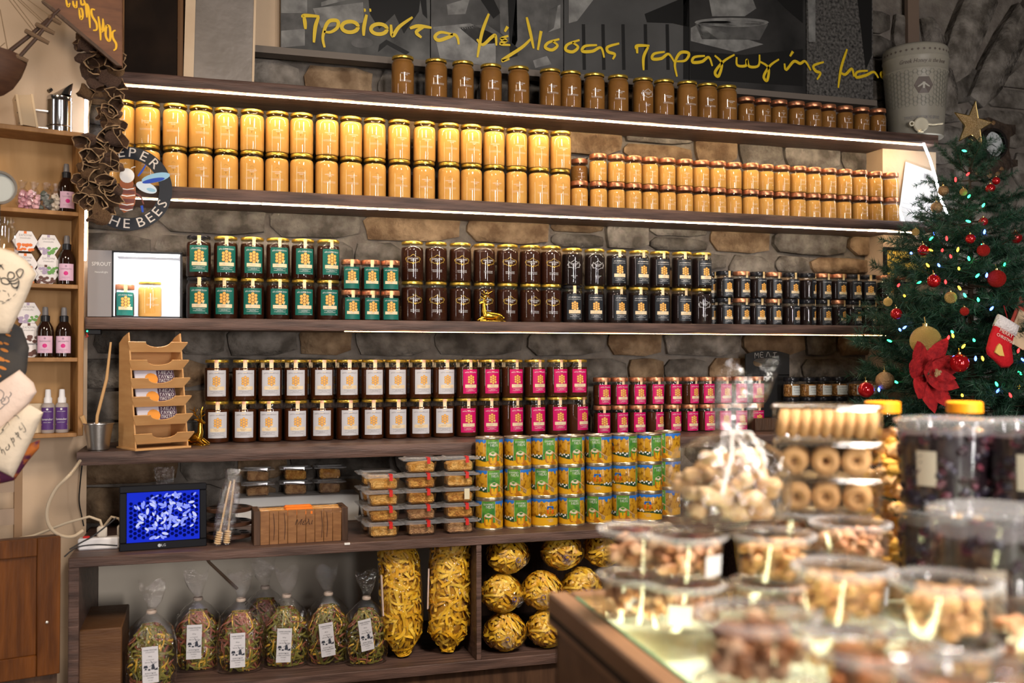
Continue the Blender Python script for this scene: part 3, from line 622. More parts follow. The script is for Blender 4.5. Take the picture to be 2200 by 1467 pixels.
# ------------------------------------------------------------------ garland of dried pods
POD = [mat('pod_a', (.11,.055,.028), .8, c2=(.40,.23,.11), nscale=16, bump=.9, bscale=60), mat('pod_b', (.09,.048,.036), .8, c2=(.27,.16,.11), nscale=16, bump=.9, bscale=60)]
PODV = []; PODIN = mat('pod_inside_shade', (.05,.024,.012), .8, c2=(.12,.06,.03), nscale=20, bump=.6, bscale=60); PODRIM = mat('pod_rim_highlight', (.30,.19,.10), .8)  # shade in the hollows and highlight on the rims painted as colours
for k in range(5):
    rr = random.Random(300+k); vs = []; fs = []; n = 14; rings = [(.12,-1),(.45,-.95),(.75,-.6),(.88,-.1),(.86,.4),(1.02,.8),(1.12,.95),(1.0,.97),(.80,.4),(.66,-.2),(.3,-.5)]
    ph = [rr.uniform(0,6) for _ in range(4)]
    for i, (r, z) in enumerate(rings):
        for j in range(n):
            a = 2*PI*j/n; q = 1+.16*math.sin(2*a+ph[0])+.10*math.sin(5*a+ph[1]+i*.4)+.05*math.sin(7*a+ph[2]-i)
            vs.append((r*q*math.cos(a), r*q*.70*math.sin(a), z*.95+.22*math.sin(3*a+ph[3])*(i/9)))
    for i in range(len(rings)-1):
        for j in range(n): fs.append((i*n+j, i*n+(j+1)%n, (i+1)*n+(j+1)%n, (i+1)*n+j))
    fs += [tuple(range(n-1,-1,-1)), tuple(range((len(rings)-1)*n, len(rings)*n))]
    mb = MB().add(vs, fs); mb.m = [2 if f_ // n == 6 else (1 if f_ // n > 6 else 0) for f_ in range(len(fs))]; PODV.append(mb.mesh('dried_pod', [POD[k % 2], PODIN, PODRIM], ang=70))
GY = -.12
gar = thing('dried_garland', 'garland of shrivelled brown dried pods hanging on a string by the round sign', 'garland', at(240,130,GY)); gl = gar.location.copy()
pods = [(177,82,14),(190,96,16),(172,100,11),(187,127,20),(205,112,12),(190,152,19),(203,181,17),(186,201,15),(208,203,13),
        (243,131,19),(248,150,17),(240,170,18),(246,187,20),(238,206,17),(248,222,17),(233,234,15),(245,240,16),(240,262,19),(228,250,13),(249,275,15),(234,285,19),(246,298,19),(226,303,17),
        (188,300,20),(205,320,17),(190,335,19),(222,322,18),(240,322,17),(210,345,19),(184,360,18),(232,345,16),(225,362,18),(196,375,19),(250,358,16),(180,392,17),(212,385,17),(232,390,16),(192,405,18),(180,420,16),(205,412,18),(224,412,17),(246,408,17),(195,432,16),(238,430,17),(214,440,18),(228,452,15),(203,448,15),(216,464,17)]
rr = random.Random(5)
for x, y, r in pods:
    p = at(x, y, GY+rr.uniform(-.03,.015)); o = inst('dried_pod', PODV[rr.randrange(5)], gar, p-gl); k = r/735*1.12; o.scale = (k, k, k*rr.uniform(.8,1.15)); o.rotation_euler = (rr.uniform(.5,2.4), rr.uniform(-.9,.9), rr.uniform(-1.2,1.2))
mb = MB(); 
for pts in ([(185,60),(187,127),(203,181),(190,250),(188,300),(190,400)], [(262,100),(243,131),(246,187),(240,262),(246,298),(230,400),(216,464)]): mb.tube([at(x,y,GY)-gl for x,y in pts], .0012, 5)
mb.build('string', mat('twine', (.35,.25,.14), .8), gar)
# ------------------------------------------------------------------ round clear bee sign
RY = -.05; rc = at(275, 405, RY); RS = 94/ (FPX/((RY-CAMY)/ray(275,405).y)); kk = RS/94*.965
t = thing('round_sign', 'round clear sign with black lettered ring and a painted bee', 'sign', rc)
MB().lathe([(RS,-.0015),(RS,.0015)], 48, X=Matrix.Rotation(PI/2,4,'X')).build('clear_disc', thin('acrylic', (.97,.97,.97), .02, 1.45, .8), t)
def ring2(r0, r1, y, n=64):
    vs = []; 
    for j in range(n): a = 2*PI*j/n; vs += [(r0*math.cos(a), y, r0*math.sin(a)), (r1*math.cos(a), y, r1*math.sin(a))]
    return vs, [(2*j, 2*j+1, (2*j+3) % (2*n), (2*j+2) % (2*n)) for j in range(n)]
MB().add(*ring2(66*kk, 93.5*kk, -.0025)).build('black_ring', mat('ring_black', (.010,.012,.018), .3, spec=.3), t, smooth=False)
def ring_text(chars, top):
    for ch, deg in chars:
        vs, fs = text2d(ch, 30*kk); a = math.radians(deg); R0 = 79.5*kk
        for i, (x, y) in enumerate(vs): pass
        if top: pos = (R0*math.sin(a), R0*math.cos(a)); ro = -a
        else: pos = (R0*math.sin(a), -R0*math.cos(a)); ro = a
        MB().add([(pos[0]+x*1.1*math.cos(ro)-y*math.sin(ro), -.0032, pos[1]+x*1.1*math.sin(ro)+y*math.cos(ro)) for x, y in vs], fs).build('letter', mat('sign_letter', (.62,.56,.50), .4), t, smooth=False)
ring_text([('K',-45),('E',-28),('E',-11),('P',5.8),('E',24),('R',43)], True)
ring_text([('O',-72),('F',-57),('T',-36),('H',-20),('E',-2),('B',20),('E',36),('E',51),('S',67)], False)
mb = MB(); cb = lambda p: ((p[0]-703)/6.11*kk, -(p[1]-764)/6.11*kk)
def fl2(pts, m, y): 
    q = [cb(p) for p in pts]; mb.add([(x, y, z) for x, z in q], [tuple(range(len(q)))[::-1]], m)
def el2(cx, cy, rx, ry, rot=0, n=18): return [(cx+rx*math.cos(2*PI*k/n)*math.cos(rot)-ry*math.sin(2*PI*k/n)*math.sin(rot), cy+rx*math.cos(2*PI*k/n)*math.sin(rot)+ry*math.sin(2*PI*k/n)*math.cos(rot)) for k in range(n)]
fl2(el2(690,590,95,100), 3, -.0028); fl2(el2(685,700,90,70), 0, -.0026)  # white ellipse on the head paints the light strip's reflection
fl2([(575,740),(800,740),(805,880),(790,980),(735,1060),(655,1100),(600,1040),(568,920)], 0, -.0027)
for y0, y1, w0 in ((790,840,112),(905,960,108),(1000,1040,90)): fl2([(685-w0,y0),(685+w0,y0),(685+w0-8,y1),(685-w0+8,y1)], 1, -.003)
for y0 in (760,850,970,1045): fl2([(580+abs(y0-850)*.12,y0-4),(690,y0+14),(795-abs(y0-850)*.15,y0-6),(795-abs(y0-850)*.15,y0+8),(690,y0+28),(580+abs(y0-850)*.12,y0+8)], 3, -.0033)
fl2(el2(1060,600,190,62,-.28), 2, -.0034); fl2(el2(1030,640,150,30,-.25), 4, -.0037); fl2(el2(940,740,140,70,.35), 5, -.0030); fl2(el2(1000,770,60,25,.2), 2, -.0036)
for pts, w_, m in (([(830,590),(880,520),(930,430)],26,4),([(800,820),(870,880),(905,970)],24,1),([(880,990),(895,1080)],36,4),([(740,490),(770,470),(800,465)],10,3)):
    v, f = stroke2d([cb(p) for p in pts], w_/6.11*kk); mb.add([(x,-.0032,z) for x, z in v], f, m)
mb.build('painted_bee', [mat('bee_amber', (.36,.10,.03), .4), mat('bee_brown', (.16,.04,.03), .4), mat('bee_wing', (.28,.50,.66), .3), mat('bee_white_glare', (.85,.83,.8), .3), mat('bee_blue', (.01,.06,.42), .3), mat('bee_wing_pale', (.6,.70,.78), .3)], t, smooth=False)
# ------------------------------------------------------------------ honey canister with tap
cp = at(1966, 284, .09); t = thing('honey_canister', 'pale painted metal honey canister with bee emblem on the top shelf', 'canister', (cp.x, .086, zS1t), -.42)
HC = .352; rr_ = lambda z: .100+.022*min(1, z/.30)
TIN = mat('canister_tin', (.34,.31,.25), .4, c2=(.29,.265,.215), nscale=6)
prof = [(.098,0),(.101,.003)]+[(rr_(z), z) for z in (.05,.1,.15,.2,.245)]+[(rr_(.25)+.003,.252),(rr_(.26),.259),(rr_(.29),.296),(rr_(.3)+.002,.302),(rr_(.31),.308),(rr_(.33),.338),(.118,.347),(.110,HC)]
MB().lathe(prof, 40).build('can_body', TIN, t)
PR1, PR2, PR3 = mat('tin_print_line', (.24,.23,.19), .45), mat('tin_print_brown', (.13,.10,.085), .45), mat('tin_print_grey', (.22,.21,.22), .45)
def wrapc(mb, vs, fs, m, lift): mb.add([((rr_(z)+lift)*math.sin(x/.115), -(rr_(z)+lift)*math.cos(x/.115), z) for x, z in vs], fs, m)
mb = MB(); q = .0098
for i in range(-14, 15):
    for j in range(0, 8):
        x = i*q*1.55; z = .115+j*q*1.80+(q*.9 if i % 2 else 0)
        if z > .243 or (abs(x) < .036 and abs(z-.185) < .036): continue
        o6 = [(x+q*.97*math.cos(a*PI/3), z+q*.97*math.sin(a*PI/3)) for a in range(6)]; i6 = [(x+q*.80*math.cos(a*PI/3), z+q*.80*math.sin(a*PI/3)) for a in range(6)]
        wrapc(mb, o6+i6, [(a, (a+1)%6, (a+1)%6+6, a+6) for a in range(6)], 0, .0012)
wrapc(mb, [(.036*math.cos(a*PI/3), .185+.036*math.sin(a*PI/3)) for a in range(6)]+[(0,.185)], [(a,(a+1)%6,6) for a in range(6)], 1, .0015)
for pts, wd, m in (([(0,.196),(0,.172)],.010,3),([(-.002,.192),(-.012,.184),(-.022,.178)],.006,3),([(.002,.192),(.012,.184),(.022,.178)],.006,3),([(-.004,.180),(.004,.180)],.002,0),([(-.004,.174),(.004,.174)],.002,0)):
    v, f = stroke2d(pts, wd); wrapc(mb, v, f, m, .002)
v, f = text2d('Greek Honey is the best', .022, 'CENTER', .35); kx = .175/(max(a for a, b in v)-min(a for a, b in v)); wrapc(mb, [(a*kx, b+.277) for a, b in v], f, 1, .001)
v, f = text2d('ΣΥΛΛΟΓΗ ΜΕΛΙΣΣΙΩΝ ΤΗΣ ΚΡΗΤΗΣ', .016); kx = .15/(max(a for a, b in v)-min(a for a, b in v)); wrapc(mb, [(a*kx, b+.063) for a, b in v], f, 2, .001)
for i in range(-8, 9): wrapc(mb, [(i*.02+a, .322+b) for a, b in ((-.005,0),(0,.005),(.005,0),(0,-.005))], [(0,1,2,3)], 1, .001)
o_ = mb.build('print', [PR1, PR2, PR3, mat('tin_print_pale', (.45,.42,.36), .45)], t, smooth=False); o_['kind'] = 'stuff'
IV = mat('ivory_plastic', (.72,.66,.50), .4)
mb = MB(); RX = Matrix.Translation((-.012,-.108,.032)) @ Matrix.Rotation(PI/2,4,'X'); mb.lathe([(.026,0),(.028,.004),(.028,.010),(.024,.014),(0,.015)], 24, X=RX); mb.lathe([(.010,-.01),(.010,.012),(.005,.012),(.005,-.01)], 16, X=Matrix.Translation((-.046,-.108,.036))@Matrix.Rotation(PI/2,4,'X'))
mb.tube([(.012,-.118,.034),(.03,-.12,.030),(.068,-.116,.034)], [.004,.003,.003], 8); mb.tube([(-.012,-.112,.012),(-.012,-.112,.004)], .012, 12); mb.build('tap', IV, t)
# wooden post above the canister
o = MB().box((at(1946,30,.2).x, .187, zS1t+.36), (at(1970,30,.2).x, .207, 2.98)).build('wooden_post', mat('post_wood', (.16,.11,.08), .6), smooth=False); tag(origin_to(o, (at(1958,30,.2).x,.197,zS1t+.36)), 'thin brown wooden batten on the wall above the bee canister', 'post')
# ------------------------------------------------------------------ small oak cabinet on the angled wall
CD = .135; CP = WL0+NL*CD                                    # its front plane
cpn = lambda px, py, d=0.0: onp(px, py, CP-NL*d, NL)
e = cpn(181, 600); CR = (e-CP).dot(DL); CLft = -1.15+CR-.0
cab = thing('wall_cabinet', 'open oak cabinet with four compartments on the cream wall at the left edge', 'cabinet', (0,0,0))
zc = lambda px, py: cpn(px, py).z
base = CP+DL*CR; cab.location = (base.x, base.y, zc(176,936)); cab.rotation_euler = (0,0,AL); CZ = cab.location.z
CW = .46; TH = .016; ztop = zc(172,296)-CZ
# local frame: x right along the wall (0 at right edge), y into the wall, z up
MB().rbox((-TH,0,0),(0,CD-.004,ztop), .0015).build('side_panel', WOOD_OAK, cab); MB().rbox((-CW,0,0),(-CW+TH,CD-.004,ztop), .0015).build('side_panel', WOOD_OAK, cab)
MB().rbox((-CW-.01,-.008,ztop),(.006,CD-.004,ztop+.014), .0015).build('top_board', WOOD_OAK, cab); MB().box((-CW+TH,CD-.012,.012),(-TH,CD-.004,ztop)).build('back_panel', mat('oak_ply', (.42,.235,.085), .55, c2=(.36,.19,.06), nscale=5, stretch=(6,6,1)), cab, smooth=False)
shz = [zc(174, y)-CZ for y in (456, 612, 768, 929)]
for z in shz: MB().rbox((-CW+TH,.002,z-.012),(-TH,CD-.012,z), .001).build('shelf', WOOD_OAK, cab)
def cw(px, py, d):                                             # world point at depth d behind the cabinet front
    return cpn(px, py, d)
def cab_pos(px, d, k): p = cpn(px, 600, d); return (p.x, p.y, CZ+shz[k])
BOT = thin('brown_glass', (.25,.10,.04), .03, 1.5, 1.1); LIQ = mat('brown_liquid', (.02,.008,.004), .25)
def lab2(r, w_, z0, z1, items, base_m, mats):
    mb = MB(); v, f = grid2d(-w_/2, w_/2, z0, z1, 10); wrap(mb, r, v, f, 0, .0005)
    for kind, a in items:
        if kind == 't': txt(mb, r, a[0], a[1], a[2], a[3], a[4], .0009, wmax=a[5])
        else:
            x, y, rad, m = a; wrap(mb, r, [(x+rad*math.cos(k*PI/5), y+rad*math.sin(k*PI/5)) for k in range(10)], [tuple(range(10))], m, .0009)
    return mb.mesh('label', [base_m]+mats, False)
PINKP = mat('paper_pink', (.66,.43,.55), .5); MAG = mat('ink_magenta', (.60,.02,.20), .5)
brb = .0235; brown_parts = [('bottle', MB().lathe([(.019,0),(brb,.004),(brb,.074),(.021,.088),(.013,.102),(.010,.108)], 22, cap1=False).mesh('bottle', [mat('amber_bottle', (.018,.007,.004), .08, coat=.6)]), None),
    ('cap', MB().lathe([(.0125,.104),(.0125,.120),(.0095,.122)], 18).mesh('cap', BLACKP), None), ('nozzle', MB().lathe([(.0085,.122),(.0075,.142),(.006,.146)], 16).mesh('nozzle', mat('smoke_cap', (.16,.15,.15), .3)), None),
    ('label', lab2(brb, .044, .013, .062, [('t', ('Τριαντάφυλλο', 0, .047, .006, 1, .030)), ('c', (0,.034,.0062,2)), ('t', ('ΡΟΔΟΝΕΡΟ', 0, .022, .004, 3, .022)), ('t', ('100 ml', 0, .017, .003, 3, None)), ('c', (0,.055,.003,3))], PINKP, [INKG, MAG, mat('ink_mauve', (.35,.22,.30), .5)]), None)]
def brown_bottle(loc, label, rz):
    t = thing('spray_bottle', label, 'bottle', loc, rz, 'brown bottles with pink labels')
    for nm, me, _ in brown_parts: inst(nm, me, t)
    t.scale = (1,1,1.0); return t
brown_bottle(cab_pos(141,.05,0), 'dark spray bottle with pink label beside candy bags in the top compartment', .30)
brown_bottle(cab_pos(143,.045,1), 'dark spray bottle with pink label beside white hexagonal boxes', .05)
brown_bottle(cab_pos(98,.03,2), 'dark spray bottle with pink label, left one of the pair', .1); brown_bottle(cab_pos(138,.03,2), 'dark spray bottle with pink label, right one of the pair', .05)
PUR = mat('paper_purple', (.085,.03,.16), .5); FROST = mat('frosted_plastic', (.42,.36,.33), .35, alpha=.85); WPL = mat('white_plastic', (.78,.76,.76), .35)
spr = [('bottle', MB().lathe([(.0165,0),(.0185,.003),(.0185,.078),(.016,.084),(.010,.088)], 20).mesh('bottle', FROST)), ('spray_cap', MB().lathe([(.0115,.087),(.0115,.100),(.0085,.104),(.0075,.124),(.006,.126)], 16).mesh('spray_cap', WPL)),
       ('label', lab2(.0185, .036, .010, .074, [('t', ('lavender', 0, .040, .009, 1, .030)), ('t', ('BODY MIST', 0, .031, .003, 1, .020)), ('t', ('ΑΓΝΟ ΝΕΡΟ', 0, .062, .003, 1, .022)), ('c', (0,.069,.003,1)), ('t', ('I', 0, .0245, .003, 2, .034))], PUR, [INKW, mat('ink_orange', (.75,.34,.04), .5)]))]
for i, px in enumerate((105, 135)):
    t = thing('spray_bottle', '%s of the two frosted bottles with purple labels' % ('left', 'right')[i], 'bottle', cab_pos(px,.035,3), .05, 'purple labelled spray bottles')
    for nm, me in spr: inst(nm, me, t)
o = MB().rbox((-.02,-.015,0),(.02,.015,.085), .001).build('paper_box', mat('kraft_beige', (.62,.50,.34), .6)); o.location = cab_pos(78,.06,3); o.rotation_euler = (0,0,.5); tag(o, 'beige cardboard box beside the purple labelled bottles', 'box')
# hexagonal soap boxes
HXM = [mat('hex_white', (.74,.70,.68), .5), mat('hex_edge_brown', (.10,.045,.03), .5), INKG, mat('hex_orange', (.72,.16,.02), .5), mat('hex_green', (.12,.30,.06), .5), mat('hex_choc', (.11,.04,.025), .5), mat('hex_lilac', (.38,.30,.42), .5)]
def hexbox(loc, pic, label, edge=1, rz=0.1, rad=.0345):
    t = thing('hexagonal_box', label, 'box', loc, rz, 'hexagonal soap boxes'); d = .03; h6 = [(rad*math.cos(a*PI/3), rad*math.sin(a*PI/3)+rad*.866) for a in range(6)]
    MB().prism(h6, 0, d).build('carton', HXM[edge], t, smooth=False)
    f6 = [(x*.97, (z-rad*.866)*.97+rad*.866) for x, z in h6]; mb = MB().face([(x,-.0006,z) for x, z in f6])
    v, f = text2d('ΣΑΠΟΥΝΙ', .0075); mb.add([(x,-.0012,z+rad*1.35) for x, z in v], f, 2); v, f = text2d('ελαιόλαδο', .0055); mb.add([(x,-.0012,z+rad*1.12) for x, z in v], f, 2)
    v, f = text2d('■', .010); mb.add([(x,-.0012,z+rad*1.58) for x, z in v], f, pic if pic != 4 else 6)
    rr = random.Random(int(rad*9999)+pic+int(loc[0]*1000))
    for q in range(16):
        x, z = rr.uniform(-.5,.5)*rad*1.3, rr.uniform(.12,.62)*rad; s = rr.uniform(.12,.2)*rad; m = pic if pic != 4 else (4 if x > 0 else 6)
        mb.add([(x+s*math.cos(k*PI/3+q), -.0012-q*.00004, z+s*.8*math.sin(k*PI/3+q)) for k in range(6)], [tuple(range(6))[::-1]], m)
    mb.build('face_print', HXM, t, smooth=False); return t
zrow = zc(174,612)
def hx(px, py, d, pic, label, edge=1): p = cpn(px, py, d); return hexbox((p.x, p.y, p.z-.0345*.866), pic, label, edge, AL)
hexbox((*cab_pos(98,.055,1)[:2], CZ+shz[1]), 5, 'white hexagonal box with chocolate picture at the bottom of its pile', 1, AL)
hx(104, 568, .055, 4, 'white hexagonal box with green sprig in the middle of the pile'); hx(104, 526, .055, 4, 'white hexagonal box with green sprig on top of the pile')
hexbox((*cab_pos(54,.05,1)[:2], CZ+shz[1]), 3, 'white hexagonal box behind the bee pouch at the bottom of its pile', 1, AL)
hx(54, 566, .05, 3, 'white hexagonal box half hidden by the bee pouch'); hx(54, 518, .045, 3, 'white hexagonal box with orange picture on top of the pile')
hexbox((*cab_pos(62,.05,2)[:2], CZ+shz[2]), 5, 'white hexagonal box at the bottom beside the pair of bottles', 1, AL)
hx(62, 716, .045, 5, 'upside down hexagonal box with chocolate picture'); hx(60, 672, .045, 4, 'hexagonal box with green sprig and purple edge', 6)
# candy bags in top compartment
FILM = thin('cellophane', (.96,.96,.96), .08, 1.45, 1.6, .05, bump=.9, bscale=60)
for i, (px, c, lb) in enumerate(((47,(.55,.25,.30),'clear bag of dusky pink sweets at the left in the top compartment'),(72,(.72,.42,.45),'clear bag of rose pink sweets in the top compartment'),(98,(.10,.11,.09),'clear bag of dark green sweets in the top compartment'),(120,(.60,.52,.42),'clear bag of cream sweets next to the dark bottle'))):
    t = thing('sweet_bag', lb, 'bag', cab_pos(px,.05,0), 0, 'bags of sweets'); mb = MB(); rr = random.Random(i)
    for q in range(16): mb.blob((rr.uniform(-.014,.014), rr.uniform(-.012,.012), .008+.048*q/16), .0085, 1, wob=.1, seed=q)
    mb.build('sweets', mat('sweet_%d' % i, c, .5), t)['kind'] = 'stuff'
    MB().blob((0,0,.034), (.020,.018,.034), 2, wob=.12, seed=i+3).build('clear_bag', FILM, t)
    MB().lathe([(.006,.064),(.012,.078),(.013,.084)], 10, cap0=False, cap1=False).build('gathered_top', FILM, t)
# ------------------------------------------------------------------ bee smoker on top of the cabinet
ctz = CZ+ztop+.014; sp_ = cpn(127, 288, .055)
STEEL = mat('polished_steel', (.55,.55,.56), .16, 1.0)
sm = thing('bee_smoker', 'polished steel bee smoker with wooden bellows on top of the oak cabinet', 'smoker', (sp_.x, sp_.y, ctz), AL)
MB().lathe([(.033,0),(.034,.002),(.034,.020),(.036,.022),(.034,.024),(.034,.094),(.0355,.097),(.034,.100),(.034,.108),(.030,.112)], 30).build('fire_box', STEEL, sm)
mb = MB(); cone = [(-.032,.0,.110),(.032,0,.110)]; n = 16; vs = []
for k in range(n): a = 2*PI*k/n; vs.append((.032*math.cos(a), .032*math.sin(a), .112+.006*math.cos(a)))
for k in range(n): a = 2*PI*k/n; vs.append((.028+.009*math.cos(a), .009*math.sin(a), .150+.006*math.cos(a)))
mb.add(vs, [(k,(k+1)%n,n+(k+1)%n,n+k) for k in range(n)]+[tuple(range(n,2*n))]); mb.tube([(-.03,-.005,.122),(-.022,0,.130)], .006, 8); mb.build('spout', STEEL, sm)
bw = mat('bellows_wood', (.62,.45,.27), .6)
X = Matrix.Translation((-.075,0,.0))@Matrix.Rotation(-.16,4,'Y')
MB().box((-.030,-.035,.012),(-.024,.035,.100), X=X).build('bellows_board', bw, sm, smooth=False); MB().box((.010,-.035,.004),(.016,.035,.100), X=X).build('bellows_board', bw, sm, smooth=False)
mb = MB(); mb.add([X@Vector(p) for p in ((-.024,-.033,.014),(.010,-.033,.006),(.010,-.033,.098),(-.024,-.033,.098),(-.024,.033,.014),(.010,.033,.006),(.010,.033,.098),(-.024,.033,.098))], [(0,1,2,3),(7,6,5,4),(3,2,6,7),(4,5,1,0)]); mb.build('bellows_leather', mat('leather_tan', (.50,.36,.22), .7), sm, smooth=False)
MB().box((-.066,-.012,.010),(-.030,.012,.014)).box((-.066,-.012,.060),(-.03,.012,.064)).build('bracket', STEEL, sm, smooth=False)
mb = MB()
for z in (.02,.05,.085): mb.blob(X@Vector((-.031,-.025,z)), .002, 1)
mb.build('rivets', STEEL, sm)
# ------------------------------------------------------------------ model ship hanging upper left
HY = -.32; hp = lambda x, y, d=0: at(x, y, HY+d)
sh = thing('model_ship', 'dark wooden model sailing ship with rigging hanging in the upper left corner', 'model ship', hp(0,150)); s0 = sh.location.copy()
HULL = mat('hull_wood', (.045,.017,.008), .6, c2=(.075,.032,.015), nscale=7, stretch=(2,2,9)); mb = MB(); secs = []
for x, yt, yb, wd in ((58,128,140,.004),(46,122,168,.018),(28,116,192,.032),(8,112,205,.044),(-30,112,216,.055),(-70,112,220,.06)):
    top, bot = hp(x,yt)-s0, hp(x,yb)-s0; mid = (top+bot)/2
    secs.append([top+Vector((0,-wd,0)), top*.6+bot*.4+Vector((0,-wd*1.05,0)), top*.25+bot*.75+Vector((0,-wd*.7,0)), bot, top*.25+bot*.75+Vector((0,wd*.7,0)), top*.6+bot*.4+Vector((0,wd*1.05,0)), top+Vector((0,wd,0))])
vs = [p for s in secs for p in s]; fs = []
for i in range(len(secs)-1):
    for j in range(7): fs.append((i*7+j, i*7+(j+1)%7, i*7+7+(j+1)%7, i*7+7+j))
mb.add(vs, fs+[tuple(range(7)), tuple(range((len(secs)-1)*7+6, (len(secs)-1)*7-1, -1))]); mb.build('hull', HULL, sh, ang=50)
SPAR = mat('spar_wood', (.05,.024,.014), .55)
MB().tube([hp(18,112)-s0, hp(72,70)-s0, hp(128,20)-s0], [.006,.0055,.004], 8).build('bowsprit', SPAR, sh); MB().tube([hp(42,122,-.02)-s0, hp(78,82,-.02)-s0, hp(116,34,-.02)-s0], [.005,.005,.004], 8).build('jib_boom', SPAR, sh)
for a, b in (((55,66),(105,93)),((78,52),(117,72)),((106,36),(131,51)),((20,112),(60,132))): MB().tube([hp(*a,-.012)-s0, hp((a[0]+b[0])/2,(a[1]+b[1])/2,-.02)-s0, hp(*b,-.012)-s0], [.006,.0065,.005], 8).build('crosspiece', mat('old_rope_wood', (.13,.08,.045), .7), sh)
mb = MB()
for a, b in (((15,-6),(70,65)),((24,-6),(76,62)),((32,-6),(92,50)),((38,-6),(96,48)),((52,-6),(110,36)),((82,-6),(112,14)),((0,20),(17,110)),((0,101),(11,92))): mb.tube([hp(*a)-s0, hp(*b)-s0], .0011, 5)
mb.build('rigging', mat('rigging_rope', (.17,.11,.06), .8), sh)
MB().tube([hp(-30,112)-s0, hp(-32,-60)-s0], .006, 8).build('mast', SPAR, sh)
# ------------------------------------------------------------------ pouches hanging on a stand at the left edge
def ear_tri(pts):
    import mathutils
    return [tuple(t_) for t_ in mathutils.geometry.tessellate_polygon([[Vector((x, y, 0)) for x, y in pts]])]
def pouch(name, pxs, z, th, m, label, group=None, cat='pouch'):
    n = len(pxs); cx = sum(p[0] for p in pxs)/n; cy = sum(p[1] for p in pxs)/n
    D = []
    for i in range(n):                                   # refine the outline
        a, b = pxs[i], pxs[(i+1) % n]
        for k in range(4): D.append((a[0]+(b[0]-a[0])*k/4, a[1]+(b[1]-a[1])*k/4))
    n = len(D); vs = []; fs = []; c = atz(cx, cy, z)
    for s in (1, -1):
        for k, (t_, b_) in enumerate(((1,0),(.92,.55),(.7,.85),(.35,1))):
            if s == -1 and k == 0: continue
            for x, y in D: vs.append(atz(cx+(x-cx)*t_, cy+(y-cy)*t_, z)-FWD*(th*b_*s*.5)-c)
    def ring(s, k): return k*n if s == 1 else (0 if k == 0 else (3+k)*n)
    for s in (1, -1):
        for k in range(3):
            for j in range(n):
                q = (ring(s,k)+j, ring(s,k)+(j+1)%n, ring(s,k+1)+(j+1)%n, ring(s,k+1)+j); fs.append(q if s == -1 else q[::-1])
        cap = tuple(ring(s,3)+j for j in range(n)); fs.append(cap if s == -1 else cap[::-1])
    t = thing(name, label, cat, c, 0, group); MB().add(vs, fs).build('cloth_body', m, t, ang=70); return t, c
def on_pouch(t, c, z, th, strokes, wpx, m, name, filled=()):
    mb = MB(); off = -FWD*(th*.52)
    for n_, st in enumerate(strokes):
        closed = st[0] == 'o'; pts = st[1:] if closed else st; of2 = off-FWD*.00015*n_
        v, fs = stroke2d(pts, wpx, closed); mb.add([atz(x, y, z)+of2-c for x, y in v], fs)
    for pl in filled: mb.add([atz(x, y, z)+off*1.02-c for x, y in pl], [tuple(range(len(pl)))])
    o = mb.build(name, m, t, smooth=False); o['kind'] = 'stuff'; return o
CANV = mat('canvas_cream', (.68,.58,.45), .85, c2=(.74,.64,.51), nscale=10, bump=.2, bscale=80); CANP = mat('canvas_pink', (.70,.55,.46), .85, c2=(.75,.61,.53), nscale=10, bump=.2, bscale=80)
BLUEB = mat('bee_cloth_dark', (.035,.038,.042), .8, c2=(.07,.06,.05), nscale=12); PINK_IN = mat('stitch_black', (.02,.02,.02), .7)
zt_ = 2.30
t, c = pouch('bee_pouch', [(-45,520),(0,531),(30,541),(58,560),(78,588),(52,650),(20,716),(-10,716),(-45,700)], zt_, .035, CANV, 'cream cloth pouch printed with a smiling bee and a dotted trail')
f5 = lambda p: (p[0]*190/995, 500+p[1]*280/1467)
on_pouch(t, c, zt_, .035, [[f5(p) for p in s] if s[0] != 'o' else ['o']+[f5(p) for p in s[1:]] for s in (
    ['o',(130,490),(150,450),(195,460),(205,500),(175,525),(140,520)], ['o',(60,520),(100,515),(140,540),(150,575),(110,585),(65,565)], ['o',(225,450),(265,415),(305,430),(290,480),(260,510)], [(130,545),(200,545),(245,515)],[(150,575),(215,575),(260,545)],[(165,540),(180,600),(215,625),(250,600),(258,545),(235,510)],[(190,620),(240,625),(258,580)],
    [(0,600),(20,600)],[(0,340),(50,370),(90,420)],[(0,450),(40,500),(55,530)],[(10,345),(30,395),(80,360)])], 2.4, PINK_IN, 'bee_print')
on_pouch(t, c, zt_, .035, [[f5(p) for p in s] for s in ([(20,690),(50,655)],[(75,652),(115,665)],[(135,685),(150,725)],[(145,750),(110,775)],[(85,780),(40,770)],[(20,755),(5,720)],[(0,795),(40,805)],[(70,800),(110,785)],[(140,765),(175,740)],[(195,720),(225,690)],[(235,660),(245,630)])], 1.5, PINK_IN, 'dotted_trail')
f6_ = lambda p: (p[0]*180/943, 780+p[1]*280/1467)
zt2 = 2.33; t, c = pouch('dark_pouch', [(-40,680),(20,688),(48,705),(62,745),(56,800),(38,845),(0,862),(-40,868)], zt2+.03, .035, BLUEB, 'dark pouch with orange bee shapes below the smiling bee pouch')
rr = random.Random(3); on_pouch(t, c, zt2+.03, .035, [], 1, mat('bee_orange', (.55,.20,.04), .7), 'bee_print', [[(x+r*math.cos(k*PI/4)*1.5, y+r*math.sin(k*PI/4)*.6+r*math.cos(k*PI/4)*.5) for k in range(8)] for x, y, r in ((5,735,7),(18,752,6),(8,770,8),(26,720,4),(14,790,6),(3,805,6),(28,708,4),(20,835,5),(2,850,5),(22,738,4),(24,775,4))])
t, c = pouch('be_pouch', [(-40,850),(10,815),(42,794),(72,822),(79,842),(62,868),(30,905),(-5,945),(-40,940)], zt2, .03, CANP, 'pinkish cloth pouch with the handwritten word be')
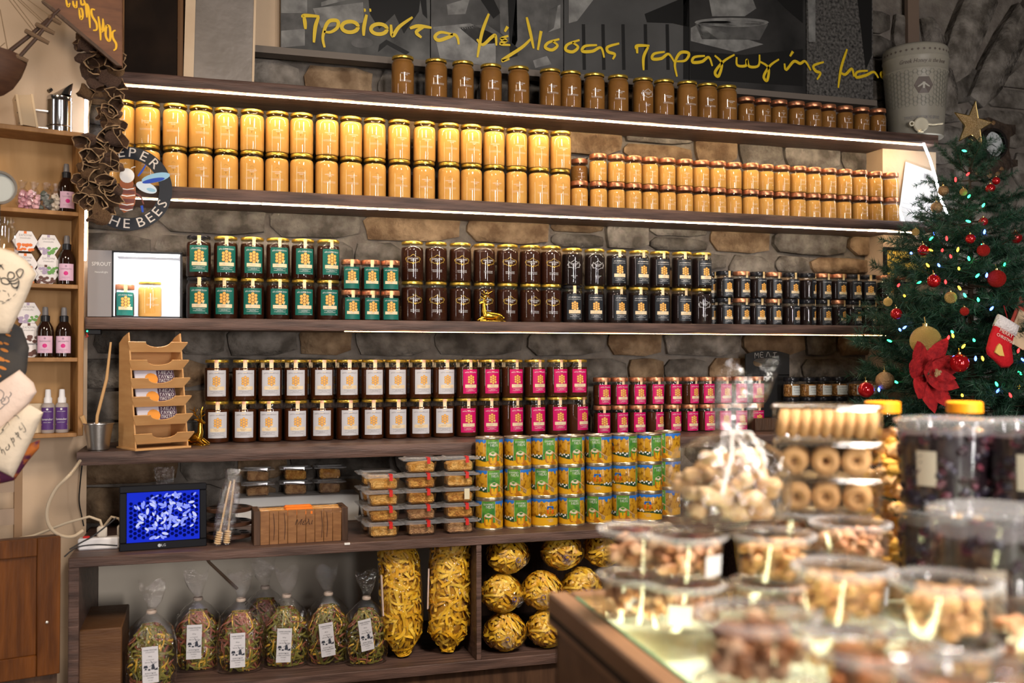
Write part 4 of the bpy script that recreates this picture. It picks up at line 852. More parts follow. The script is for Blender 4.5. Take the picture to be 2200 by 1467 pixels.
on_pouch(t, c, zt2, .03, [[f6_(p) for p in s] for s in ([(-30,330),(20,290),(80,330),(60,400),(0,425),(20,360)],[(50,440),(80,420),(85,390),(60,400),(60,450),(110,455),(140,410),(110,370),(90,420)],[(0,525),(50,505),(100,455)],[(150,320),(165,345),(130,395)])], 1.8, INKG, 'word_print')
t, c = pouch('happy_pouch', [(62,868),(93,886),(70,940),(28,1026),(0,1012),(-40,995),(-40,950),(20,905)], zt2-.04, .035, CANV, 'cream cloth pouch with the handwritten word happy, lowest in the bunch')
def wr(s): return [f6_(p) for p in s]
on_pouch(t, c, zt2-.04, .035, [wr(s) for s in ([(10,950),(40,930),(75,1010)],[(60,1000),(75,960),(100,1000),(105,1022)],[(125,930),(110,950),(125,970),(150,945),(140,900),(160,935)],[(165,830),(210,930)],[(172,860),(195,830),(205,870),(185,885)],[(215,770),(285,850)],[(222,800),(245,770),(255,805),(232,825)],[(262,700),(275,740),(300,720)],[(285,660),(330,730),(330,765),(305,765)],[(0,800),(50,790),(90,740),(70,745),(110,690),(135,655),(150,690)],[(200,590),(235,585),(265,615)])], 1.5, PINK_IN, 'word_print')
t, c = pouch('flower_pouch', [(66,952),(86,944),(84,962),(60,990),(30,1032),(-30,1046),(-40,1000),(10,1000)], zt2+.03, .03, mat('flower_cloth', (.55,.16,.03), .7, c2=(.10,.02,.06), nscale=28, lo=.45, hi=.55), 'glossy flower patterned pouch peeking out below the happy pouch')
# stand that carries the pouches
sp0 = atz(22, 1100, 2.74); st = thing('pouch_stand', 'rough wooden stand with cross slats below the pouches', 'stand', (sp0.x, sp0.y, 0), AL)
MB().box((-.085,0,0),(-.06,.02,1.72)).build('post', WOOD_OAK, st, smooth=False); MB().box((.010,0,0),(.030,.02,1.22)).build('post', mat('worn_post', (.26,.16,.09), .7), st, smooth=False)
for z in (.95,1.04,1.13): MB().box((-.06,.004,z),(.012,.014,z+.045), X=Matrix.Rotation(-.0,4,'Y')).build('slat', mat('slat_grey', (.30,.22,.16), .7), st, smooth=False)
for z in (1.16,1.30,1.45,1.58): MB().tube([(-.07,0,z+.05),(-.07,-.30,z+.05),(-.065,-.36,z+.065)], .0025, 6).build('hook', BLACKP, st)
# round glass at the left edge
gp = atz(-4, 404, 2.5); t = thing('wall_gauge', 'round glass dial with dark metal rim cut by the left edge', 'dial', gp, AL)
MB().lathe([(.036,0),(.042,0),(.042,.016),(.036,.016)], 32, X=Matrix.Rotation(PI/2,4,'X'), cap0=False, cap1=False).build('rim', mat('dark_pewter', (.09,.075,.06), .35, .8), t); MB().lathe([(.037,.004),(.037,.006)], 32, X=Matrix.Rotation(PI/2,4,'X')).build('dial_glass', mat('dial_grey', (.42,.44,.42), .15, coat=.5), t)
MB().tube([(0,.004,-.04),(0,.004,-.6)], .006, 8).build('stem', MATS['dark_pewter'], t)
# ------------------------------------------------------------------ low cabinet with panelled door, lower left
DPL = WL0+NL*.46; dn = lambda x, y: onp(x, y, DPL, NL)
tr = dn(131,1152); t = thing('low_cabinet', 'orange brown wooden cabinet with recessed panel door in the lower left corner', 'cabinet', (tr.x, tr.y, 0), AL); ZT = tr.z; bot = dn(131,1446).z
MB().box((-.5,.018,0),(-.004,.07,ZT-.004)).build('carcass', WOOD_DK, t, smooth=False)
d = bpy.data.objects.new('door', None); col.objects.link(d); d.parent = t
Wd = .42; sw = .055
MB().rbox((-sw,0,bot),(0,.018,ZT), .002).build('stile', WOOD_RED, d); MB().rbox((-Wd,0,bot),(-Wd+sw,.018,ZT), .002).build('stile', WOOD_RED, d)
MB().rbox((-Wd+sw,0,ZT-.045),(-sw,.018,ZT), .002).build('rail', WOOD_RED, d); MB().rbox((-Wd+sw,0,bot),(-sw,.018,bot+.055), .002).build('rail', WOOD_RED, d)
MB().rbox((-Wd+sw,.008,bot+.055),(-sw,.016,ZT-.045), .001).build('panel', WOOD_RED, d)
MB().blob((-.032,-.003,ZT-.215), (.004,.003,.004), 1).build('knob', mat('nail_head', (.7,.68,.64), .3, .6), d)
# clear glass jar at the left edge
gp = atz(4, 535, 2.45); t = thing('glass_jar', 'clear empty glass jar cut by the left edge above the bee pouch', 'jar', gp, 0); MB().lathe([(.028,0),(.030,.003),(.030,.055),(.024,.062),(.024,.075)], 24, cap1=False).build('jar_glass', thin('plain_glass', (.95,.96,.95), .03, 1.5, 1.3, .03), t); MB().lathe([(.025,.066),(.027,.068),(.027,.072),(.025,.074)], 24, cap0=False, cap1=False).build('jar_lip', MATS['plain_glass'], t)
MB().box((-.055,-.03,-.012),(.032,.03,0)).build('bracket', WOOD_OAK, t, smooth=False)
# ------------------------------------------------------------------ lower shelf unit
ULX = at(147,1200,Y5).x; URX = at(1690,1150,Y5).x
un = thing('lower_shelf_unit', 'dark wooden lower shelf unit holding the pasta bags', 'shelving', (ULX, Y5, 0)); U = lambda x: x-ULX
def ub(name, a, b, m=WOOD_SH, r=.0015): return MB().rbox(a, b, r).build(name, m, un)
ub('top_board', (0,0,zS5b),(URX-ULX,WALLY-Y5-.01,zS5t)); ub('bottom_board', (0,0,zS6b),(URX-ULX,WALLY-Y5-.01,zS6t))
xd0, xd1 = U(at(1024,1300,Y5).x), U(at(1035,1300,Y5).x)
ub('side_panel', (0,.002,0),(.026,WALLY-Y5-.012,zS5b)); ub('divider', (xd0,.002,zS6t),(xd1,WALLY-Y5-.012,zS5b)); ub('side_panel', (URX-ULX-.026,.002,0),(URX-ULX,WALLY-Y5-.012,zS5b))
ub('plinth_board', (.026,.02,zS6b-.16),(URX-ULX-.026,.04,zS6b-.004), WOOD_DK); ub('plinth_board', (.026,.02,zS6b-.33),(URX-ULX-.026,.04,zS6b-.166), WOOD_DK)
MB().box((.027,WALLY-Y5-.03,zS6t),(xd0,WALLY-Y5-.02,zS5b)).build('back_panel', mat('niche_panel', (.56,.50,.41), .8, c2=(.60,.54,.45), nscale=4), un, smooth=False)
MB().box((xd1,WALLY-Y5-.03,zS6t),(URX-ULX-.027,WALLY-Y5-.02,zS5b)).build('back_panel', WOOD_DK, un, smooth=False)
MB().tube([(U(at(405,1195,.17).x),WALLY-Y5-.04,zS5b-.002),(U(at(450,1260,.17).x),WALLY-Y5-.04,zS5b-.10),(U(at(510,1330,.17).x),WALLY-Y5-.04,zS5b-.19)], .005, 6).build('cable', mat('brown_cable', (.17,.11,.07), .7), un)
# white price tag on the shelf edge
p = at(746,1168,Y5-.002); o = MB().rbox((-.008,-.001,-.003),(.008,.001,.003), .0003).build('price_tag', WHITE); o.location = p; tag(o, 'tiny white tag on the edge of the lower shelf top', 'tag')
# dark box in the left niche
b0 = at(168,1350,Y5+.03); b1 = at(262,1350,Y5+.03); o = MB().rbox((0,0,0),(b1.x-b0.x,.27,at(200,1352,Y5+.03).z-zS6t), .003).build('wooden_crate', mat('crate_wood', (.09,.038,.014), .55, c2=(.14,.064,.024), nscale=5, stretch=(1,1,6), bump=.2)); o.location = (b0.x, Y5+.03, zS6t); tag(o, 'plain brown wooden box at the left end of the bottom shelf', 'box')
# ------------------------------------------------------------------ pasta
def noodles(seed, n, prof, zr, wd, mats, ln):
    """ribbons lying in loose loops near a rounded surface; prof(z) gives the half widths there"""
    rr = random.Random(seed); mb = MB()
    for i in range(n):
        th = rr.uniform(0,2*PI); z = rr.uniform(*zr); d = rr.uniform(0,2*PI); q = rr.uniform(.80,1.0); L_ = rr.uniform(.5,1)*ln; cv = rr.uniform(-1,1)*2.6/ln; pts = []; nr = []; st = L_/8
        for k in range(9):
            zz = min(max(z,zr[0]),zr[1]); a, b = prof(zz); w_ = q+.05*math.sin(k*1.1+i); pts.append((a*w_*math.cos(th), b*w_*math.sin(th), zz)); nr.append((math.cos(th)+.35*math.sin(k*.9+i*2), math.sin(th)+.35*math.cos(k*.8+i), .4*math.sin(k*.7+i)))
            th += math.cos(d)*st/max(a,.012); z += math.sin(d)*st; d += cv*st*(1+.6*math.sin(k+i))
        mb.ribbon(pts, wd*rr.uniform(.75,1.2), rr.randrange(len(mats)), nrm=nr)
    return mb.mesh('pasta', mats, True, 180)
PG, PY, PR = mat('pasta_green', (.17,.155,.028), .5), mat('pasta_yellow', (.60,.36,.045), .5), mat('pasta_red', (.26,.085,.05), .5)
PYL = [mat('pasta_egg_a', (.82,.47,.025), .45), mat('pasta_egg_b', (.72,.37,.015), .45), mat('pasta_egg_c', (.88,.56,.06), .45)]
def pf1(z): k = 1 if z < .11 else 1-.62*((z-.11)/.06)**1.5; k = min(k, .82+z*4); return .062*k, .043*k
PASTA = [noodles(40+k, 260, pf1, (.006,.168), .0050, [PG,PG,PG,PY,PR] if k != 1 else [PG,PG,PY,PR,PR], .11) for k in range(3)]
CLEAR = thin('clear_film', (.98,.98,.98), .05, 1.45, 1.15, .02, bump=1.0, bscale=48)
def bag_profile(k):
    rr = random.Random(k); vs = []; fs = []; n = 20
    prof = [(.055,.040,0),(.066,.046,.004),(.068,.048,.06),(.067,.047,.12),(.058,.040,.155),(.036,.026,.182),(.012,.010,.203),(.010,.008,.210),(.020,.008,.232),(.032,.006,.262),(.036,.006,.285)]
    ph = rr.uniform(0,6)
    for i, (a, b, z) in enumerate(prof):
        for j in range(n):
            t_ = 2*PI*j/n; w_ = 1+(.10*math.sin(5*t_+ph) if i > 3 else .03*math.sin(4*t_+i))
            e = .75 if i < 5 else 1; c_, s_ = math.cos(t_), math.sin(t_)
            vs.append((a*w_*math.copysign(abs(c_)**e, c_)+(.008*math.sin(ph+i*.4) if i > 7 else 0), b*w_*math.copysign(abs(s_)**e, s_), z+(.012*math.sin(3*t_+ph) if i == len(prof)-1 else 0)))
    for i in range(len(prof)-1):
        for j in range(n): fs.append((i*n+j, i*n+(j+1)%n, (i+1)*n+(j+1)%n, (i+1)*n+j))
    return MB().add(vs, fs).mesh('clear_bag', CLEAR, ang=75)
BAGS = [bag_profile(k) for k in range(3)]
CORE1 = MB().blob((0,0,.080), (.050,.033,.078), 2, wob=.08, seed=2).mesh('pasta_core', mat('pasta_mass', (.09,.075,.015), .7, c2=(.18,.10,.03), nscale=90, bump=.3, bscale=90))
YMASS = mat('egg_mass', (.34,.14,.006), .8, c2=(.60,.32,.02), nscale=60, bump=.3, bscale=90)
mb = MB(); mb.box((-.021,-.0008,0),(.021,0,.098)); 
for s_, y, sz in (('ΖΥΜΑΡΙΚΑ ΠΑΡΑΔΟΣΙΑΚΑ',.089,.0048),('ΧΥΛΟΠΙΤΕΣ',.083,.0042),('500 gr',.072,.0042),('με λαχανικά',.063,.0035),('σπανάκι ντομάτα',.056,.0035),('ΑΓΡΟΤΙΚΟΣ',.026,.0052),('ΣΥΝΕΤΑΙΡΙΣΜΟΣ',.020,.0046),('ΕΛΛΑΔΑ',.014,.004),('τηλ 2810',.007,.003)):
    v, f = text2d(s_, sz); k = min(1, .036/(max(a for a, b in v)-min(a for a, b in v))); mb.add([(a*k,-.0014,b+y) for a, b in v], f, 1)
for pl in ([(.002,.036),(.012,.036),(.010,.050),(.004,.050)], [(-.016,.036),(-.008,.036),(-.011,.040),(-.013,.040)], [(-.018,.041),(-.006,.041),(-.008,.048),(-.016,.048)], [(.010,.034),(.019,.034),(.019,.041),(.012,.037)], [(-.006,.034),(.0,.034),(.0,.038),(-.006,.038)]): mb.add([(x,-.0014,z) for x, z in pl], [tuple(range(len(pl)))], 1)
for a in (.5, 2.1, 3.7, 5.2): v, f = stroke2d([(.007,.050),(.007+.012*math.cos(a),.050+.012*math.sin(a))], .0012); mb.add([(x,-.0015,z) for x, z in v], f, 1)
PLAB = mb.mesh('label', [PAPWHITE, mat('ink_navy', (.03,.035,.05), .6)], False)
TIE = MB().lathe([(.013,.200),(.0145,.204),(.013,.209)], 14, cap0=False, cap1=False).mesh('tie', mat('twist_tie', (.45,.36,.30), .5))
pb = [(325,-.02,0,.03,0,'nearest of the green pasta bags, left end of the bottom shelf'),(425,.10,1,-.02,.02,'green pasta bag second from the left on the bottom shelf'),(517,.05,1,.0,0,'reddish mixed pasta bag third from the left on the bottom shelf'),(615,.06,0,-.05,.0,'green pasta bag fourth from the left on the bottom shelf'),(705,.05,2,.10,.01,'green and yellow pasta bag fifth from the left on the bottom shelf'),(787,.015,0,.14,.03,'small leaning pasta bag next to the tall yellow bags')]
for i, (px, Y, v_, rz, lz, lb) in enumerate(pb):
    P = at(px, 1400, Y5+.07+Y); t = thing('pasta_bag', lb, 'pasta bag', (P.x, Y5+.07+Y, zS6t), rz, 'bags of coloured pasta'); sc_ = .98 if i != 5 else .92; t.scale = (sc_,)*3
    q = inst('pasta', PASTA[v_], t); q['kind'] = 'stuff'; inst('pasta_core', CORE1, t); inst('clear_bag', BAGS[i % 3], t); inst('tie', TIE, t); l = inst('label', PLAB, t, (-.010 if i != 0 else 0, -.053, .022+lz)); l.rotation_euler = (-.04, -rz*.9, 0)
P = at(570, 1400, Y5+.22); t = thing('pasta_bag', 'pasta bag half hidden behind the third and fourth green pasta bags', 'pasta bag', (P.x, Y5+.24, zS6t), 0, 'bags of coloured pasta'); q = inst('pasta', PASTA[1], t); q['kind'] = 'stuff'; inst('pasta_core', CORE1, t); inst('clear_bag', BAGS[1], t); inst('tie', TIE, t)
# tall yellow bags
def pf2(z): k = min(1, .22+z/.085); k = min(k, 1-.55*max(0,(z-.315)/.045)**2); return .064*k, .049*k
for i, (px, Y, rz, tilt, lb) in enumerate(((858,.095,.2,-.05,'tall bag of yellow ribbon pasta leaning beside the small pasta bag'),(962,.095,-.1,.025,'tall bag of yellow ribbon pasta beside the shelf divider'))):
    P = at(px, 1400, Y5+Y); t = thing('tall_pasta_bag', lb, 'pasta bag', (P.x+ (0 if i else .012), Y5+Y, zS6t+.003), rz, 'tall bags of yellow pasta'); t.rotation_euler = (0, tilt, rz)
    q = inst('pasta', noodles(70+i, 420, pf2, (.008,.352), .0080, PYL, .10), t); q['kind'] = 'stuff'
    MB().lathe([(.004,.006),(.035,.04),(.052,.085),(.055,.2),(.050,.32),(.02,.345)], 16, X=Matrix.Diagonal((1,.75,1,1))).build('pasta_core', YMASS, t)
    vs = []; fs = []; n = 20; prof = [(.006,-.002),(.018,.012),(.040,.035),(.062,.075),(.067,.14),(.068,.22),(.067,.29),(.062,.335),(.045,.358),(.02,.366)]
    for a, (r, z) in enumerate(prof):
        for j in range(n): th = 2*PI*j/n; w_ = 1+.04*math.sin(4*th+a*.9+i); vs.append((r*w_*math.cos(th), r*.78*w_*math.sin(th), max(z,-.002)))
    for a in range(len(prof)-1):
        for j in range(n): fs.append((a*n+j, a*n+(j+1)%n, (a+1)*n+(j+1)%n, (a+1)*n+j))
    MB().add(vs, fs).build('clear_bag', CLEAR, t, ang=75)
    MB().blob((0,0,.008), (.010,.010,.010), 1, wob=.2).build('twisted_end', FILM, t)
    MB().box((-.070,-.03,.14),(-.066,-.022,.26)).build('paper_strip', mat('strip_paper', (.55,.42,.36), .6), t, smooth=False)
# round yellow bags
def pf3(z): k = math.sqrt(max(.02, 1-((z-.060)/.056)**2)); return .065*k, .059*k
RCORE = MB().blob((0,0,.056), (.050,.045,.046), 2, wob=.08, seed=2).mesh('pasta_core', YMASS)
RPAS = [noodles(90+k, 190, pf3, (.006,.114), .0078, PYL, .10) for k in range(2)]
RBAG = MB().blob((0,0,.060), (.070,.064,.060), 3, wob=.05, seed=4).mesh('clear_bag', CLEAR)
mb = MB(); mb.lathe([(.006,0),(.009,.006),(.016,.016),(.021,.022)], 12, X=Matrix.Translation((.004,-.060,.052))@Matrix.Rotation(PI/2,4,'X'), cap0=False, cap1=False); GATH = mb.mesh('gathered_end', thin('crumpled_film', (.92,.92,.93), .2, 1.45, 1.0, .08, bump=1.0, bscale=90))
TIEB = MB().lathe([(.0065,.0025),(.0075,.004),(.0065,.0055)], 12, X=Matrix.Translation((.004,-.060,.052))@Matrix.Rotation(PI/2,4,'X'), cap0=False, cap1=False).mesh('tie', mat('tie_blue', (.02,.05,.42), .5))
rb = [(1084,0,.07,'bottom left round bag of yellow pasta right of the divider'),(1176,0,.07,'bottom round bag of yellow pasta second right of the divider'),(1262,0,.09,'bottom round bag of yellow pasta nearest the counter'),
      (1078,1,.075,'middle round bag of yellow pasta against the divider'),(1164,1,.075,'middle round bag of yellow pasta in the heap'),(1250,1,.09,'middle round bag of yellow pasta nearest the counter'),
      (1090,2,.08,'top left round bag of yellow pasta right of the divider'),(1207,2,.08,'top round bag of yellow pasta in the heap'),(1296,2,.09,'top round bag of yellow pasta nearest the counter')]
for i, (px, lev, Y, lb) in enumerate(rb):
    P = at(px, 1300, Y5+Y); t = thing('round_pasta_bag', lb, 'pasta bag', (P.x, Y5+Y, zS6t+lev*.1165), (-.2,.25,0,.3,-.3,.1,.2,-.15,.2)[i], 'round bags of yellow pasta'); q = inst('pasta', RPAS[i % 2], t); q['kind'] = 'stuff'; inst('pasta_core', RCORE, t); inst('clear_bag', RBAG, t); inst('gathered_end', GATH, t); inst('tie', TIEB, t)
# ------------------------------------------------------------------ honey tins
TR, TH_ = .0428, .0945; LIDT = mat('tin_metal', (.62,.52,.36), .3, .9)
def tinmat():
    m = mat('tin_honeycomb', (.60,.30,.015), .3, coat=.3); nt = m.node_tree; N, L = nt.nodes, nt.links; b = N['Principled BSDF']
    tc = N.new('ShaderNodeTexCoord'); vo = N.new('ShaderNodeTexVoronoi'); vo.feature = 'DISTANCE_TO_EDGE'; vo.inputs['Scale'].default_value = 420; vo.inputs['Randomness'].default_value = .25; L.new(tc.outputs['Object'], vo.inputs['Vector'])
    nz = N.new('ShaderNodeTexNoise'); nz.inputs['Scale'].default_value = 90; L.new(tc.outputs['Object'], nz.inputs['Vector'])
    cr = N.new('ShaderNodeValToRGB'); cr.color_ramp.elements[0].color = (.22,.09,.004,1); cr.color_ramp.elements[1].color = (.66,.34,.02,1); cr.color_ramp.elements[1].position = .12; L.new(vo.outputs['Distance'], cr.inputs[0])
    mx = N.new('ShaderNodeMix'); mx.data_type = 'RGBA'; mx.blend_type = 'MULTIPLY'; cr2 = N.new('ShaderNodeValToRGB'); cr2.color_ramp.elements[0].position = .35; cr2.color_ramp.elements[0].color = (.30,.16,.06,1); cr2.color_ramp.elements[1].position = .5
    L.new(nz.outputs[0], cr2.inputs[0]); mx.inputs[0].default_value = .7; L.new(cr.outputs[0], mx.inputs[6]); L.new(cr2.outputs[0], mx.inputs[7]); L.new(mx.outputs[2], b.inputs['Base Color']); return m
TMATS = [tinmat(), mat('tin_blue', (.03,.17,.55), .3, coat=.3), mat('tin_green', (.035,.17,.03), .3, c2=(.13,.33,.04), nscale=50, coat=.3), mat('tin_yellow', (.70,.36,.012), .3, coat=.3), mat('tin_leaf', (.012,.05,.02), .4), mat('tin_white', (.72,.70,.66), .4), mat('tin_amber', (.42,.15,.01), .3), mat('tin_orange', (.62,.11,.01), .3), mat('tin_wood', (.50,.30,.12), .4), mat('tin_black', (.02,.015,.01), .4), mat('tin_cream', (.62,.52,.36), .4)]
body = MB().lathe([(TR-.001,.0045),(TR,.006),(TR,TH_-.006),(TR-.001,TH_-.0045)], 36).mesh('tin_body', TMATS[0])
rimb = MB().lathe([(TR-.002,0),(TR+.0008,0),(TR+.0012,.003),(TR,.0055)], 36, cap0=True, cap1=False).mesh('rim', LIDT)
rims = MB().lathe([(TR,TH_-.0055),(TR+.0012,TH_-.003),(TR+.0006,TH_),(TR-.003,TH_-.0005),(TR-.004,TH_-.0035)], 36, cap0=False).mesh('rim', LIDT)
LIDW = MB().lathe([(TR-.0045,TH_-.0033),(TR-.0045,TH_-.003)], 30).box((-.012,-.03,TH_-.003),(.012,.0,TH_-.0026), 1).mesh('lid_face', [mat('lid_pale', (.42,.33,.30), .35, .3), WHITE])
mb = MB(); C = 2*PI*TR
def tw(vs, fs, m, l): wrap(mb, TR, vs, fs, m, l)
def strip(f0, f1, s0, s1, m, l, n=14):
    vs = []
    for i in range(n+1): s = s0+(s1-s0)*i/n; vs += [(s, f0(s)), (s, f1(s))]
    tw(vs, [(2*i,2*i+2,2*i+3,2*i+1) for i in range(n)], m, l)
rr = random.Random(8); drip = lambda s: TH_-.0135-.002*math.sin(s*400)-.0025*abs(math.sin(s*170))-(.007 if abs(s-.047) < .006 else 0)
strip(drip, lambda s: TH_-.006, -C/2, C/2, 1, .0002, 80)
yt = lambda s: .0315-.12*abs(abs(s)-.085)*(1 if abs(s) > .02 else 1)+.004
strip(lambda s: .0062, lambda s: .018+.014*min(1,abs(s)/.08), -C/2, C/2, 3, .0003, 60)
strip(lambda s: .016+.014*min(1,abs(s)/.08), lambda s: .040+.002*math.sin(s*500)-.006*max(0,1-abs(abs(s)-.085)/.1), -.133, -.02, 4, .00035, 20); strip(lambda s: .016+.014*min(1,abs(s)/.08), lambda s: .038+.002*math.sin(s*500), .072, .095, 4, .00035, 6)
strip(lambda s: .0235, lambda s: TH_-.006, -.021, .021, 2, .0006, 6)
for s in (-.021, .021): strip(lambda s: .022, lambda s: TH_-.008, s-.0004, s+.0004, 10, .0009, 1)
txt(mb, TR, 'ΕΛΛΗΝΙΚΟ', 0, .079, .0078, 5, .001, wmax=.030); txt(mb, TR, 'ΜΕΛΙ', .004, .0705, .0105, 5, .001, wmax=.023)
def pol(pts, m, l): tw(pts, [tuple(range(len(pts)))], m, l)
pol([(-.010,.046),(-.014,.040),(-.013,.018),(-.008,.012),(.008,.012),(.013,.018),(.014,.040),(.010,.046)], 6, .0012); pol([(-.013,.042),(-.011,.048),(0,.053),(.011,.048),(.013,.042),(.004,.038),(-.006,.040)], 10, .0014); pol([(-.009,.034),(.009,.034),(.008,.016),(-.008,.016)], 3, .0014)
v, f = stroke2d([(.010,.047),(.024,.036),(.034,.028)], .004); tw(v, f, 8, .0016); pol([(.032,.033),(.044,.026),(.040,.014),(.029,.021)], 8, .0016)
for k in range(4): v, f = stroke2d([(.0325+k*.0028,.030-k*.0015),(.030+k*.0028,.019-k*.0015)], .001); tw(v, f, 9, .002)
pol([(.006,.012),(.016,.022),(.028,.010),(.024,.0065),(.008,.0065)], 6, .001)
for s, z in ((-.110,.036),(-.104,.039),(-.099,.035),(-.062,.034),(-.055,.037),(-.048,.033),(-.040,.036),(-.033,.030),(-.027,.034),(-.120,.039),(.078,.034),(.085,.037)): pol([(s+.0032*math.cos(k*PI/4), z+.0032*math.sin(k*PI/4)) for k in range(8)], 5, .0012)
pol([(-.096,.042),(-.074,.042),(-.073,.056),(-.097,.056)], 7, .0012); pol([(-.097,.056),(-.073,.056),(-.075,.066),(-.095,.066)], 1, .0012); pol([(-.096,.061),(-.074,.061),(-.074,.0625),(-.096,.0625)], 9, .0016)
txt(mb, TR, 'ΕΛΛΗΝΙΚΟ', -.085, .024, .005, 10, .001, wmax=.022); txt(mb, TR, 'ΜΕΛΙ', -.083, .0185, .007, 10, .001, wmax=.016)
strip(lambda s: .006, lambda s: TH_-.006, .1015, .1035, 9, .0008, 2); strip(lambda s: .006, lambda s: TH_-.006, .106, .107, 9, .0008, 2)
TPRINT = mb.mesh('print', TMATS, False)
tcol = [1051,1112,1169,1227,1286,1341,1394]; J9 = 9.0
ta = [[-.05,.25,J9+.55,.2,-.5,-.1,J9+0],[.36,-.3,-.2,.3,J9+.0,J9-.4,.78],[.27,.2,.4,.43,-.28,.85,.7]]
for row in range(3):
    for i, px in enumerate(tcol):
        P = at(px, 1075, Y5+.125); th = .30+math.atan((px-1100)/FPX); a = ta[row][i]; rz = (a-J9-th+1.91) if a > 5 else a-th
        t = thing('honey_tin', '%s honey tin of the %s layer of the stack' % (nth(i,7), ('bottom','middle','top')[row]), 'tin', (P.x, Y5+.125, zS5t+row*(TH_+.0002)), rz, 'stacked honey tins')
        inst('tin_body', body, t); inst('rim', rims, t); inst('rim', rimb, t); inst('print', TPRINT, t)
        if row == 2: l = inst('lid_face', LIDW, t); l.rotation_euler = (0,0,-rz+i*.9)
for row in range(3):
    P = at(1440, 1075, Y5+.18); t = thing('honey_tin', '%s tin of the set back pile half hidden by the clear cookie bag' % ('bottom','middle','top')[row], 'tin', (P.x, Y5+.20, zS5t+row*(TH_+.0002)-.0), -1.1, 'stacked honey tins'); inst('tin_body', body, t); inst('rim', rims, t); inst('rim', rimb, t); inst('print', TPRINT, t)
# ------------------------------------------------------------------ honeycomb boxes
PET = thin('clear_plastic', (.985,.985,.98), .05, 1.45, .9, .015)
def tray(k):
    W_, D_, Hh = .046, .036, .040; vs = []; ring = lambda w_, d_, z: [(-w_,-d_+.008,z),(-w_+.008,-d_,z),(w_-.008,-d_,z),(w_,-d_+.008,z),(w_,d_-.008,z),(w_-.008,d_,z),(-w_+.008,d_,z),(-w_,d_-.008,z)]
    L = [ring(W_*.86,D_*.86,.001), ring(W_,D_,Hh-.004), ring(W_+.012,D_+.010,Hh-.003), ring(W_+.012,D_+.010,Hh), ring(W_+.002,D_+.002,Hh+.001), ring(W_-.004,D_-.004,Hh+.006)]
    vs = [p for r in L for p in r]; fs = [tuple(range(7,-1,-1)), tuple(range(40,48))]
    for i in range(5):
        for j in range(8): fs.append((i*8+j, i*8+(j+1)%8, i*8+8+(j+1)%8, i*8+8+j))
    return MB().add(vs, fs).mesh('clear_box', PET, ang=30)
TRAY = tray(0)
def flange():
    ring = lambda w_, d_, z: [(-w_,-d_+.008,z),(-w_+.008,-d_,z),(w_-.008,-d_,z),(w_,-d_+.008,z),(w_,d_-.008,z),(w_-.008,d_,z),(-w_+.008,d_,z),(-w_,d_-.008,z)]
    L = [ring(.0463,.0363,.0355), ring(.0585,.0465,.0368), ring(.0588,.0468,.0403), ring(.0482,.0382,.0413), ring(.0425,.0325,.0463)]; vs = [p for r in L for p in r]
    return MB().add(vs, [(i*8+j, i*8+(j+1)%8, i*8+8+(j+1)%8, i*8+8+j) for i in range(4) for j in range(8)]).mesh('lid_rim', mat('flange_sheen', (.60,.60,.62), .25, alpha=.26, spec=.5), ang=30)  # whitish tint paints the sheen of light on the clear rim
FLNG = flange()
COMB = [mat('comb_%d' % i, a, .4, c2=b, nscale=70, bump=1.0, bscale=190, coat=.3, lo=.4, hi=.6) for i, (a, b) in enumerate((((.82,.48,.15),(.60,.28,.05)),((.72,.38,.09),(.46,.19,.04)),((.55,.31,.14),(.33,.16,.07))))]
def chunk(seed):
    rr = random.Random(seed); vs = []; n = 6
    mb = MB(); q = [(-.038,-.030),(.038,-.030),(.038,.030),(-.038,.030)]
    o = mb.rbox((-.038,-.030,.0025),(.038,.030,.031), .005); mb.v = [(x*(1+.04*math.sin(z*300+seed)), y, z+(.005*math.sin(x*60+seed) if z > .01 else 0)) for x, y, z in mb.v]; return mb
CHK = [[chunk(s).mesh('honeycomb', c) for s in (1,4)] for c in COMB]
RTAPE = MB().box((.012,-.0475,.028),(.022,-.0465,.045)).box((.012,-.0475,.0445),(.022,-.02,.0465)).mesh('red_tape', mat('tape_red', (.55,.02,.015), .4)); CTAPE = MB().box((.008,-.0475,.012),(.024,-.0465,.044)).mesh('cream_tape', mat('tape_cream', (.62,.55,.38), .5))
def comb_box(loc, c, lb, tape=True, rz=0, grp='honeycomb boxes'):
    t = thing('honeycomb_box', lb, 'box', loc, rz, grp); inst('clear_box', TRAY, t); inst('lid_rim', FLNG, t); inst('honeycomb', CHK[c][jr.randrange(2)], t)
    if tape == 2: inst('cream_tape', CTAPE, t)
    elif tape: inst('red_tape', RTAPE, t)
    return t
zp = .0468
for s, (px, n, cs, nm) in enumerate(((822,4,(0,1,0,0),'left'),(902,5,(2,2,1,1,0),'middle'),(984,5,(2,1,1,0,0),'right'))):
    P = at(px, 1120, Y5+.085)
    for i in range(n): comb_box((P.x, Y5+.085, zS5t+i*zp), cs[i], 'clear box of honeycomb, %s from the bottom of the %s stack' % (ORD[i], nm), 2 if (s == 2 and i == 2) else True)
P = at(812, 1100, Y5+.2)
for s, (px, n) in enumerate(((806,4),)):
    P = at(px, 1090, Y5+.19)
    for i in range(n): comb_box((P.x, Y5+.19, zS5t+i*zp), (2,1,1,0)[i], 'honeycomb box of the stack set back beside the white box, %s from the bottom' % ORD[i], False, 0, 'honeycomb boxes at the back')
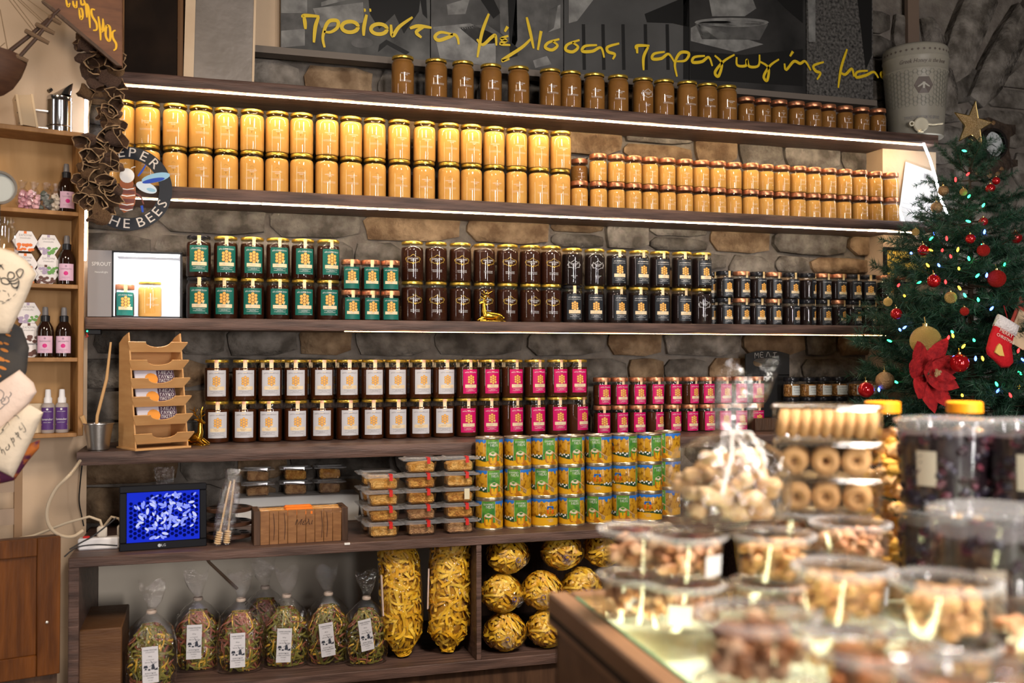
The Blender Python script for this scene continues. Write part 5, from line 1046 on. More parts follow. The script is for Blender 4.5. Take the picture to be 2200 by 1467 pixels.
# white ledge with six boxes at the back
a, b = at(505,1080,.08), at(772,1080,.08); o = MB().rbox((0,0,0),(b.x-a.x,.115,at(640,1066,.08).z-zS5t), .003).build('white_box', WHITE); o.location = (a.x,.085,zS5t); tag(o, 'long white box at the back of the lower shelf top', 'box'); ZW = zS5t+at(640,1066,.08).z-zS5t
for s, px in enumerate((553,634,707)):
    P = at(px, 1040, .14)
    for i in range(2): comb_box((P.x, .14, ZW+i*zp), (2,1)[i] if s else 2, '%s honeycomb box on the white box, %s' % (('left','middle','right')[s], ('lower','upper')[i]), False, 0, 'honeycomb boxes on the white box').scale = (.88,.88,1)
# ------------------------------------------------------------------ wooden crate with orange breadstick packs
a, b = at(545,1172,Y5+.04), at(748,1172,Y5+.04); t = thing('plank_box', 'brown plank box with dark end boards holding orange packs', 'box', (a.x, Y5+.04, zS5t), .03); Wb = b.x-a.x; Hb = at(640,1096,Y5+.04).z-zS5t
PLK = mat('plank_brown', (.20,.085,.028), .55, c2=(.27,.125,.045), nscale=8, stretch=(3,3,14)); n = 9
for i in range(n): MB().rbox((.018+(Wb-.036)*i/n,0,0),(.018+(Wb-.036)*(i+.97)/n,.01,Hb), .0008).build('plank', PLK, t)
for x in (0, Wb-.018): MB().rbox((x,-.003,0),(x+.018,.10,Hb+.002), .001).build('end_board', WOOD_DK, t)
MB().box((.018,.08,0),(Wb-.018,.09,Hb)).build('back_board', WOOD_DK, t, smooth=False); MB().box((.018,.01,Hb-.035),(Wb-.018,.08,Hb-.03)).build('false_floor', WOOD_DK, t, smooth=False)
mb = MB(); v, f = text2d('Μέλι', .022, 'CENTER', .3); mb.add([(x+Wb*.52,-.0008,z+Hb*.62) for x, z in v], f)
for x in (.055,.085,.19,.205): v, f = stroke2d([(x, .012),(x+.002,.05),(x-.001,.088)], .002); mb.add([(x_,-.0008,z) for x_, z in v], f)
mb.build('burnt_mark', mat('burnt_ink', (.045,.018,.01), .7), t, smooth=False)
for i in range(3):
    t2 = thing('breadstick_pack', '%s clear pack of orange wrapped sticks on the plank box' % ('front','middle','back')[i], 'pack', (a.x+Wb*.5, Y5+.045+.025*(i+.5), zS5t+Hb-.018+i*.003), .03+(-.02,.01,.03)[i], 'stick packs')
    mb = MB(); 
    for k in range(3): mb.tube([(-.115,(k-1)*.007,.008),(.115,(k-1)*.007,.008)], .0042, 8)
    mb.build('sticks', mat('bread_tan', (.62,.30,.07), .6), t2)['kind'] = 'stuff'
    MB().rbox((-.125,-.0125,0.002),(.125,.0125,.017), .004).build('wrapper', CLEAR, t2); MB().rbox((-.045,-.013,.0015),(.035,.013,.0178), .004).build('orange_band', mat('band_orange', (.75,.17,.01), .5), t2)
# ------------------------------------------------------------------ round dark rack and dippers in film
P = at(492, 1150, Y5+.15); t = thing('round_rack', 'dark round tiered wooden rack with holes beside the screen', 'rack', (P.x, Y5+.15, zS5t))
for i, z in enumerate((.01,.045,.085)):
    MB().lathe([(.06,z),(.066,z+.002),(.066,z+.010),(.06,z+.012)], 36).build('tier', mat('walnut', (.06,.026,.014), .45), t)
    mb = MB()
    for k in range(8): a_ = k*PI/4-.3; mb.lathe([(.012,z+.0122),(.012,z+.0126)], 14, X=Matrix.Translation((.046*math.cos(a_), .046*math.sin(a_), 0)))
    mb.build('holes', mat('hole_shade', (.004,.003,.002), .8), t)['kind'] = 'stuff'  # flat dark discs paint the shade inside the holes
MB().tube([(0,0,0),(0,0,.115)], .008, 10).build('spindle', WOOD_DK, t)
for i, (dx, lean, lb) in enumerate(((-.014,.20,'honey dipper in clear film leaning against the round rack, left one'),(.010,.12,'honey dipper in clear film leaning against the round rack, right one'))):
    P = at(466+i*20, 1140, Y5+.06); t = thing('honey_dipper', lb, 'honey dipper', (P.x, Y5+.06+i*.008, zS5t), 0, 'wrapped honey dippers'); t.rotation_euler = (-.06, lean, 0)
    MB().tube([(0,0,.04),(0,0,.185)], .0028, 8).build('handle', mat('beech', (.62,.42,.22), .55), t)
    mb = MB(); pr_ = []
    for k in range(6): pr_ += [(.005,.006+k*.006),(.0095,.0075+k*.006),(.0095,.0105+k*.006),(.005,.0118+k*.006)]
    mb.lathe([(.003,.004)]+pr_+[(.003,.044)], 14).build('grooved_head', MATS['beech'], t)
    vs = []; n = 14
    for z, r in ((.001,.010),(.05,.018),(.15,.020),(.19,.012),(.215,.022)): vs += [(r*math.cos(2*PI*j/n)*1.1, r*.5*math.sin(2*PI*j/n), z) for j in range(n)]
    MB().add(vs, [(i_*n+j, i_*n+(j+1)%n, (i_+1)*n+(j+1)%n, (i_+1)*n+j) for i_ in range(4) for j in range(n)]).build('clear_film', FILM, t)
# ------------------------------------------------------------------ screen
SYS = Y5+.05; q = [at(x, y, SYS) for x, y in ((256,1183),(445,1174),(443,1039),(258,1043))]; wS = (q[1]-q[0]).length; hS = (q[3]-q[0]).length
t = thing('digital_screen', 'small black framed screen showing bees on honeycomb in blue light', 'screen', (q[0].x, SYS, zS5t)); t.rotation_euler = (-.06, 0, .10)
fr = MB(); b_ = .019; bb = .022
fr.rbox((0,0,0),(wS,.022,bb), .002); fr.rbox((0,0,hS-b_),(wS,.022,hS), .002); fr.rbox((0,0,bb),(b_,.022,hS-b_), .002); fr.rbox((wS-b_,0,bb),(wS,.022,hS-b_), .002); fr.box((b_,.006,bb),(wS-b_,.02,hS-b_)); fr.build('bezel', mat('screen_black', (.006,.006,.008), .4, spec=.06), t)
def screenmat():
    m = bpy.data.materials.new('screen_picture'); m.use_nodes = True; N, L = m.node_tree.nodes, m.node_tree.links; N.remove(N['Principled BSDF']); em = N.new('ShaderNodeEmission'); L.new(em.outputs[0], N['Material Output'].inputs[0])
    em.inputs[0].default_value = (.012,.03,.62,1); em.inputs[1].default_value = 1.0; return m
SCR = [screenmat(), glow('screen_dark', (.002,.004,.10), 1), glow('screen_bee', (.30,.36,1.0), 1), glow('screen_bee_pale', (.62,.66,1.0), 1)]
mb = MB(); w0, w1, h0, h1 = b_, wS-b_, bb, hS-b_; mb.face([(w0,.0055,h0),(w1,.0055,h0),(w1,.0055,h1),(w0,.0055,h1)]); rr = random.Random(11); cs = .0072
for i in range(60):
    for j in range(40):
        x = w0+cs*1.5*i; z = h0+cs*1.732*j+(cs*.866 if i % 2 else 0)
        if x > w1-cs or z > h1-cs or x < w0+cs or z < h0+cs: continue
        if (z-h0)/(h1-h0)+((x-w0)/(w1-w0))*1.0 < .12 or ((z-h0)/(h1-h0) > .82 and (x-w0)/(w1-w0) < .25): continue
        mb.face([(x+cs*.72*math.cos(a*PI/3), .0052, z+cs*.72*math.sin(a*PI/3)) for a in range(6)], 1)
for i in range(110):
    x, z = w0+(w1-w0)*min(.93,max(.08,rr.gauss(.55,.22))), h0+(h1-h0)*min(.92,max(.08,rr.gauss(.52,.24))); L_ = rr.uniform(.005,.010); W_ = L_*.42; a = rr.uniform(0,PI)
    mb.face([(x+L_*math.cos(k*PI/5)*math.cos(a)-W_*math.sin(k*PI/5)*math.sin(a), .005-i*.00003, z+L_*math.cos(k*PI/5)*math.sin(a)+W_*math.sin(k*PI/5)*math.cos(a)) for k in range(10)], 2 if i % 3 else 3)
mb.build('picture', SCR, t, smooth=False)
mb = MB(); v, f = text2d('LG', .010); mb.add([(x+wS*.5,-.0006,z+bb*.5) for x, z in v], f); mb.lathe([(.0045,0),(.0045,.0004)], 14, X=Matrix.Translation((wS*.5-.011,-.0004,bb*.5))@Matrix.Rotation(PI/2,4,'X')); mb.build('logo', mat('logo_grey', (.35,.38,.42), .3), t, smooth=False)
# ------------------------------------------------------------------ power strip and cables
p = at(167,1172,Y5+.10); t = thing('power_strip', 'white power strip with two plugs beside the screen', 'power strip', (p.x, Y5+.10, zS5t), .05)
MB().rbox((0,0,0),(.14,.035,.032), .004).build('housing', WPL, t); MB().rbox((.012,.008,.032),(.030,.022,.037), .002).build('switch', mat('switch_red', (.60,.02,.02), .35), t)
CAB = mat('cable_cream', (.50,.40,.28), .6); BLKC = mat('cable_black', (.015,.014,.014), .5)
for i, x in enumerate((.048,.100)):
    pl = MB().rbox((x,.004,.0322),(x+.026,.030,.062), .004).build('plug', mat('plug_ivory', (.56,.50,.42), .5), t)
    pts = [(x+.013,.016,.060),(x+.008,.016,.078),(x-.02,.018,.090),(x-.08,.020,.075),(x-.16,.02,.045),(x-.28,-.02,.035)] if i == 0 else [(x+.013,.016,.060),(x+.005,.018,.080),(x-.015,.03,.085),(x-.04,.05,.05),(x-.055,.06,.012),(x-.10,.06,.004)]
    MB().tube(pts, .0036, 8).build('cord', CAB, pl)
tag(t, t['label'], 'power strip')
def cable(pts, r, m, lb):
    P = [at(*q) for q in pts]; Q = []
    for i in range(len(P)-1):
        p0, p1, p2, p3 = P[max(i-1,0)], P[i], P[i+1], P[min(i+2,len(P)-1)]
        for k in range(6): u = k/6; Q.append(.5*((2*p1)+(p2-p0)*u+(2*p0-5*p1+4*p2-p3)*u*u+(3*p1-p0-3*p2+p3)*u**3))
    Q.append(P[-1]); o = MB().tube(Q, r, 8).build('cable', m); origin_to(o, Q[0]); tag(o, lb, 'cable')
cable([(172,990,Y4-.01),(150,1020,Y5),(120,1050,Y5-.02),(102,1090,Y5-.03),(104,1125,Y5-.03),(125,1148,Y5-.02),(155,1153,Y5),(178,1140,Y5+.02)], .0045, CAB, 'thick cream cable looping on the wall below the oak cabinet')
cable([(178,985,.02),(173,1030,.03),(170,1075,.04),(176,1110,.05),(180,1130,.05)], .002, BLKC, 'thin black cable hanging behind the power strip')
cable([(150,1180,Y5-.004),(175,1165,Y5+.01),(205,1148,Y5+.03),(250,1112,Y5+.045)], .0022, BLKC, 'black cable running up to the edge of the screen'); cable([(138,1196,Y5-.006),(165,1176,Y5+.005),(205,1170,Y5+.02),(252,1172,Y5+.045)], .002, BLKC, 'black cable lying along the shelf front to the screen')
# folded film bag behind the screen
P = at(360, 1100, .06); t = thing('film_bag', 'crumpled empty cellophane bag sticking up behind the screen', 'bag', (P.x, .06, zS5t)); vs = []; n = 12
for z, r in ((0,.02),(.06,.024),(.12,.022),(at(350,1003,.06).z-zS5t,.03)): vs += [(r*math.cos(2*PI*j/n)*(1+.2*math.sin(3*j))-z*.06, r*.4*math.sin(2*PI*j/n), z) for j in range(n)]
MB().add(vs, [(i*n+j, i*n+(j+1)%n, (i+1)*n+(j+1)%n, (i+1)*n+j) for i in range(3) for j in range(n)]).build('film', FILM, t, ang=80)
# small light controller under the third shelf
P = at(200, 716, .03); t = thing('light_controller', 'small black light controller with tiny coloured lamps under the shelf corner', 'controller', (P.x, .03, zS3b)); MB().rbox((-.020,0,-.016),(.022,.03,-.0005), .002).build('housing', BLACKP, t); MB().blob((-.016,-.002,-.006), .003, 1).build('green_lamp', glow('lamp_green', (.05,1,.4), 3), t); MB().tube([(-.018,-.001,-.012),(-.014,-.003,-.022),(-.020,-.002,-.024)], .0022, 6).build('red_wire', mat('wire_red', (.6,.05,.04), .5), t)
# ------------------------------------------------------------------ props on shelves three and four
# light box with two jars
LX0, LX1 = at(241,610,.0).x, at(389,610,.0).x; LH = at(300,541,0).z-zS3t
t = thing('photo_light_box', 'small lit white photo box with grey open flap on the shelf', 'light box', (LX0, .008, zS3t)); Wl = LX1-LX0
LBW = mat('light_box_white', (.82,.82,.84), .6); LBG = mat('light_box_grey', (.26,.245,.25), .6); e_ = .004
MB().box((0,0,0),(Wl,.19,e_)).build('floor_sheet', LBW, t, smooth=False); MB().box((0,.19-e_,e_),(Wl,.19,LH-e_)).build('back_sheet', LBW, t, smooth=False); MB().box((0,0,LH-e_),(Wl,.19,LH)).build('roof_sheet', LBW, t, smooth=False)
MB().box((0,0,e_),(e_,.19-e_,LH-e_)).build('side_sheet', LBW, t, smooth=False); MB().box((Wl-e_,0,e_),(Wl,.19-e_,LH-e_)).build('side_sheet', LBW, t, smooth=False)
MB().box((.01,.02,LH-e_-.006),(Wl-.01,.035,LH-e_-.001)).build('led_bar', glow('light_box_led', (.86,.92,1), 160), t, smooth=False)
mb = MB()
for a, b in (((-.002,-.002,-.0),(Wl+.002,.002,.004)),((-.002,-.002,LH-.003),(Wl+.002,.002,LH+.002)),((-.002,-.002,0),(.003,.002,LH)),((Wl-.003,-.002,0),(Wl+.002,.002,LH))): mb.box(a, b)
mb.build('black_piping', BLACKP, t, smooth=False)
fw = LX0-at(187,610,-.01).x; fo = MB().box((-fw,-.004,.002),(-.002,0,LH+.002)).build('flap', LBG, t, smooth=False); v, f = text2d('SPROUT', .016); MB().add([(x*.9-fw*.45,-.0048,z+LH*.80) for x, z in v], f).build('print', INKW, fo, smooth=False); v, f = text2d('NaturalLight', .008); MB().add([(x*.9-fw*.45,-.0048,z+LH*.68) for x, z in v], f).build('print', INKW, fo, smooth=False)
jar('sgreen', 'sgreen', 'copper', (at(266,640,.08).x, .075, zS3t+.004), 'green labelled jar inside the lit photo box', 'jars in the photo box', .25); jar('cream', 'cream', 'gold', (at(322,640,.08).x, .085, zS3t+.004), 'brown creamy honey jar inside the lit photo box', 'jars in the photo box', .3).scale = (.93,.93,.82)
# gold deer
GOLD = mat('gold_figure', (.83,.50,.06), .22, 1.0)
def deer(loc, rz, lb, k=1.0):
    t = thing('deer_figurine', lb, 'figurine', loc, rz, 'gold deer figurines'); mb = MB()
    mb.tube([(-.030,0,.016),(-.022,0,.020),(-.005,0,.019),(.012,0,.018),(.026,0,.016),(.036,0,.013)], [.009,.014,.0145,.013,.013,.007], 14)
    mb.tube([(-.024,0,.022),(-.030,0,.036),(-.029,0,.050),(-.030,0,.062)], [.011,.0085,.0065,.006], 12)
    mb.tube([(-.022,0,.066),(-.031,0,.066),(-.040,0,.062),(-.046,0,.060)], [.004,.0065,.0045,.0028], 10)
    for s in (-1,1):
        mb.tube([(-.030,s*.009,.014),(-.048,s*.011,.006),(-.028,s*.013,.004)], [.006,.0045,.0035], 8); mb.tube([(.020,s*.010,.014),(.008,s*.016,.008),(.030,s*.016,.004),(.036,s*.014,.0035)], [.010,.006,.004,.003], 8)
        mb.tube([(-.026,s*.004,.068),(-.018,s*.010,.070)], [.003,.001], 6)
    mb.tube([(.036,0,.014),(.042,0,.012)], [.004,.002], 6); mb.rbox((-.05,-.017,0),(.042,.017,.003), .001); mb.build('body', GOLD, t)
    for s in (-1,1):
        a = MB().tube([(-.029,s*.004,.070),(-.024,s*.009,.080),(-.020,s*.014,.092),(-.024,s*.016,.104)], [.0022,.002,.0018,.0008], 6)
        for p, q in (((-.026,.007,.076),(-.038,.010,.084)),((-.022,.012,.087),(-.034,.016,.096)),((-.020,.014,.093),(-.008,.020,.100)),((-.025,.008,.078),(-.014,.012,.086))): a.tube([(p[0],s*p[1],p[2]),(q[0],s*q[1],q[2])], [.0016,.0006], 5)
        a.build('antler', GOLD, t)
    t.scale = (k,)*3; return t
P = at(1058, 688, .018); deer((P.x, .020, zS3t), .1, 'shiny gold reclining deer in front of the amber jars', 1.0)
P = at(412, 940, Y4+.14); d_ = deer((P.x, Y4+.155, zS4t+.0), 2.4, 'shiny gold deer behind the plywood card rack', 1.12)
# metal pot with wooden spoon
P = at(211, 960, Y4+.05); t = thing('metal_cup', 'tapered brushed steel cup at the left end of the shelf', 'cup', (P.x, Y4+.055, zS4t)); BRUSH = mat('brushed_steel', (.50,.48,.45), .32, 1.0, bump=.05, bscale=200); MB().lathe([(.026,0),(.029,.002),(.040,.074),(.0425,.075),(.0425,.078),(.038,.076),(.028,.006),(0,.005)], 32).build('cup_body', BRUSH, t)
t2 = thing('wooden_spoon', 'long thin wooden stick standing in the steel cup', 'spoon', (P.x-.01, Y4+.055, zS4t+.007)); e = Vector((at(238,735,Y4+.09).x, Y4+.09, at(238,735,Y4+.09).z))-Vector(t2.location)
MB().tube([(0,0,0), e*.3+Vector((-.006,0,0)), e*.65+Vector((.004,0,0)), e], [.004,.0045,.0045,.003], 8).build('stick', mat('spoon_wood', (.50,.30,.13), .6), t2)
t2 = thing('small_spoon', 'short pale wooden spatula leaning out of the steel cup to the left', 'spoon', (P.x-.004, Y4+.05, zS4t+.007)); MB().tube([(0,0,0),(-.024,-.004,.05),(-.040,-.006,.092)], [.004,.005,.008], 8).build('handle', MATS['spoon_wood'], t2)
# plywood card rack
P = at(322, 955, Y4+.09); t = thing('card_rack', 'plywood tiered rack with scooped lips holding printed packs', 'rack', (P.x, Y4+.10, zS4t), .46); PLY = mat('plywood', (.52,.275,.105), .55, c2=(.60,.34,.14), nscale=10, stretch=(1,1,5)); wR, HR = .078, zS3b-zS4t-.012
lean = lambda z: -.085+.060*z/HR
for s in (-1,1):
    pts = [(-.085,.006),(.035,.006),(.035,HR-.03),(lean(HR)+.03,HR-.012),(lean(HR)-.005,HR)]
    MB().prism([(y,z) for y,z in pts], 0, .004, X=Matrix(((0,1,0,s*wR-.002),(1,0,0,0),(0,0,1,0),(0,0,0,1)))).build('side_panel', PLY, t, smooth=False)
MB().rbox((-wR-.006,-.095,0),(wR+.006,.042,.006), .001).build('base_board', PLY, t); MB().box((-wR+.002,.028,.006),(wR-.002,.032,HR-.05)).build('back_panel', PLY, t, smooth=False)
CARDM = [mat('card_white', (.62,.60,.66), .3), mat('card_dark', (.09,.05,.08), .3), mat('card_orange', (.75,.30,.05), .3), INKW]
for k in range(6):
    z = .020+k*(HR-.075)/5; y = lean(z+.03)
    sh_ = MB().box((-wR+.002,y-.004,0),(wR-.002,.026,.003)); X = Matrix.Translation((0,0,z)); sh_.v = [tuple(X@Vector(p)) for p in sh_.v]; sh_.build('tier_floor', PLY, t, smooth=False)
    o = [(-wR-.012,.030),(-wR-.012,.034),(-.038,.034)]+[(-.038+.076*(.5-.5*math.cos(PI*i/10)), .034-.018*math.sin(PI*i/10)) for i in range(1,10)]+[(.038,.034),(wR+.012,.034),(wR+.012,.030),(wR-.003,.0),(-wR+.003,.0)]
    X = Matrix.Translation((0,y-.006,z))@Matrix.Rotation(.55,4,'X')
    MB().prism(o, -.003, 0, X=X).build('lip', PLY, t, smooth=False)
    if k in (1,2,3):
        c = thing('printed_pack', 'small printed sweet pack in the %s tier of the card rack' % {1:'lowest filled',2:'middle filled',3:'highest filled'}[k], 'pack', t.matrix_basis@Vector((0,0,0)), .46, 'packs in the card rack'); c.location = Matrix.Translation((P.x,Y4+.10,zS4t))@Matrix.Rotation(.46,4,'Z')@Vector((0,y+.008,z+.004))
        X = Matrix.Rotation(-.30,4,'X'); MB().rbox((-.060,0,0),(.060,.008,.052), .002, X=X).build('pack_body', CARDM[0], c)
        mb = MB(); mb.add([X@Vector(p) for p in ((.005,-.0006,.004),(.058,-.0006,.004),(.058,-.0006,.048),(.005,-.0006,.048))], [(0,1,2,3)], 1); mb.add([X@Vector((-.012+.020*math.cos(q*PI/6),-.0008,.022+.018*math.sin(q*PI/6))) for q in range(12)], [tuple(range(12))], 2)
        for q, s_ in enumerate(('ΜΕΛΙ','ΓΛΥΚΟ','ΠΑΣΤΕΛΙ')): v, f = text2d(s_, .013); kx = .042/(max(a for a,b in v)-min(a for a,b in v)); mb.add([X@Vector((x*kx+.032,-.0014,z_+.040-q*.012)) for x, z_ in v], f, 3)
        mb.build('pack_print', CARDM, c, smooth=False)
# black board
YM = .155; P = at(1650, 800, YM); t = thing('chalkboard_sign', 'small black board with oval cutout handle and the chalk word on top', 'sign', (P.x, YM, zS4t)); s_ = lambda x, y: (at(x,y,YM).x-P.x, at(x,y,YM).z-zS4t)
n = 20; out = []; inn = []
for i in range(n):                    # matched outline and hole
    a = 2*PI*i/n; c_, q = math.cos(a), math.sin(a)
    hx_, hz = 29*math.copysign(abs(c_)**.6, c_), 9.5*math.copysign(abs(q)**.8, q)
    inn.append(s_(1647+hx_, 779-hz)); ox = 47*max(-1,min(1,c_*1.5)); oz = (28-9*(ox/47)**2) if q > 0.3 else (-26 if q < -.3 else q/.3*24)
    out.append(s_(1649+ox, 780-oz))
vs = [(x,0,z) for x,z in out]+[(x,0,z) for x,z in inn]+[(x,.006,z) for x,z in out]+[(x,.006,z) for x,z in inn]; fs = []
for i in range(n): j = (i+1)%n; fs += [(i,j,n+j,n+i),(2*n+j,2*n+i,3*n+i,3*n+j),(i,2*n+i,2*n+j,j),(n+j,3*n+j,3*n+i,n+i)]
bm_ = MB().add(vs, fs); a0, a1 = s_(1602,806), s_(1696,806); bm_.box((a0[0],0,0),(a1[0],.006,a0[1]+.002)); bm_.build('board', mat('chalk_black', (.010,.010,.011), .6), t, smooth=False)
mb = MB(); px_strokes(mb, [[(1622,770),(1622,758),(1626,764),(1629,758),(1630,769)],[(1640,757),(1634,757),(1634,767),(1641,767)],[(1634,762),(1639,762)],[(1646,767),(1650,756),(1655,767)],[(1661,758),(1669,757)],[(1665,757),(1663,767)],[(1659,767),(1668,767)]], .0014, YM-.0012); o = mb.build('chalk_word', mat('chalk', (.5,.49,.47), .9), smooth=False); rel(o, t)
# jars of nuts in honey
NUTG = mat('nut_fill', (.20,.075,.015), .35, c2=(.42,.21,.06), nscale=110, bump=1.0, bscale=120, lo=.42, hi=.55)
J['nut'] = jar_meshes('nut', .0305, .0745, .0295, .016, NUTG, .002, {'black': BLKLID})
mb = MB(); r = .0305; v, f = grid2d(-.022,.026,.008,.043,10); wrap(mb, r, v, f, 0, .0005)
for s2, y, sz, wm in (('"ΣΜΗΝΟΥΡΓΟΣ"',.036,.0075,.036),('Μέλι με ξηρούς καρπούς',.026,.0045,.034),('Honey with nuts',.018,.0045,.026)): txt(mb, r, s2, .001, y, sz, 1, .0009, wmax=wm)
v, f = stroke2d([(.021,.012),(.021,.022)], .005); wrap(mb, r, v, f, 2, .001); DEC['nut'] = [('label', mb.mesh('label', [mat('paper_cool', (.62,.66,.64), .5), mat('ink_dark', (.05,.05,.05), .6), mat('ink_olive', (.10,.12,.03), .6)], False))]
rs = .045; a, b = at(1612,900,.08), at(1905,900,.08); o = MB().rbox((0,0,0),(b.x-a.x,.075,rs), .002).build('riser_block', WOOD_DK); o.location = (a.x,.045,zS4t); tag(o, 'dark wooden riser under the jars of nuts', 'riser')
nx = [1700,1735,1769,1803,1840,1874]
for lev in range(2):
    for i, px in enumerate(nx): P = at(px, 830, .083); jar('nut', 'nut', 'black', (P.x, .083, zS4t+rs+lev*.0747), '%s jar of nuts in honey with black lid, %s tier' % (nth(i,6), ('lower','upper')[lev]), 'jars of nuts in honey', (.25,.3,.05,-.1,.15,.2)[i], 'nut_jar')
# ------------------------------------------------------------------ right end: light strip, papers, framed notice, clock, arch stones
mb = MB(); mb.tube([at(1984,308,.0), at(1998,342,-.005), at(2010,382,-.01), at(2022,430,-.015), at(2036,462,-.02)], .0042, 8); o = mb.build('led_strip', LEDC); origin_to(o, at(1984,308,0)); tag(o, 'dazzling white light strip hanging down at the right end of the shelves', 'light strip')
mb = MB(); mb.tube([at(186,198,.05), at(184,300,.05), at(183,480,.05), at(182,560,.05)], .0045, 8); o = mb.build('led_strip', LEDL); origin_to(o, at(186,198,.05)); tag(o, 'white light strip running down the wall corner at the left end of the shelves', 'light strip')
YP = .105; c = at(1972,470,YP); t = thing('paper_sleeve', 'white printed papers in a clear sleeve propped on the pier beside creamy jars', 'papers', (c.x, YP, zS2t)); q4 = [(1931,474),(2016,478),(2013,370),(1948,347)]
for i, (nm, m, dy, gr) in enumerate((('paper', mat('paper_bright', (.80,.80,.80), .6), .006, 1.0), ('clear_sleeve', PET, 0, 1.06))):
    cx, cy = 1974, 420; pts = [at(cx+(x-cx)*gr, cy+(y-cy)*gr, YP) for x, y in q4]; o = MB().prism([(p.x-c.x, max(0,p.z-zS2t)) for p in pts], dy, dy+.001).build(nm, m, t, smooth=False)
mb = MB(); rr = random.Random(2)
for i in range(11):
    y0 = 362+i*9.2; x0 = 1946-(y0-347)*.12; px_strokes(mb, [[(x0+4,y0),(x0+rr.uniform(28,56),y0+rr.uniform(.28,.3)*38)]], .0012, YP+.0052)
for (x, y, s2) in ((1985,372,14),): mb.add([tuple(at(a, b, YP+.005)) for a, b in ((x,y),(x+s2,y+4),(x+s2-1,y+14),(x-1,y+11))], [(0,1,2,3)][::-1])
o = mb.build('print', mat('print_grey', (.42,.42,.44), .6), smooth=False); o['kind'] = 'stuff'; rel(o, t)
YF = .118; f0, f1 = at(1897,597,YF), at(2000,535,YF); t = thing('framed_notice', 'yellow notice in a black frame on the plaster pier', 'picture', (f0.x, YF, f0.z)); wF, hF = f1.x-f0.x, f1.z-f0.z
MB().box((0,-.012,0),(.012,0,hF)).box((wF-.012,-.012,0),(wF,0,hF)).box((.012,-.012,hF-.012),(wF-.012,0,hF)).box((.012,-.012,0),(wF-.012,0,.012)).build('frame', BLACKP, t, smooth=False); MB().box((.012,-.005,.012),(wF-.012,-.001,hF-.012)).build('notice', mat('notice_yellow', (.88,.60,.10), .6), t, smooth=False)
cl = at(2134,310,.17); t = thing('wall_clock', 'dark carved clock with a pale round dial on the stone wall', 'clock', cl); k = 1/ (FPX/((.17-CAMY)/ray(2134,310).y)); cw_ = lambda x, y: ((x-2134)*k, (310-y)*k)
MB().prism([cw_(*p) for p in ((2092,270),(2108,256),(2128,250),(2150,256),(2172,262),(2200,262),(2200,282),(2185,290),(2182,320),(2188,338),(2205,338),(2205,352),(2185,356),(2170,372),(2150,384),(2128,386),(2106,378),(2092,362),(2086,330),(2084,296))], .012, .035).build('carved_body', mat('clock_wood', (.030,.020,.015), .45, c2=(.06,.04,.028), nscale=30, bump=.6, bscale=60), t, ang=30)
MB().lathe([(.052,0),(.064,.004),(.068,.016),(.064,.026),(.052,.028)], 40, X=Matrix.Translation((0,.014,0))@Matrix.Rotation(PI/2,4,'X'), cap0=False, cap1=False).build('bezel', mat('clock_black', (.015,.012,.011), .25, coat=.4), t); MB().lathe([(.053,.004),(.053,.006)], 40, X=Matrix.Translation((0,.012,0))@Matrix.Rotation(PI/2,4,'X')).build('dial', mat('dial_white', (.52,.54,.54), .4), t)
mb = MB()
for i in range(12): a = i*PI/6; v, f = stroke2d([(.041*math.sin(a),.041*math.cos(a)),(.048*math.sin(a),.048*math.cos(a))], .003); mb.add([(x,.0055,z) for x,z in v], f)
mb.build('numerals', PINK_IN, t, smooth=False); mb = MB()
for a, l, wd in ((4.55,.036,.003),(2.0,.024,.004)): v, f = stroke2d([(0,0),(l*math.sin(a),l*math.cos(a))], wd); mb.add([(x,.005,z) for x,z in v], f)
mb.build('hands', PINK_IN, t, smooth=False)
mb = MB()
for x, y, s2 in ((2126,262,6),(2140,262,5),(2150,372,6),(2128,376,7),(2160,360,5),(2095,372,5)): mb.blob((*[cw_(x,y)[0]], .010, cw_(x,y)[1]), (s2*k*1.2,.004,s2*k), 1, wob=.2, seed=x)
mb.build('carved_flowers', mat('clock_flower', (.20,.11,.05), .6), t)
for i, (x, y, w_, h_, ro) in enumerate(((2020,140,.10,.42,-.30),(2085,60,.16,.5,.42),(2155,120,.13,.5,.55),(2210,60,.14,.5,.6))):
    o = inst('stone', STVAR[i+2][0], wall_back); p = at(x, y, WALLY-.03); o.location = (p.x, WALLY-.025, p.z); o.scale = (w_, 2.2, h_); o.rotation_euler = (0, ro, 0)
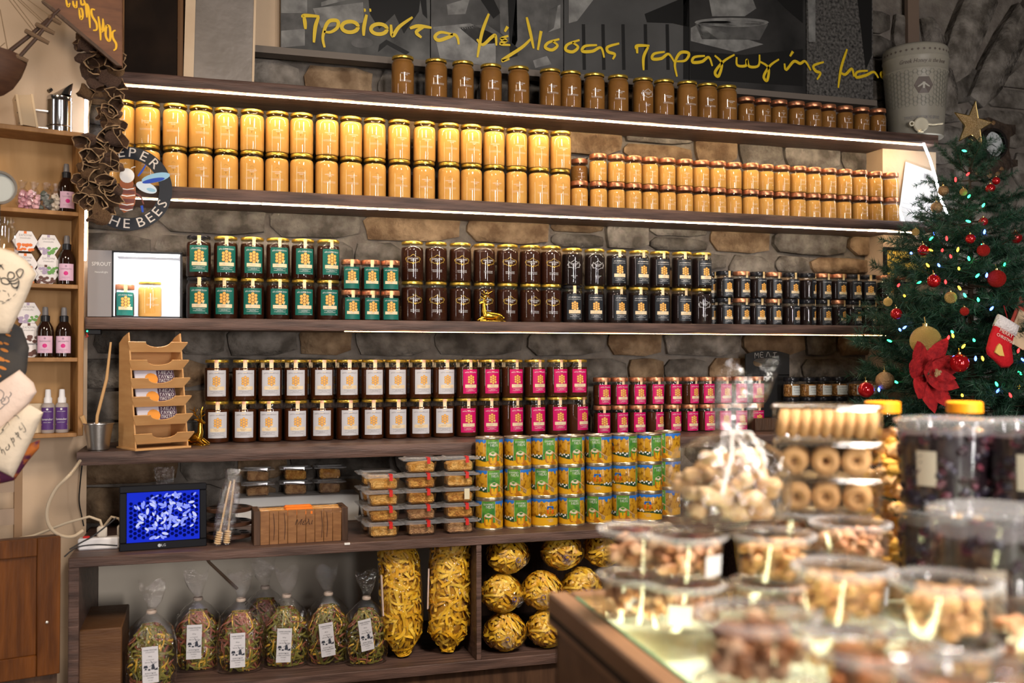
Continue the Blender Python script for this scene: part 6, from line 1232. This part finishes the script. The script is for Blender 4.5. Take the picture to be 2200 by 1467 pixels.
# ------------------------------------------------------------------ christmas tree
TY = -.42; TP = at(2085, 600, TY); NEED = [mat('needle_dark', (.010,.040,.022), .55), mat('needle_mid', (.022,.075,.038), .55), mat('needle_pale', (.055,.11,.075), .55)]; STEM = mat('stem_brown', (.06,.035,.02), .7)
def branch_mesh(seed, L):
    rr = random.Random(seed); mb = MB(); spine = []
    for i in range(9): u = i/8; spine.append(Vector((L*u, .02*math.sin(u*3+seed), -.10*L*u+.16*L*u*u)))
    mb.tube(spine, [.004-.003*i/8 for i in range(9)], 5, 3)
    tw = [spine]
    for q in range(7):
        i = 2+q%6; s = 1 if q % 2 else -1; p = spine[i]; d = Vector((.75, s*.75, rr.uniform(-.1,.3))); l = L*rr.uniform(.22,.36); tw.append([p+d*l*k/4 for k in range(5)])
    for ti, tp in enumerate(tw):
        tot = 260 if ti == 0 else 110
        for q in range(tot):
            u = rr.random()*(len(tp)-1); i = min(int(u), len(tp)-2); p = tp[i].lerp(tp[i+1], u-i); t_ = (tp[i+1]-tp[i]).normalized()
            if ti == 0 and u < 1.5: continue
            r_ = Vector((rr.gauss(0,1), rr.gauss(0,1), rr.gauss(0,1))); r_ = (r_-t_*r_.dot(t_)).normalized(); d = (t_*rr.uniform(.5,1.0)+r_).normalized(); l = rr.uniform(.022,.036); b = d.cross(Vector((rr.gauss(0,1),rr.gauss(0,1),rr.gauss(0,1)))).normalized()*.0011
            mb.add([p-b, p+b, p+d*l], [(0,1,2)], rr.choice((0,0,1,1,2)))
    return mb.mesh('branch', NEED+[STEM], False)
BR = [branch_mesh(500+k, .30) for k in range(5)]
tree = thing('christmas_tree', 'green artificial christmas tree with coloured lights at the right edge', 'tree', (TP.x, TY, 0)); zapex = at(2085,335,TY).z; rr = random.Random(77)
MB().tube([(0,0,0),(0,0,1.2),(0,0,zapex+.02)], [.020,.014,.003], 10).build('trunk', STEM, tree)
mb = MB()
for k in range(3): a = k*2*PI/3; mb.tube([(0,0,.08),(.14*math.cos(a),.14*math.sin(a),.04),(.22*math.cos(a),.22*math.sin(a),.008)], .008, 6)
mb.build('stand', mat('stand_green', (.02,.05,.03), .5), tree)
z = zapex-.01; k = 0
while z > .92:
    dz = zapex-z; R = min(.12+dz*.40, .36) if dz > .05 else .07+dz*.9
    n = max(4, int(3+R*22))
    for j in range(n):
        a = 2*PI*j/n+k*1.1+rr.uniform(-.25,.25); s2 = R/.30*rr.uniform(.78,1.12)
        o = inst('branch', BR[rr.randrange(5)], tree, (0,0,z+rr.uniform(-.012,.012))); o.scale = (s2, max(.5,min(1,s2)), max(.6,min(1,s2))); o.rotation_euler = (rr.uniform(-.5,.5), rr.uniform(-.28,.12)-(.75 if dz < .06 else 0), a)
    z -= .043; k += 1
o = inst('branch', BR[0], tree, (0,0,zapex-.05)); o.scale = (.35,.5,.5); o.rotation_euler = (0,-1.4,0)
def tpt(px, py, push=None):           # a point on the tree's outer surface seen at this pixel
    y_ = TY-.05; p = at(px, py, y_); dz = zapex-p.z; R = min(.12+max(dz,0)*.40, .36)*.82; dx = p.x-TP.x; dep = math.sqrt(max(R*R-dx*dx, .0009)); return at(px, py, TY-dep-.012)
ct = lambda x, y: (1800+x/2.095, 200+y/2.095)
REDB, REDG, GOLDB, GOLDD = mat('bauble_red', (.45,.008,.012), .12, .5, coat=.6), mat('bauble_red_glitter', (.50,.02,.015), .45, .5, bump=1.0, bscale=400), mat('bauble_gold_glitter', (.62,.42,.14), .35, .7, bump=1.0, bscale=380), mat('bauble_bronze', (.36,.22,.11), .35, .6, bump=.6, bscale=200)
CAPG = mat('bauble_cap', (.75,.58,.22), .25, 1)
def bauble(x, y, r, m, lb):
    px, py = ct(x, y); p = tpt(px, py); R = r/2.095/ (FPX/((p.y-CAMY)/ray(px,py).y)); t = thing('bauble', lb, 'bauble', p, 0, 'tree baubles'); MB().blob((0,0,0), R, 3).build('ball', m, t); MB().lathe([(R*.2,R*.97),(R*.2,R*1.15),(R*.1,R*1.18)], 10).tube([(0,0,R*1.15),(0,.004,R*1.6)], R*.03+.0003, 5).build('cap', CAPG, t)
for x, y, r, m, lb in ((385,708,26,REDB,'matt red bauble on the left side of the tree above the framed notice'),(432,845,30,REDB,'shiny red bauble left of centre in the middle of the tree'),(263,993,26,REDB,'red bauble at the left edge of the tree above the big gold ball'),(715,835,40,REDG,'large red glitter bauble on the right of the tree above the stocking'),(597,655,22,REDB,'matt red bauble near the middle of the upper tree'),(655,578,20,REDB,'small red bauble right of centre in the upper tree'),(800,650,28,REDB,'shiny red bauble hanging from the right branch tip'),(687,430,22,REDB,'matt red bauble near the clock'),(712,395,18,REDB,'small shiny red bauble just below the clock'),(655,708,28,REDG,'red glittery bauble right of the tree centre'),
    (548,1215,42,REDB,'large shiny red bauble right of the red flower'),(127,1335,36,REDB,'shiny red bauble at the lower left branch tip beside the nut jars'),(570,982,20,REDG,'small red glitter bauble above the stocking cuff'),(395,1115,68,GOLDB,'big gold glitter bauble above the red flower'),(508,920,27,GOLDB,'gold glitter bauble in the middle of the tree'),(212,1295,42,GOLDD,'patterned pale gold bauble left of the red flower'),(445,515,26,GOLDD,'bronze bauble high on the left of the tree'),(225,940,20,GOLDB,'pale gold bauble at the left edge of the tree'),(350,625,17,GOLDB,'small gold bauble by the shelf light strip'),(475,440,24,GOLDD,'bronze bauble below the bright strip near the tree top'),(565,445,17,GOLDB,'little gold bauble near the tree top')): bauble(x, y, r, m, lb)
fl_ = thing('fairy_lights', 'string of coloured fairy lights wound round the tree', 'fairy lights', (TP.x, TY, .95)); F0 = Vector(fl_.location)
LC = {'g': glow('bulb_green', (.02,1,.25), 14), 'r': glow('bulb_red', (1,.02,.02), 9), 'b': glow('bulb_blue', (.05,.12,1), 16), 'y': glow('bulb_yellow', (1,.50,.03), 8)}
LP = {'g': [(570,260),(590,465),(655,505),(588,577),(420,655),(590,745),(628,822),(365,853),(572,910),(632,930),(233,1115),(515,1075),(613,1112),(715,1310),(820,1260),(262,1300),(750,770),(648,690)], 'r': [(530,390),(585,365),(490,655),(508,735),(485,850),(273,865),(498,1100),(777,1360),(812,1160),(470,708)], 'b': [(435,630),(330,720),(455,775),(660,625),(670,820),(300,1055),(280,1065),(692,970),(520,1190),(185,1335),(720,1340),(832,1200),(620,1195)], 'y': [(420,708),(540,705),(545,790),(548,878),(300,912),(518,1092),(652,1195),(565,1140),(560,1360),(815,1320),(405,775)]}
BM = {c: MB().lathe([(.001,-.007),(.0032,-.004),(.0036,.002),(.0015,.008)], 8).mesh('bulb', m) for c, m in LC.items()}; allp = []
for c, L_ in LP.items():
    for x, y in L_: p = tpt(*ct(x, y)); o = inst('bulb', BM[c], fl_, p-F0); o.rotation_euler = (rr.uniform(-1,1), rr.uniform(-1,1), 0); allp.append(p)
allp.sort(key=lambda p: -p.z); MB().tube([p-F0+Vector((0,.02,0)) for p in allp], .0011, 4).build('wire', mat('wire_green', (.01,.04,.02), .6), fl_)
# star
p = at(2090, 268, TY); ks = 1/(FPX/((TY-CAMY)/ray(2090,268).y)); t = thing('tree_star', 'gold glitter star on the tip of the tree', 'star', p); t.rotation_euler = (0, .14, 0); ro, ri = 52*ks, 21*ks; pts = [((ro if k % 2 == 0 else ri)*math.sin(k*PI/5), (ro if k % 2 == 0 else ri)*math.cos(k*PI/5)) for k in range(10)]
mb = MB(); mb.add([(x,0,z) for x,z in pts]+[(0,-.022,0),(0,.022,0)], [(k,(k+1)%10,10) for k in range(10)]+[((k+1)%10,k,11) for k in range(10)]); GLIT = mat('gold_glitter', (.62,.40,.18), .4, .7, c2=(.95,.75,.45), nscale=420, bump=1.0, bscale=420, lo=.5, hi=.56); mb.build('star_body', GLIT, t, smooth=False)
mb = MB()
for k in range(10): mb.tube([(pts[k][0],0,pts[k][1]),(pts[(k+1)%10][0],0,pts[(k+1)%10][1])], .0018, 5)
mb.build('wire_frame', CAPG, t); MB().tube([(.010*math.cos(a*.8)*(.5+a/50), .010*math.sin(a*.8)*(.5+a/50), -ri*.8-a*.0021) for a in range(34)], .0010, 5).build('coil', CAPG, t)
# poinsettia
p = tpt(1990, 800); p = p-FWD*.03; t = thing('poinsettia', 'red velvet poinsettia flower with gold glitter on the lower tree', 'artificial flower', p); VEL = mat('red_velvet', (.20,.003,.006), .8, c2=(.34,.008,.010), nscale=60, bump=.5, bscale=120); kf = ks*1.0
def petal(L_, W_, a, tilt, yoff):
    mb = MB(); vs = []; fs = []
    for i in range(9):
        u = i/8; w_ = W_*math.sin(PI*min(1,u*.95+.05))**.8*(1 if u < .75 else 1)
        for s in (-1,-.4,.4,1): vs.append((u*L_, yoff-.018*u*math.cos(tilt)+.012*abs(s)*math.sin(PI*u)-(.02*u*u), s*w_))
    for i in range(8):
        for j in range(3): fs.append((i*4+j, i*4+j+1, i*4+4+j+1, i*4+4+j))
    o = mb.add(vs, fs, 0, Matrix.Rotation(a,4,'Y')); o.build('petal', VEL, t, ang=80)
for i, (a, L_) in enumerate(((-.35,72),(-1.25,72),(-2.25,78),(-2.9,70),(.55,55),(1.15,75),(1.7,78),(2.35,68))): petal(L_*kf, 21*kf, a, .3, 0)
for i in range(5): petal(36*kf, 12*kf, i*1.25+.3, .6, -.012)
mb = MB()
for i in range(9): mb.blob((.012*math.cos(i*2.4)*(i/9), -.030, .012*math.sin(i*2.4)*(i/9)), .0055, 1)
mb.build('gold_centre', GLIT, t)
# stocking
p = tpt(2140, 735)-FWD*.03; t = thing('christmas_stocking', 'small red felt stocking with white cuff and gold bell hanging on the tree', 'stocking', p); kz = 1/(FPX/((p.y-CAMY)/ray(2140,735).y)); SS = lambda x, y: ((x-2140)*kz, (735-y)*kz)
boot = [(2122,695),(2172,716),(2165,745),(2168,762),(2170,782),(2160,790),(2140,790),(2122,775),(2104,762),(2101,748),(2110,720)]
def puff(pl, th, m, nm):
    cx = sum(p_[0] for p_ in pl)/len(pl); cy = sum(p_[1] for p_ in pl)/len(pl); n_ = len(pl); vs = []
    for tt, dd in ((1,0),(.85,-.7),(.4,-1),(.85,.7),(.4,1)): vs += [(SS(cx+(x-cx)*tt, cy+(y-cy)*tt)[0], th*dd*.5, SS(cx+(x-cx)*tt, cy+(y-cy)*tt)[1]) for x, y in pl]
    fs = []
    for a, b in ((0,1),(1,2)): fs += [(a*n_+j, b*n_+j, b*n_+(j+1)%n_, a*n_+(j+1)%n_) for j in range(n_)]
    for a, b in ((0,3),(3,4)): fs += [(a*n_+(j+1)%n_, b*n_+(j+1)%n_, b*n_+j, a*n_+j) for j in range(n_)]
    fs += [tuple(2*n_+j for j in range(n_)), tuple(4*n_+j for j in range(n_-1,-1,-1))]; return MB().add(vs, fs).build(nm, m, t, ang=80)
puff(boot, .030, mat('felt_red', (.50,.006,.012), .8, bump=.3, bscale=150), 'boot'); puff([(2133,674),(2186,700),(2176,724),(2120,700)], .036, mat('fleece_white', (.72,.66,.64), .9, bump=.8, bscale=140), 'cuff')
mb = MB(); cs_, sn = math.cos(-.42), math.sin(-.42)
for s2, x0, y0, sz in (('MERRY',2143,716,12),('CHRISTMAS',2141,728,9.5)):
    v, f = text2d(s2, sz*kz); ox, oz = SS(x0, y0); mb.add([(ox+x*cs_-z*sn, -.0165, oz+x*sn+z*cs_) for x, z in v], f)
mb.build('lettering', mat('cream_thread', (.75,.62,.50), .7), t, smooth=False); mb = MB(); mb.prism([SS(*q) for q in ((2112,757),(2118,744),(2124,738),(2130,743),(2132,752),(2136,765),(2124,764))], -.019, -.014); mb.build('bell_patch', mat('bell_gold', (.72,.48,.12), .5), t, smooth=False)
MB().tube([(SS(2160,690)[0],0,SS(2160,690)[1]),(SS(2162,655)[0],.02,SS(2162,655)[1])], .0012, 5).build('loop', VEL, t)
p = tpt(2182, 690)-FWD*.01; t = thing('gift_card', 'red and cream folded cards tucked behind the stocking', 'card', p); X = Matrix.Rotation(.45,4,'Y')
MB().box((-.022,0,-.05),(.05,.003,.075), X=X).build('red_card', mat('card_red', (.42,.06,.04), .6), t, smooth=False); MB().box((-.012,-.006,-.06),(.05,-.003,.035), X=X).build('cream_card', mat('card_cream', (.62,.44,.28), .6), t, smooth=False); MB().box((-.004,-.011,-.075),(.05,-.008,.005), X=X).build('cream_card', MATS['card_cream'], t, smooth=False)
# ------------------------------------------------------------------ glass display counter in the foreground
ZC = 1.15; q = ath(1195,1275,ZC); CX0, CY1 = q.x, q.y; CX1, CY0 = 2.35, -3.05
ct_ = thing('display_counter', 'wooden display counter with lit glass top in the right foreground', 'counter', (CX0, CY1, 0), -.05); Wc, Dc = CX1-CX0, CY1-CY0
CWD = mat('counter_wood', (.11,.055,.028), .45, c2=(.17,.09,.05), nscale=5, stretch=(3,3,3)); CWL = mat('counter_rail', (.26,.14,.075), .4, c2=(.20,.10,.05), nscale=6)
MB().box((0.004,-Dc,0),(Wc,-.004,.98)).build('cabinet_body', CWD, ct_, smooth=False); MB().box((.03,-Dc+.01,1.112),(Wc-.03,-.03,1.116)).build('display_floor', mat('display_cream', (.80,.78,.60), .6), ct_, smooth=False)
r_ = .022
for a, b in (((0,-Dc,.98),(.012,0,1.10)),((0,-.012,.98),(Wc,0,1.10))): MB().box(a, b).build('side_wall', CWD, ct_, smooth=False)
MB().rbox((-.010,-Dc,1.10),(r_,.012,ZC), .004).build('rail', CWL, ct_); MB().rbox((r_,-r_,1.10),(Wc,.012,ZC), .004).build('rail', CWL, ct_)
MB().box((-.004,-Dc,1.115),(-.0125,.0,1.122)).build('groove_shade_strip', mat('groove_shade', (.02,.01,.006), .6), ct_, smooth=False)  # dark strip laid on the rail, painting the shade of a groove
MB().box((r_,-Dc,ZC-.009),(Wc,-r_,ZC-.001)).build('glass_top', thin('counter_glass', (.95,.985,.955), .02, 1.5, .6), ct_, smooth=False); MB().box((r_,-Dc,ZC-.0095),(r_+.004,-r_,ZC-.0008)).build('glass_edge', mat('glass_edge_green', (.05,.22,.13), .2), ct_, smooth=False)
MB().box((r_+.006,-Dc+.02,1.118),(r_+.020,-r_-.02,1.126)).build('light_tube', glow('display_light', (1,.93,.55), 42), ct_, smooth=False)
CTM = Matrix.Translation((CX0,CY1,0))@Matrix.Rotation(-.05,4,'Z')
def nutpile(seed, n, R, H, rad, mats, squash=.8, top=None):
    rr = random.Random(seed); mb = MB()
    for i in range(n):
        a = rr.uniform(0,2*PI); u = math.sqrt(rr.random()); z = rad+(H-rad)*rr.random(); rr2 = R(z)-rad*.8
        s = rad*rr.uniform(.8,1.25); mb.blob((rr2*u*math.cos(a), rr2*u*math.sin(a), z), (s, s*rr.uniform(.7,1), s*squash), 1, rr.randrange(len(mats)), .12, i)
    return mb
def cup_mesh(r0, r1, h, lipw=.006, dome=.010):
    return MB().lathe([(r0*.9,.0),(r0,.002),(r0+(r1-r0)*.5,h*.5),(r1,h-.006),(r1+lipw,h-.005),(r1+lipw,h-.001),(r1+.001,h),(r1-.004,h+dome*.3),(r1*.85,h+.001)], 32)
PETF = thin('deli_plastic', (.975,.975,.975), .10, 1.5, 1.0, .03)
cupm = cup_mesh(.043, .050, .0600).mesh('clear_cup', PETF)
FROSTR = mat('frosted_rim', (.62,.62,.64), .3, alpha=.30, spec=.5)
rimm = MB().lathe([(.0502,.050),(.0508,.0545),(.0562,.0552),(.0564,.0592),(.0512,.0602),(.0495,.0575)], 32, cap0=False, cap1=False).mesh('rim', FROSTR)
NUTS = {'almond': [mat('nut_tan', (.52,.26,.13), .5), mat('nut_brown', (.36,.16,.075), .5), mat('nut_pale', (.64,.39,.24), .5)], 'ring': [mat('cookie_gold', (.60,.34,.14), .6), mat('cookie_tan', (.50,.26,.11), .6)], 'mix': [MATS['nut_tan'], mat('fruit_orange', (.55,.20,.07), .5), mat('nut_rose', (.40,.17,.12), .5), MATS['nut_pale']]}
Rc = lambda z: .043+.007*z/.06
FILLS = {k: nutpile(700+i, 70, Rc, .046, .0095, m).mesh('nuts', m, True) for i, (k, m) in enumerate(NUTS.items())}
CLAB = MB().lathe([(.0492,.012),(.0506,.038)], 6, a0=-PI/2-.3, a1=-PI/2+.3).mesh('label', PAPWHITE)
zst = .0615
def cup(px, py, width, levels, fill, lb, lab=None, dz=0):
    z = .112*FPX/width; top = atz(px, py, z); n = levels; X0 = Vector((top.x, top.y, ZC)); out = []
    for i in range(n):
        t = thing('nut_cup', lb[i], 'container', (X0.x, X0.y, ZC+i*zst), random.uniform(-.3,.3), 'clear cups of nuts and cookies'); inst('clear_cup', cupm, t); inst('rim', rimm, t); f = inst('nuts', FILLS[fill[i]], t); f['kind'] = 'stuff'; f.rotation_euler = (0,0,i*2+px*.01)
        if lab and lab[i] is not None: l = inst('label', CLAB, t); l.rotation_euler = (0,0,lab[i])
cup(1625,1345,268,2,['mix','almond'],['lower cup under the front left cup of mixed nuts','front left clear cup of mixed nuts near the glowing counter edge'])
cup(1880,1405,300,2,['mix','mix'],['lower cup under the front middle cup of mixed fruit','front middle clear cup of orange mixed fruit at the bottom edge'])
cup(2095,1395,330,2,['almond','mix'],['lower cup under the front right cup','front right clear cup of mixed fruit at the bottom edge'])
cup(1812,1258,218,2,['ring','ring'],['lower cup under the second row left cookie cup','second row clear cup of ring cookies, left of two'])
cup(2030,1252,232,2,['ring','ring'],['lower cup under the second row right cookie cup','second row clear cup of ring cookies, right of two'])
cup(1472,1152,184,2,['almond','almond'],['lower cup of nuts with white label behind the glowing glass','upper cup of nuts with white label at the left of the counter'], [-.35,.62])
cup(1660,1166,184,2,['almond','ring'],['lower cup of nuts with white label, second from the left','upper cup of hazelnuts second from the left on the counter'], [-.15,None])
cup(1372,1136,178,2,['almond','almond'],['lower cup at the far left corner of the counter','upper cup at the far left corner of the counter'])
cup(1826,1108,172,2,['almond','almond'],['lower cup of brown nuts under the cookie boxes','upper cup of brown nuts below the cookie boxes, right one'], [.7,.9])
cup(1730,1112,160,2,['almond','almond'],['lower cup of brown nuts behind the cookie bag','upper cup of brown nuts behind the cookie bag'])
# small upturned empty lids and cups by the counter edge
p = atz(1330,1262,1.35); t = thing('empty_cup', 'empty clear cup with a barcode sticker at the counter corner', 'container', (p.x, p.y, ZC), 0); MB().lathe([(.030,0),(.032,.002),(.040,.050),(.045,.051),(.045,.054)], 28, cap1=False).build('clear_cup', PETF, t); MB().lathe([(.0365,.018),(.0385,.034)], 6, a0=-PI/2-.2, a1=-PI/2+.35).build('sticker', PAPWHITE, t)
# cookie boxes: three clear boxes with ring biscuits
def ring_cookie(mb, X, R=.019, r=.0095, m=0):
    vs = []; fs = []; n1, n2 = 14, 8
    for i in range(n1):
        a = 2*PI*i/n1
        for j in range(n2): b = 2*PI*j/n2; vs.append(X@Vector(((R+r*math.cos(b))*math.cos(a), (R+r*math.cos(b))*math.sin(a), r*math.sin(b))))
    for i in range(n1):
        for j in range(n2): fs.append((i*n2+j, ((i+1)%n1)*n2+j, ((i+1)%n1)*n2+(j+1)%n2, i*n2+(j+1)%n2))
    mb.add(vs, fs, m)
bxm = MB().rbox((-.075,-.05,0),(.075,.05,.047), .004).rbox((-.079,-.054,.046),(.079,.054,.0515), .002).mesh('clear_box', PETF)
COOK = NUTS['ring']; p0 = atz(1782, 1075, 1.43); zb0 = ZC+2*zst+.001
o = p0
for i in range(3):
    t = thing('cookie_box', '%s clear box of ring biscuits in the stack of three' % ('bottom','middle','top')[i], 'container', (p0.x+.03, p0.y+.05, zb0+i*.0525), -.58, 'clear boxes of ring biscuits'); inst('clear_box', bxm, t); mb = MB(); rr = random.Random(i)
    if i < 2:
        for x in (-.045, -.002, .042):
            for y in (-.026, .020): ring_cookie(mb, Matrix.Translation((x+rr.uniform(-.003,.003), y, .022))@Matrix.Rotation(PI/2+rr.uniform(-.25,.25),4,'X')@Matrix.Rotation(0,4,'Y'), .0125, .0085)
    else:
        for k in range(9): ring_cookie(mb, Matrix.Translation((-.062+k*.0155, -.022, .024))@Matrix.Rotation(PI/2+.15,4,'Y'), .0135, .0085); ring_cookie(mb, Matrix.Translation((-.062+k*.0155, .022, .024))@Matrix.Rotation(PI/2+.15,4,'Y'), .0135, .0085)
    mb.build('biscuits', COOK, t)['kind'] = 'stuff'
# jars with orange lids behind
for i, (px, lb) in enumerate(((1896,'jar of golden biscuits with orange lid between cookie boxes and plum tubs'),(2072,'jar with orange lid behind the plum coloured tubs'))):
    p = atz(px, 862, 1.62); t = thing('biscuit_jar', lb, 'jar', (p.x, p.y, ZC), 0, 'biscuit jars with orange lids'); Hj = p.z-ZC
    MB().lathe([(.040,0),(.043,.004),(.043,Hj-.06),(.034,Hj-.03),(.026,Hj-.018)], 26, cap1=False).build('jar_glass', GLASS, t); MB().lathe([(.028,Hj-.018),(.028,Hj-.002),(.025,Hj)], 24).build('lid', mat('lid_orange', (.80,.30,.01), .4), t)
    nutpile(900+i, 90, lambda z: .041, Hj-.05, .014, NUTS['ring']).build('biscuits', [mat('biscuit_gold', (.66,.36,.06), .6), NUTS['ring'][0]], t)['kind'] = 'stuff'
# plum tubs
PLUM = [mat('plum_dark', (.020,.007,.012), .4), mat('plum_red', (.06,.012,.022), .4), mat('plum_blue', (.018,.014,.026), .4)]
hT = .128; tubm = cup_mesh(.060, .066, hT, .005, .008).mesh('clear_tub', PETF); tubr = MB().lathe([(.0662,hT-.020),(.0664,hT-.006),(.0712,hT-.0055),(.0714,hT-.0005),(.066,hT+.0005),(.060,hT+.0028),(.02,hT+.003)], 32, cap0=False).mesh('lid', mat('frosted_lid', (.62,.62,.64), .25, alpha=.17, spec=.5)); tubf = MB().lathe([(.055,.003),(.0585,.004),(.0625,hT-.022),(.03,hT-.018),(0,hT-.017)], 28).mesh('plum_core', mat('plum_core', (.014,.006,.010), .5)); rr = random.Random(6)
mb = MB()
for i in range(130): a = rr.uniform(0,2*PI); z = rr.uniform(.01,hT-.02); R = .0565+.004*z/hT; mb.blob((R*math.cos(a), R*math.sin(a), z), (.009,.009,.008), 1, rr.randrange(3), .15, i)
tubp = mb.mesh('dried_plums', PLUM); TLAB = MB().lathe([(.0645,.035),(.0668,.085)], 6, a0=-PI/2-.22, a1=-PI/2+.22).mesh('label', mat('label_beige', (.52,.46,.38), .6))
def tub(px, py, z, n, lbs, labs, sz=1):
    p = atz(px, py, z)
    for i in range(n):
        t = thing('plum_tub', lbs[i], 'container', (p.x, p.y, ZC+i*(hT+.004)), 0, 'tubs of dried plums'); t.scale = (1,1,sz); inst('clear_tub', tubm, t); inst('lid', tubr, t); inst('plum_core', tubf, t); q_ = inst('dried_plums', tubp, t); q_['kind'] = 'stuff'
        if labs[i] is not None: l = inst('label', TLAB, t); l.rotation_euler = (0,0,labs[i])
tub(2030, 885, 1.47, 2, ['lower tub of dark plums of the left stack','upper tub of dark plums of the left stack below the tree'], [None,-1.1])
tub(2222, 885, 1.42, 2, ['lower tub of dark plums at the right edge','upper tub of dark plums cut by the right edge'], [None,-.9])
tub(2130, 1090, 1.16, 1, ['nearer single tub of dark plums with beige label'], [-.75], 1.36)
p = atz(2235,1170,1.02); t = thing('frosted_cup', 'pale cup cut by the right edge beside the nearer plum tub', 'container', (p.x, p.y, ZC), 0); MB().lathe([(.045,0),(.047,.002),(.052,.11),(.057,.112),(.057,.116)], 28, cap1=False).build('clear_cup', PETF, t); nutpile(950, 60, lambda z: .045, .08, .012, NUTS['almond']).build('nuts', NUTS['almond'], t)['kind'] = 'stuff'
# cellophane bag of rusks on top of the left cups
zbag = ZC+2*zst+.004; p = atz(1565, 1125, 1.33); t = thing('rusk_bag', 'clear cellophane bag of small rusks tied with a cord, in front of the tins', 'bag', (p.x, p.y, zbag), -.2)
rr = random.Random(12); mb = MB(); RUSK = [mat('rusk_a', (.56,.36,.18), .7), mat('rusk_b', (.46,.27,.12), .7), mat('rusk_c', (.64,.44,.25), .7)]
for i in range(70):
    a = rr.uniform(0,2*PI); u = math.sqrt(rr.random())*.9; z = .012+.082*rr.random(); k = 1 if z < .06 else 1-.4*(z-.06)/.035
    X = Matrix.Translation((.068*k*u*math.cos(a), .050*k*u*math.sin(a), z))@Matrix.Rotation(rr.uniform(0,3),4,'Z')@Matrix.Rotation(rr.uniform(-1,1),4,'X'); mb.rbox((-.017,-.010,-.009),(.017,.010,.009), .006, i % 3, X)
mb.build('rusks', RUSK, t)['kind'] = 'stuff'
vs = []; n = 22; prof = [(.055,.040,0),(.078,.056,.010),(.083,.062,.04),(.080,.060,.075),(.066,.050,.098),(.034,.028,.116),(.016,.014,.126),(.024,.014,.14),(.034,.012,.17),(.040,.010,.205)]
for i, (a, b, z) in enumerate(prof):
    for j in range(n): th = 2*PI*j/n; w_ = 1+(.12*math.sin(5*th+.7) if i > 3 else .04*math.sin(4*th+i)); vs.append((a*w_*math.cos(th)+(.030*(z-.126)/.08 if z > .126 else 0), b*w_*math.sin(th), z+(.02*math.sin(2*th+.5) if i == 9 else 0)))
MB().add(vs, [(i*n+j, i*n+(j+1)%n, (i+1)*n+(j+1)%n, (i+1)*n+j) for i in range(9) for j in range(n)]).build('clear_bag', thin('rusk_film', (.97,.97,.97), .12, 1.45, 1.0, .07, bump=1.0, bscale=45), t, ang=80)
MB().tube([(.0,-.016,.126),(.02,-.03,.125),(.034,-.05,.090),(.025,-.062,.070),(.010,-.045,.10),(.0,-.018,.126),(-.012,-.05,.095),(-.03,-.066,.05)], .0022, 6).build('cord', mat('cord_white', (.70,.66,.62), .7), t)
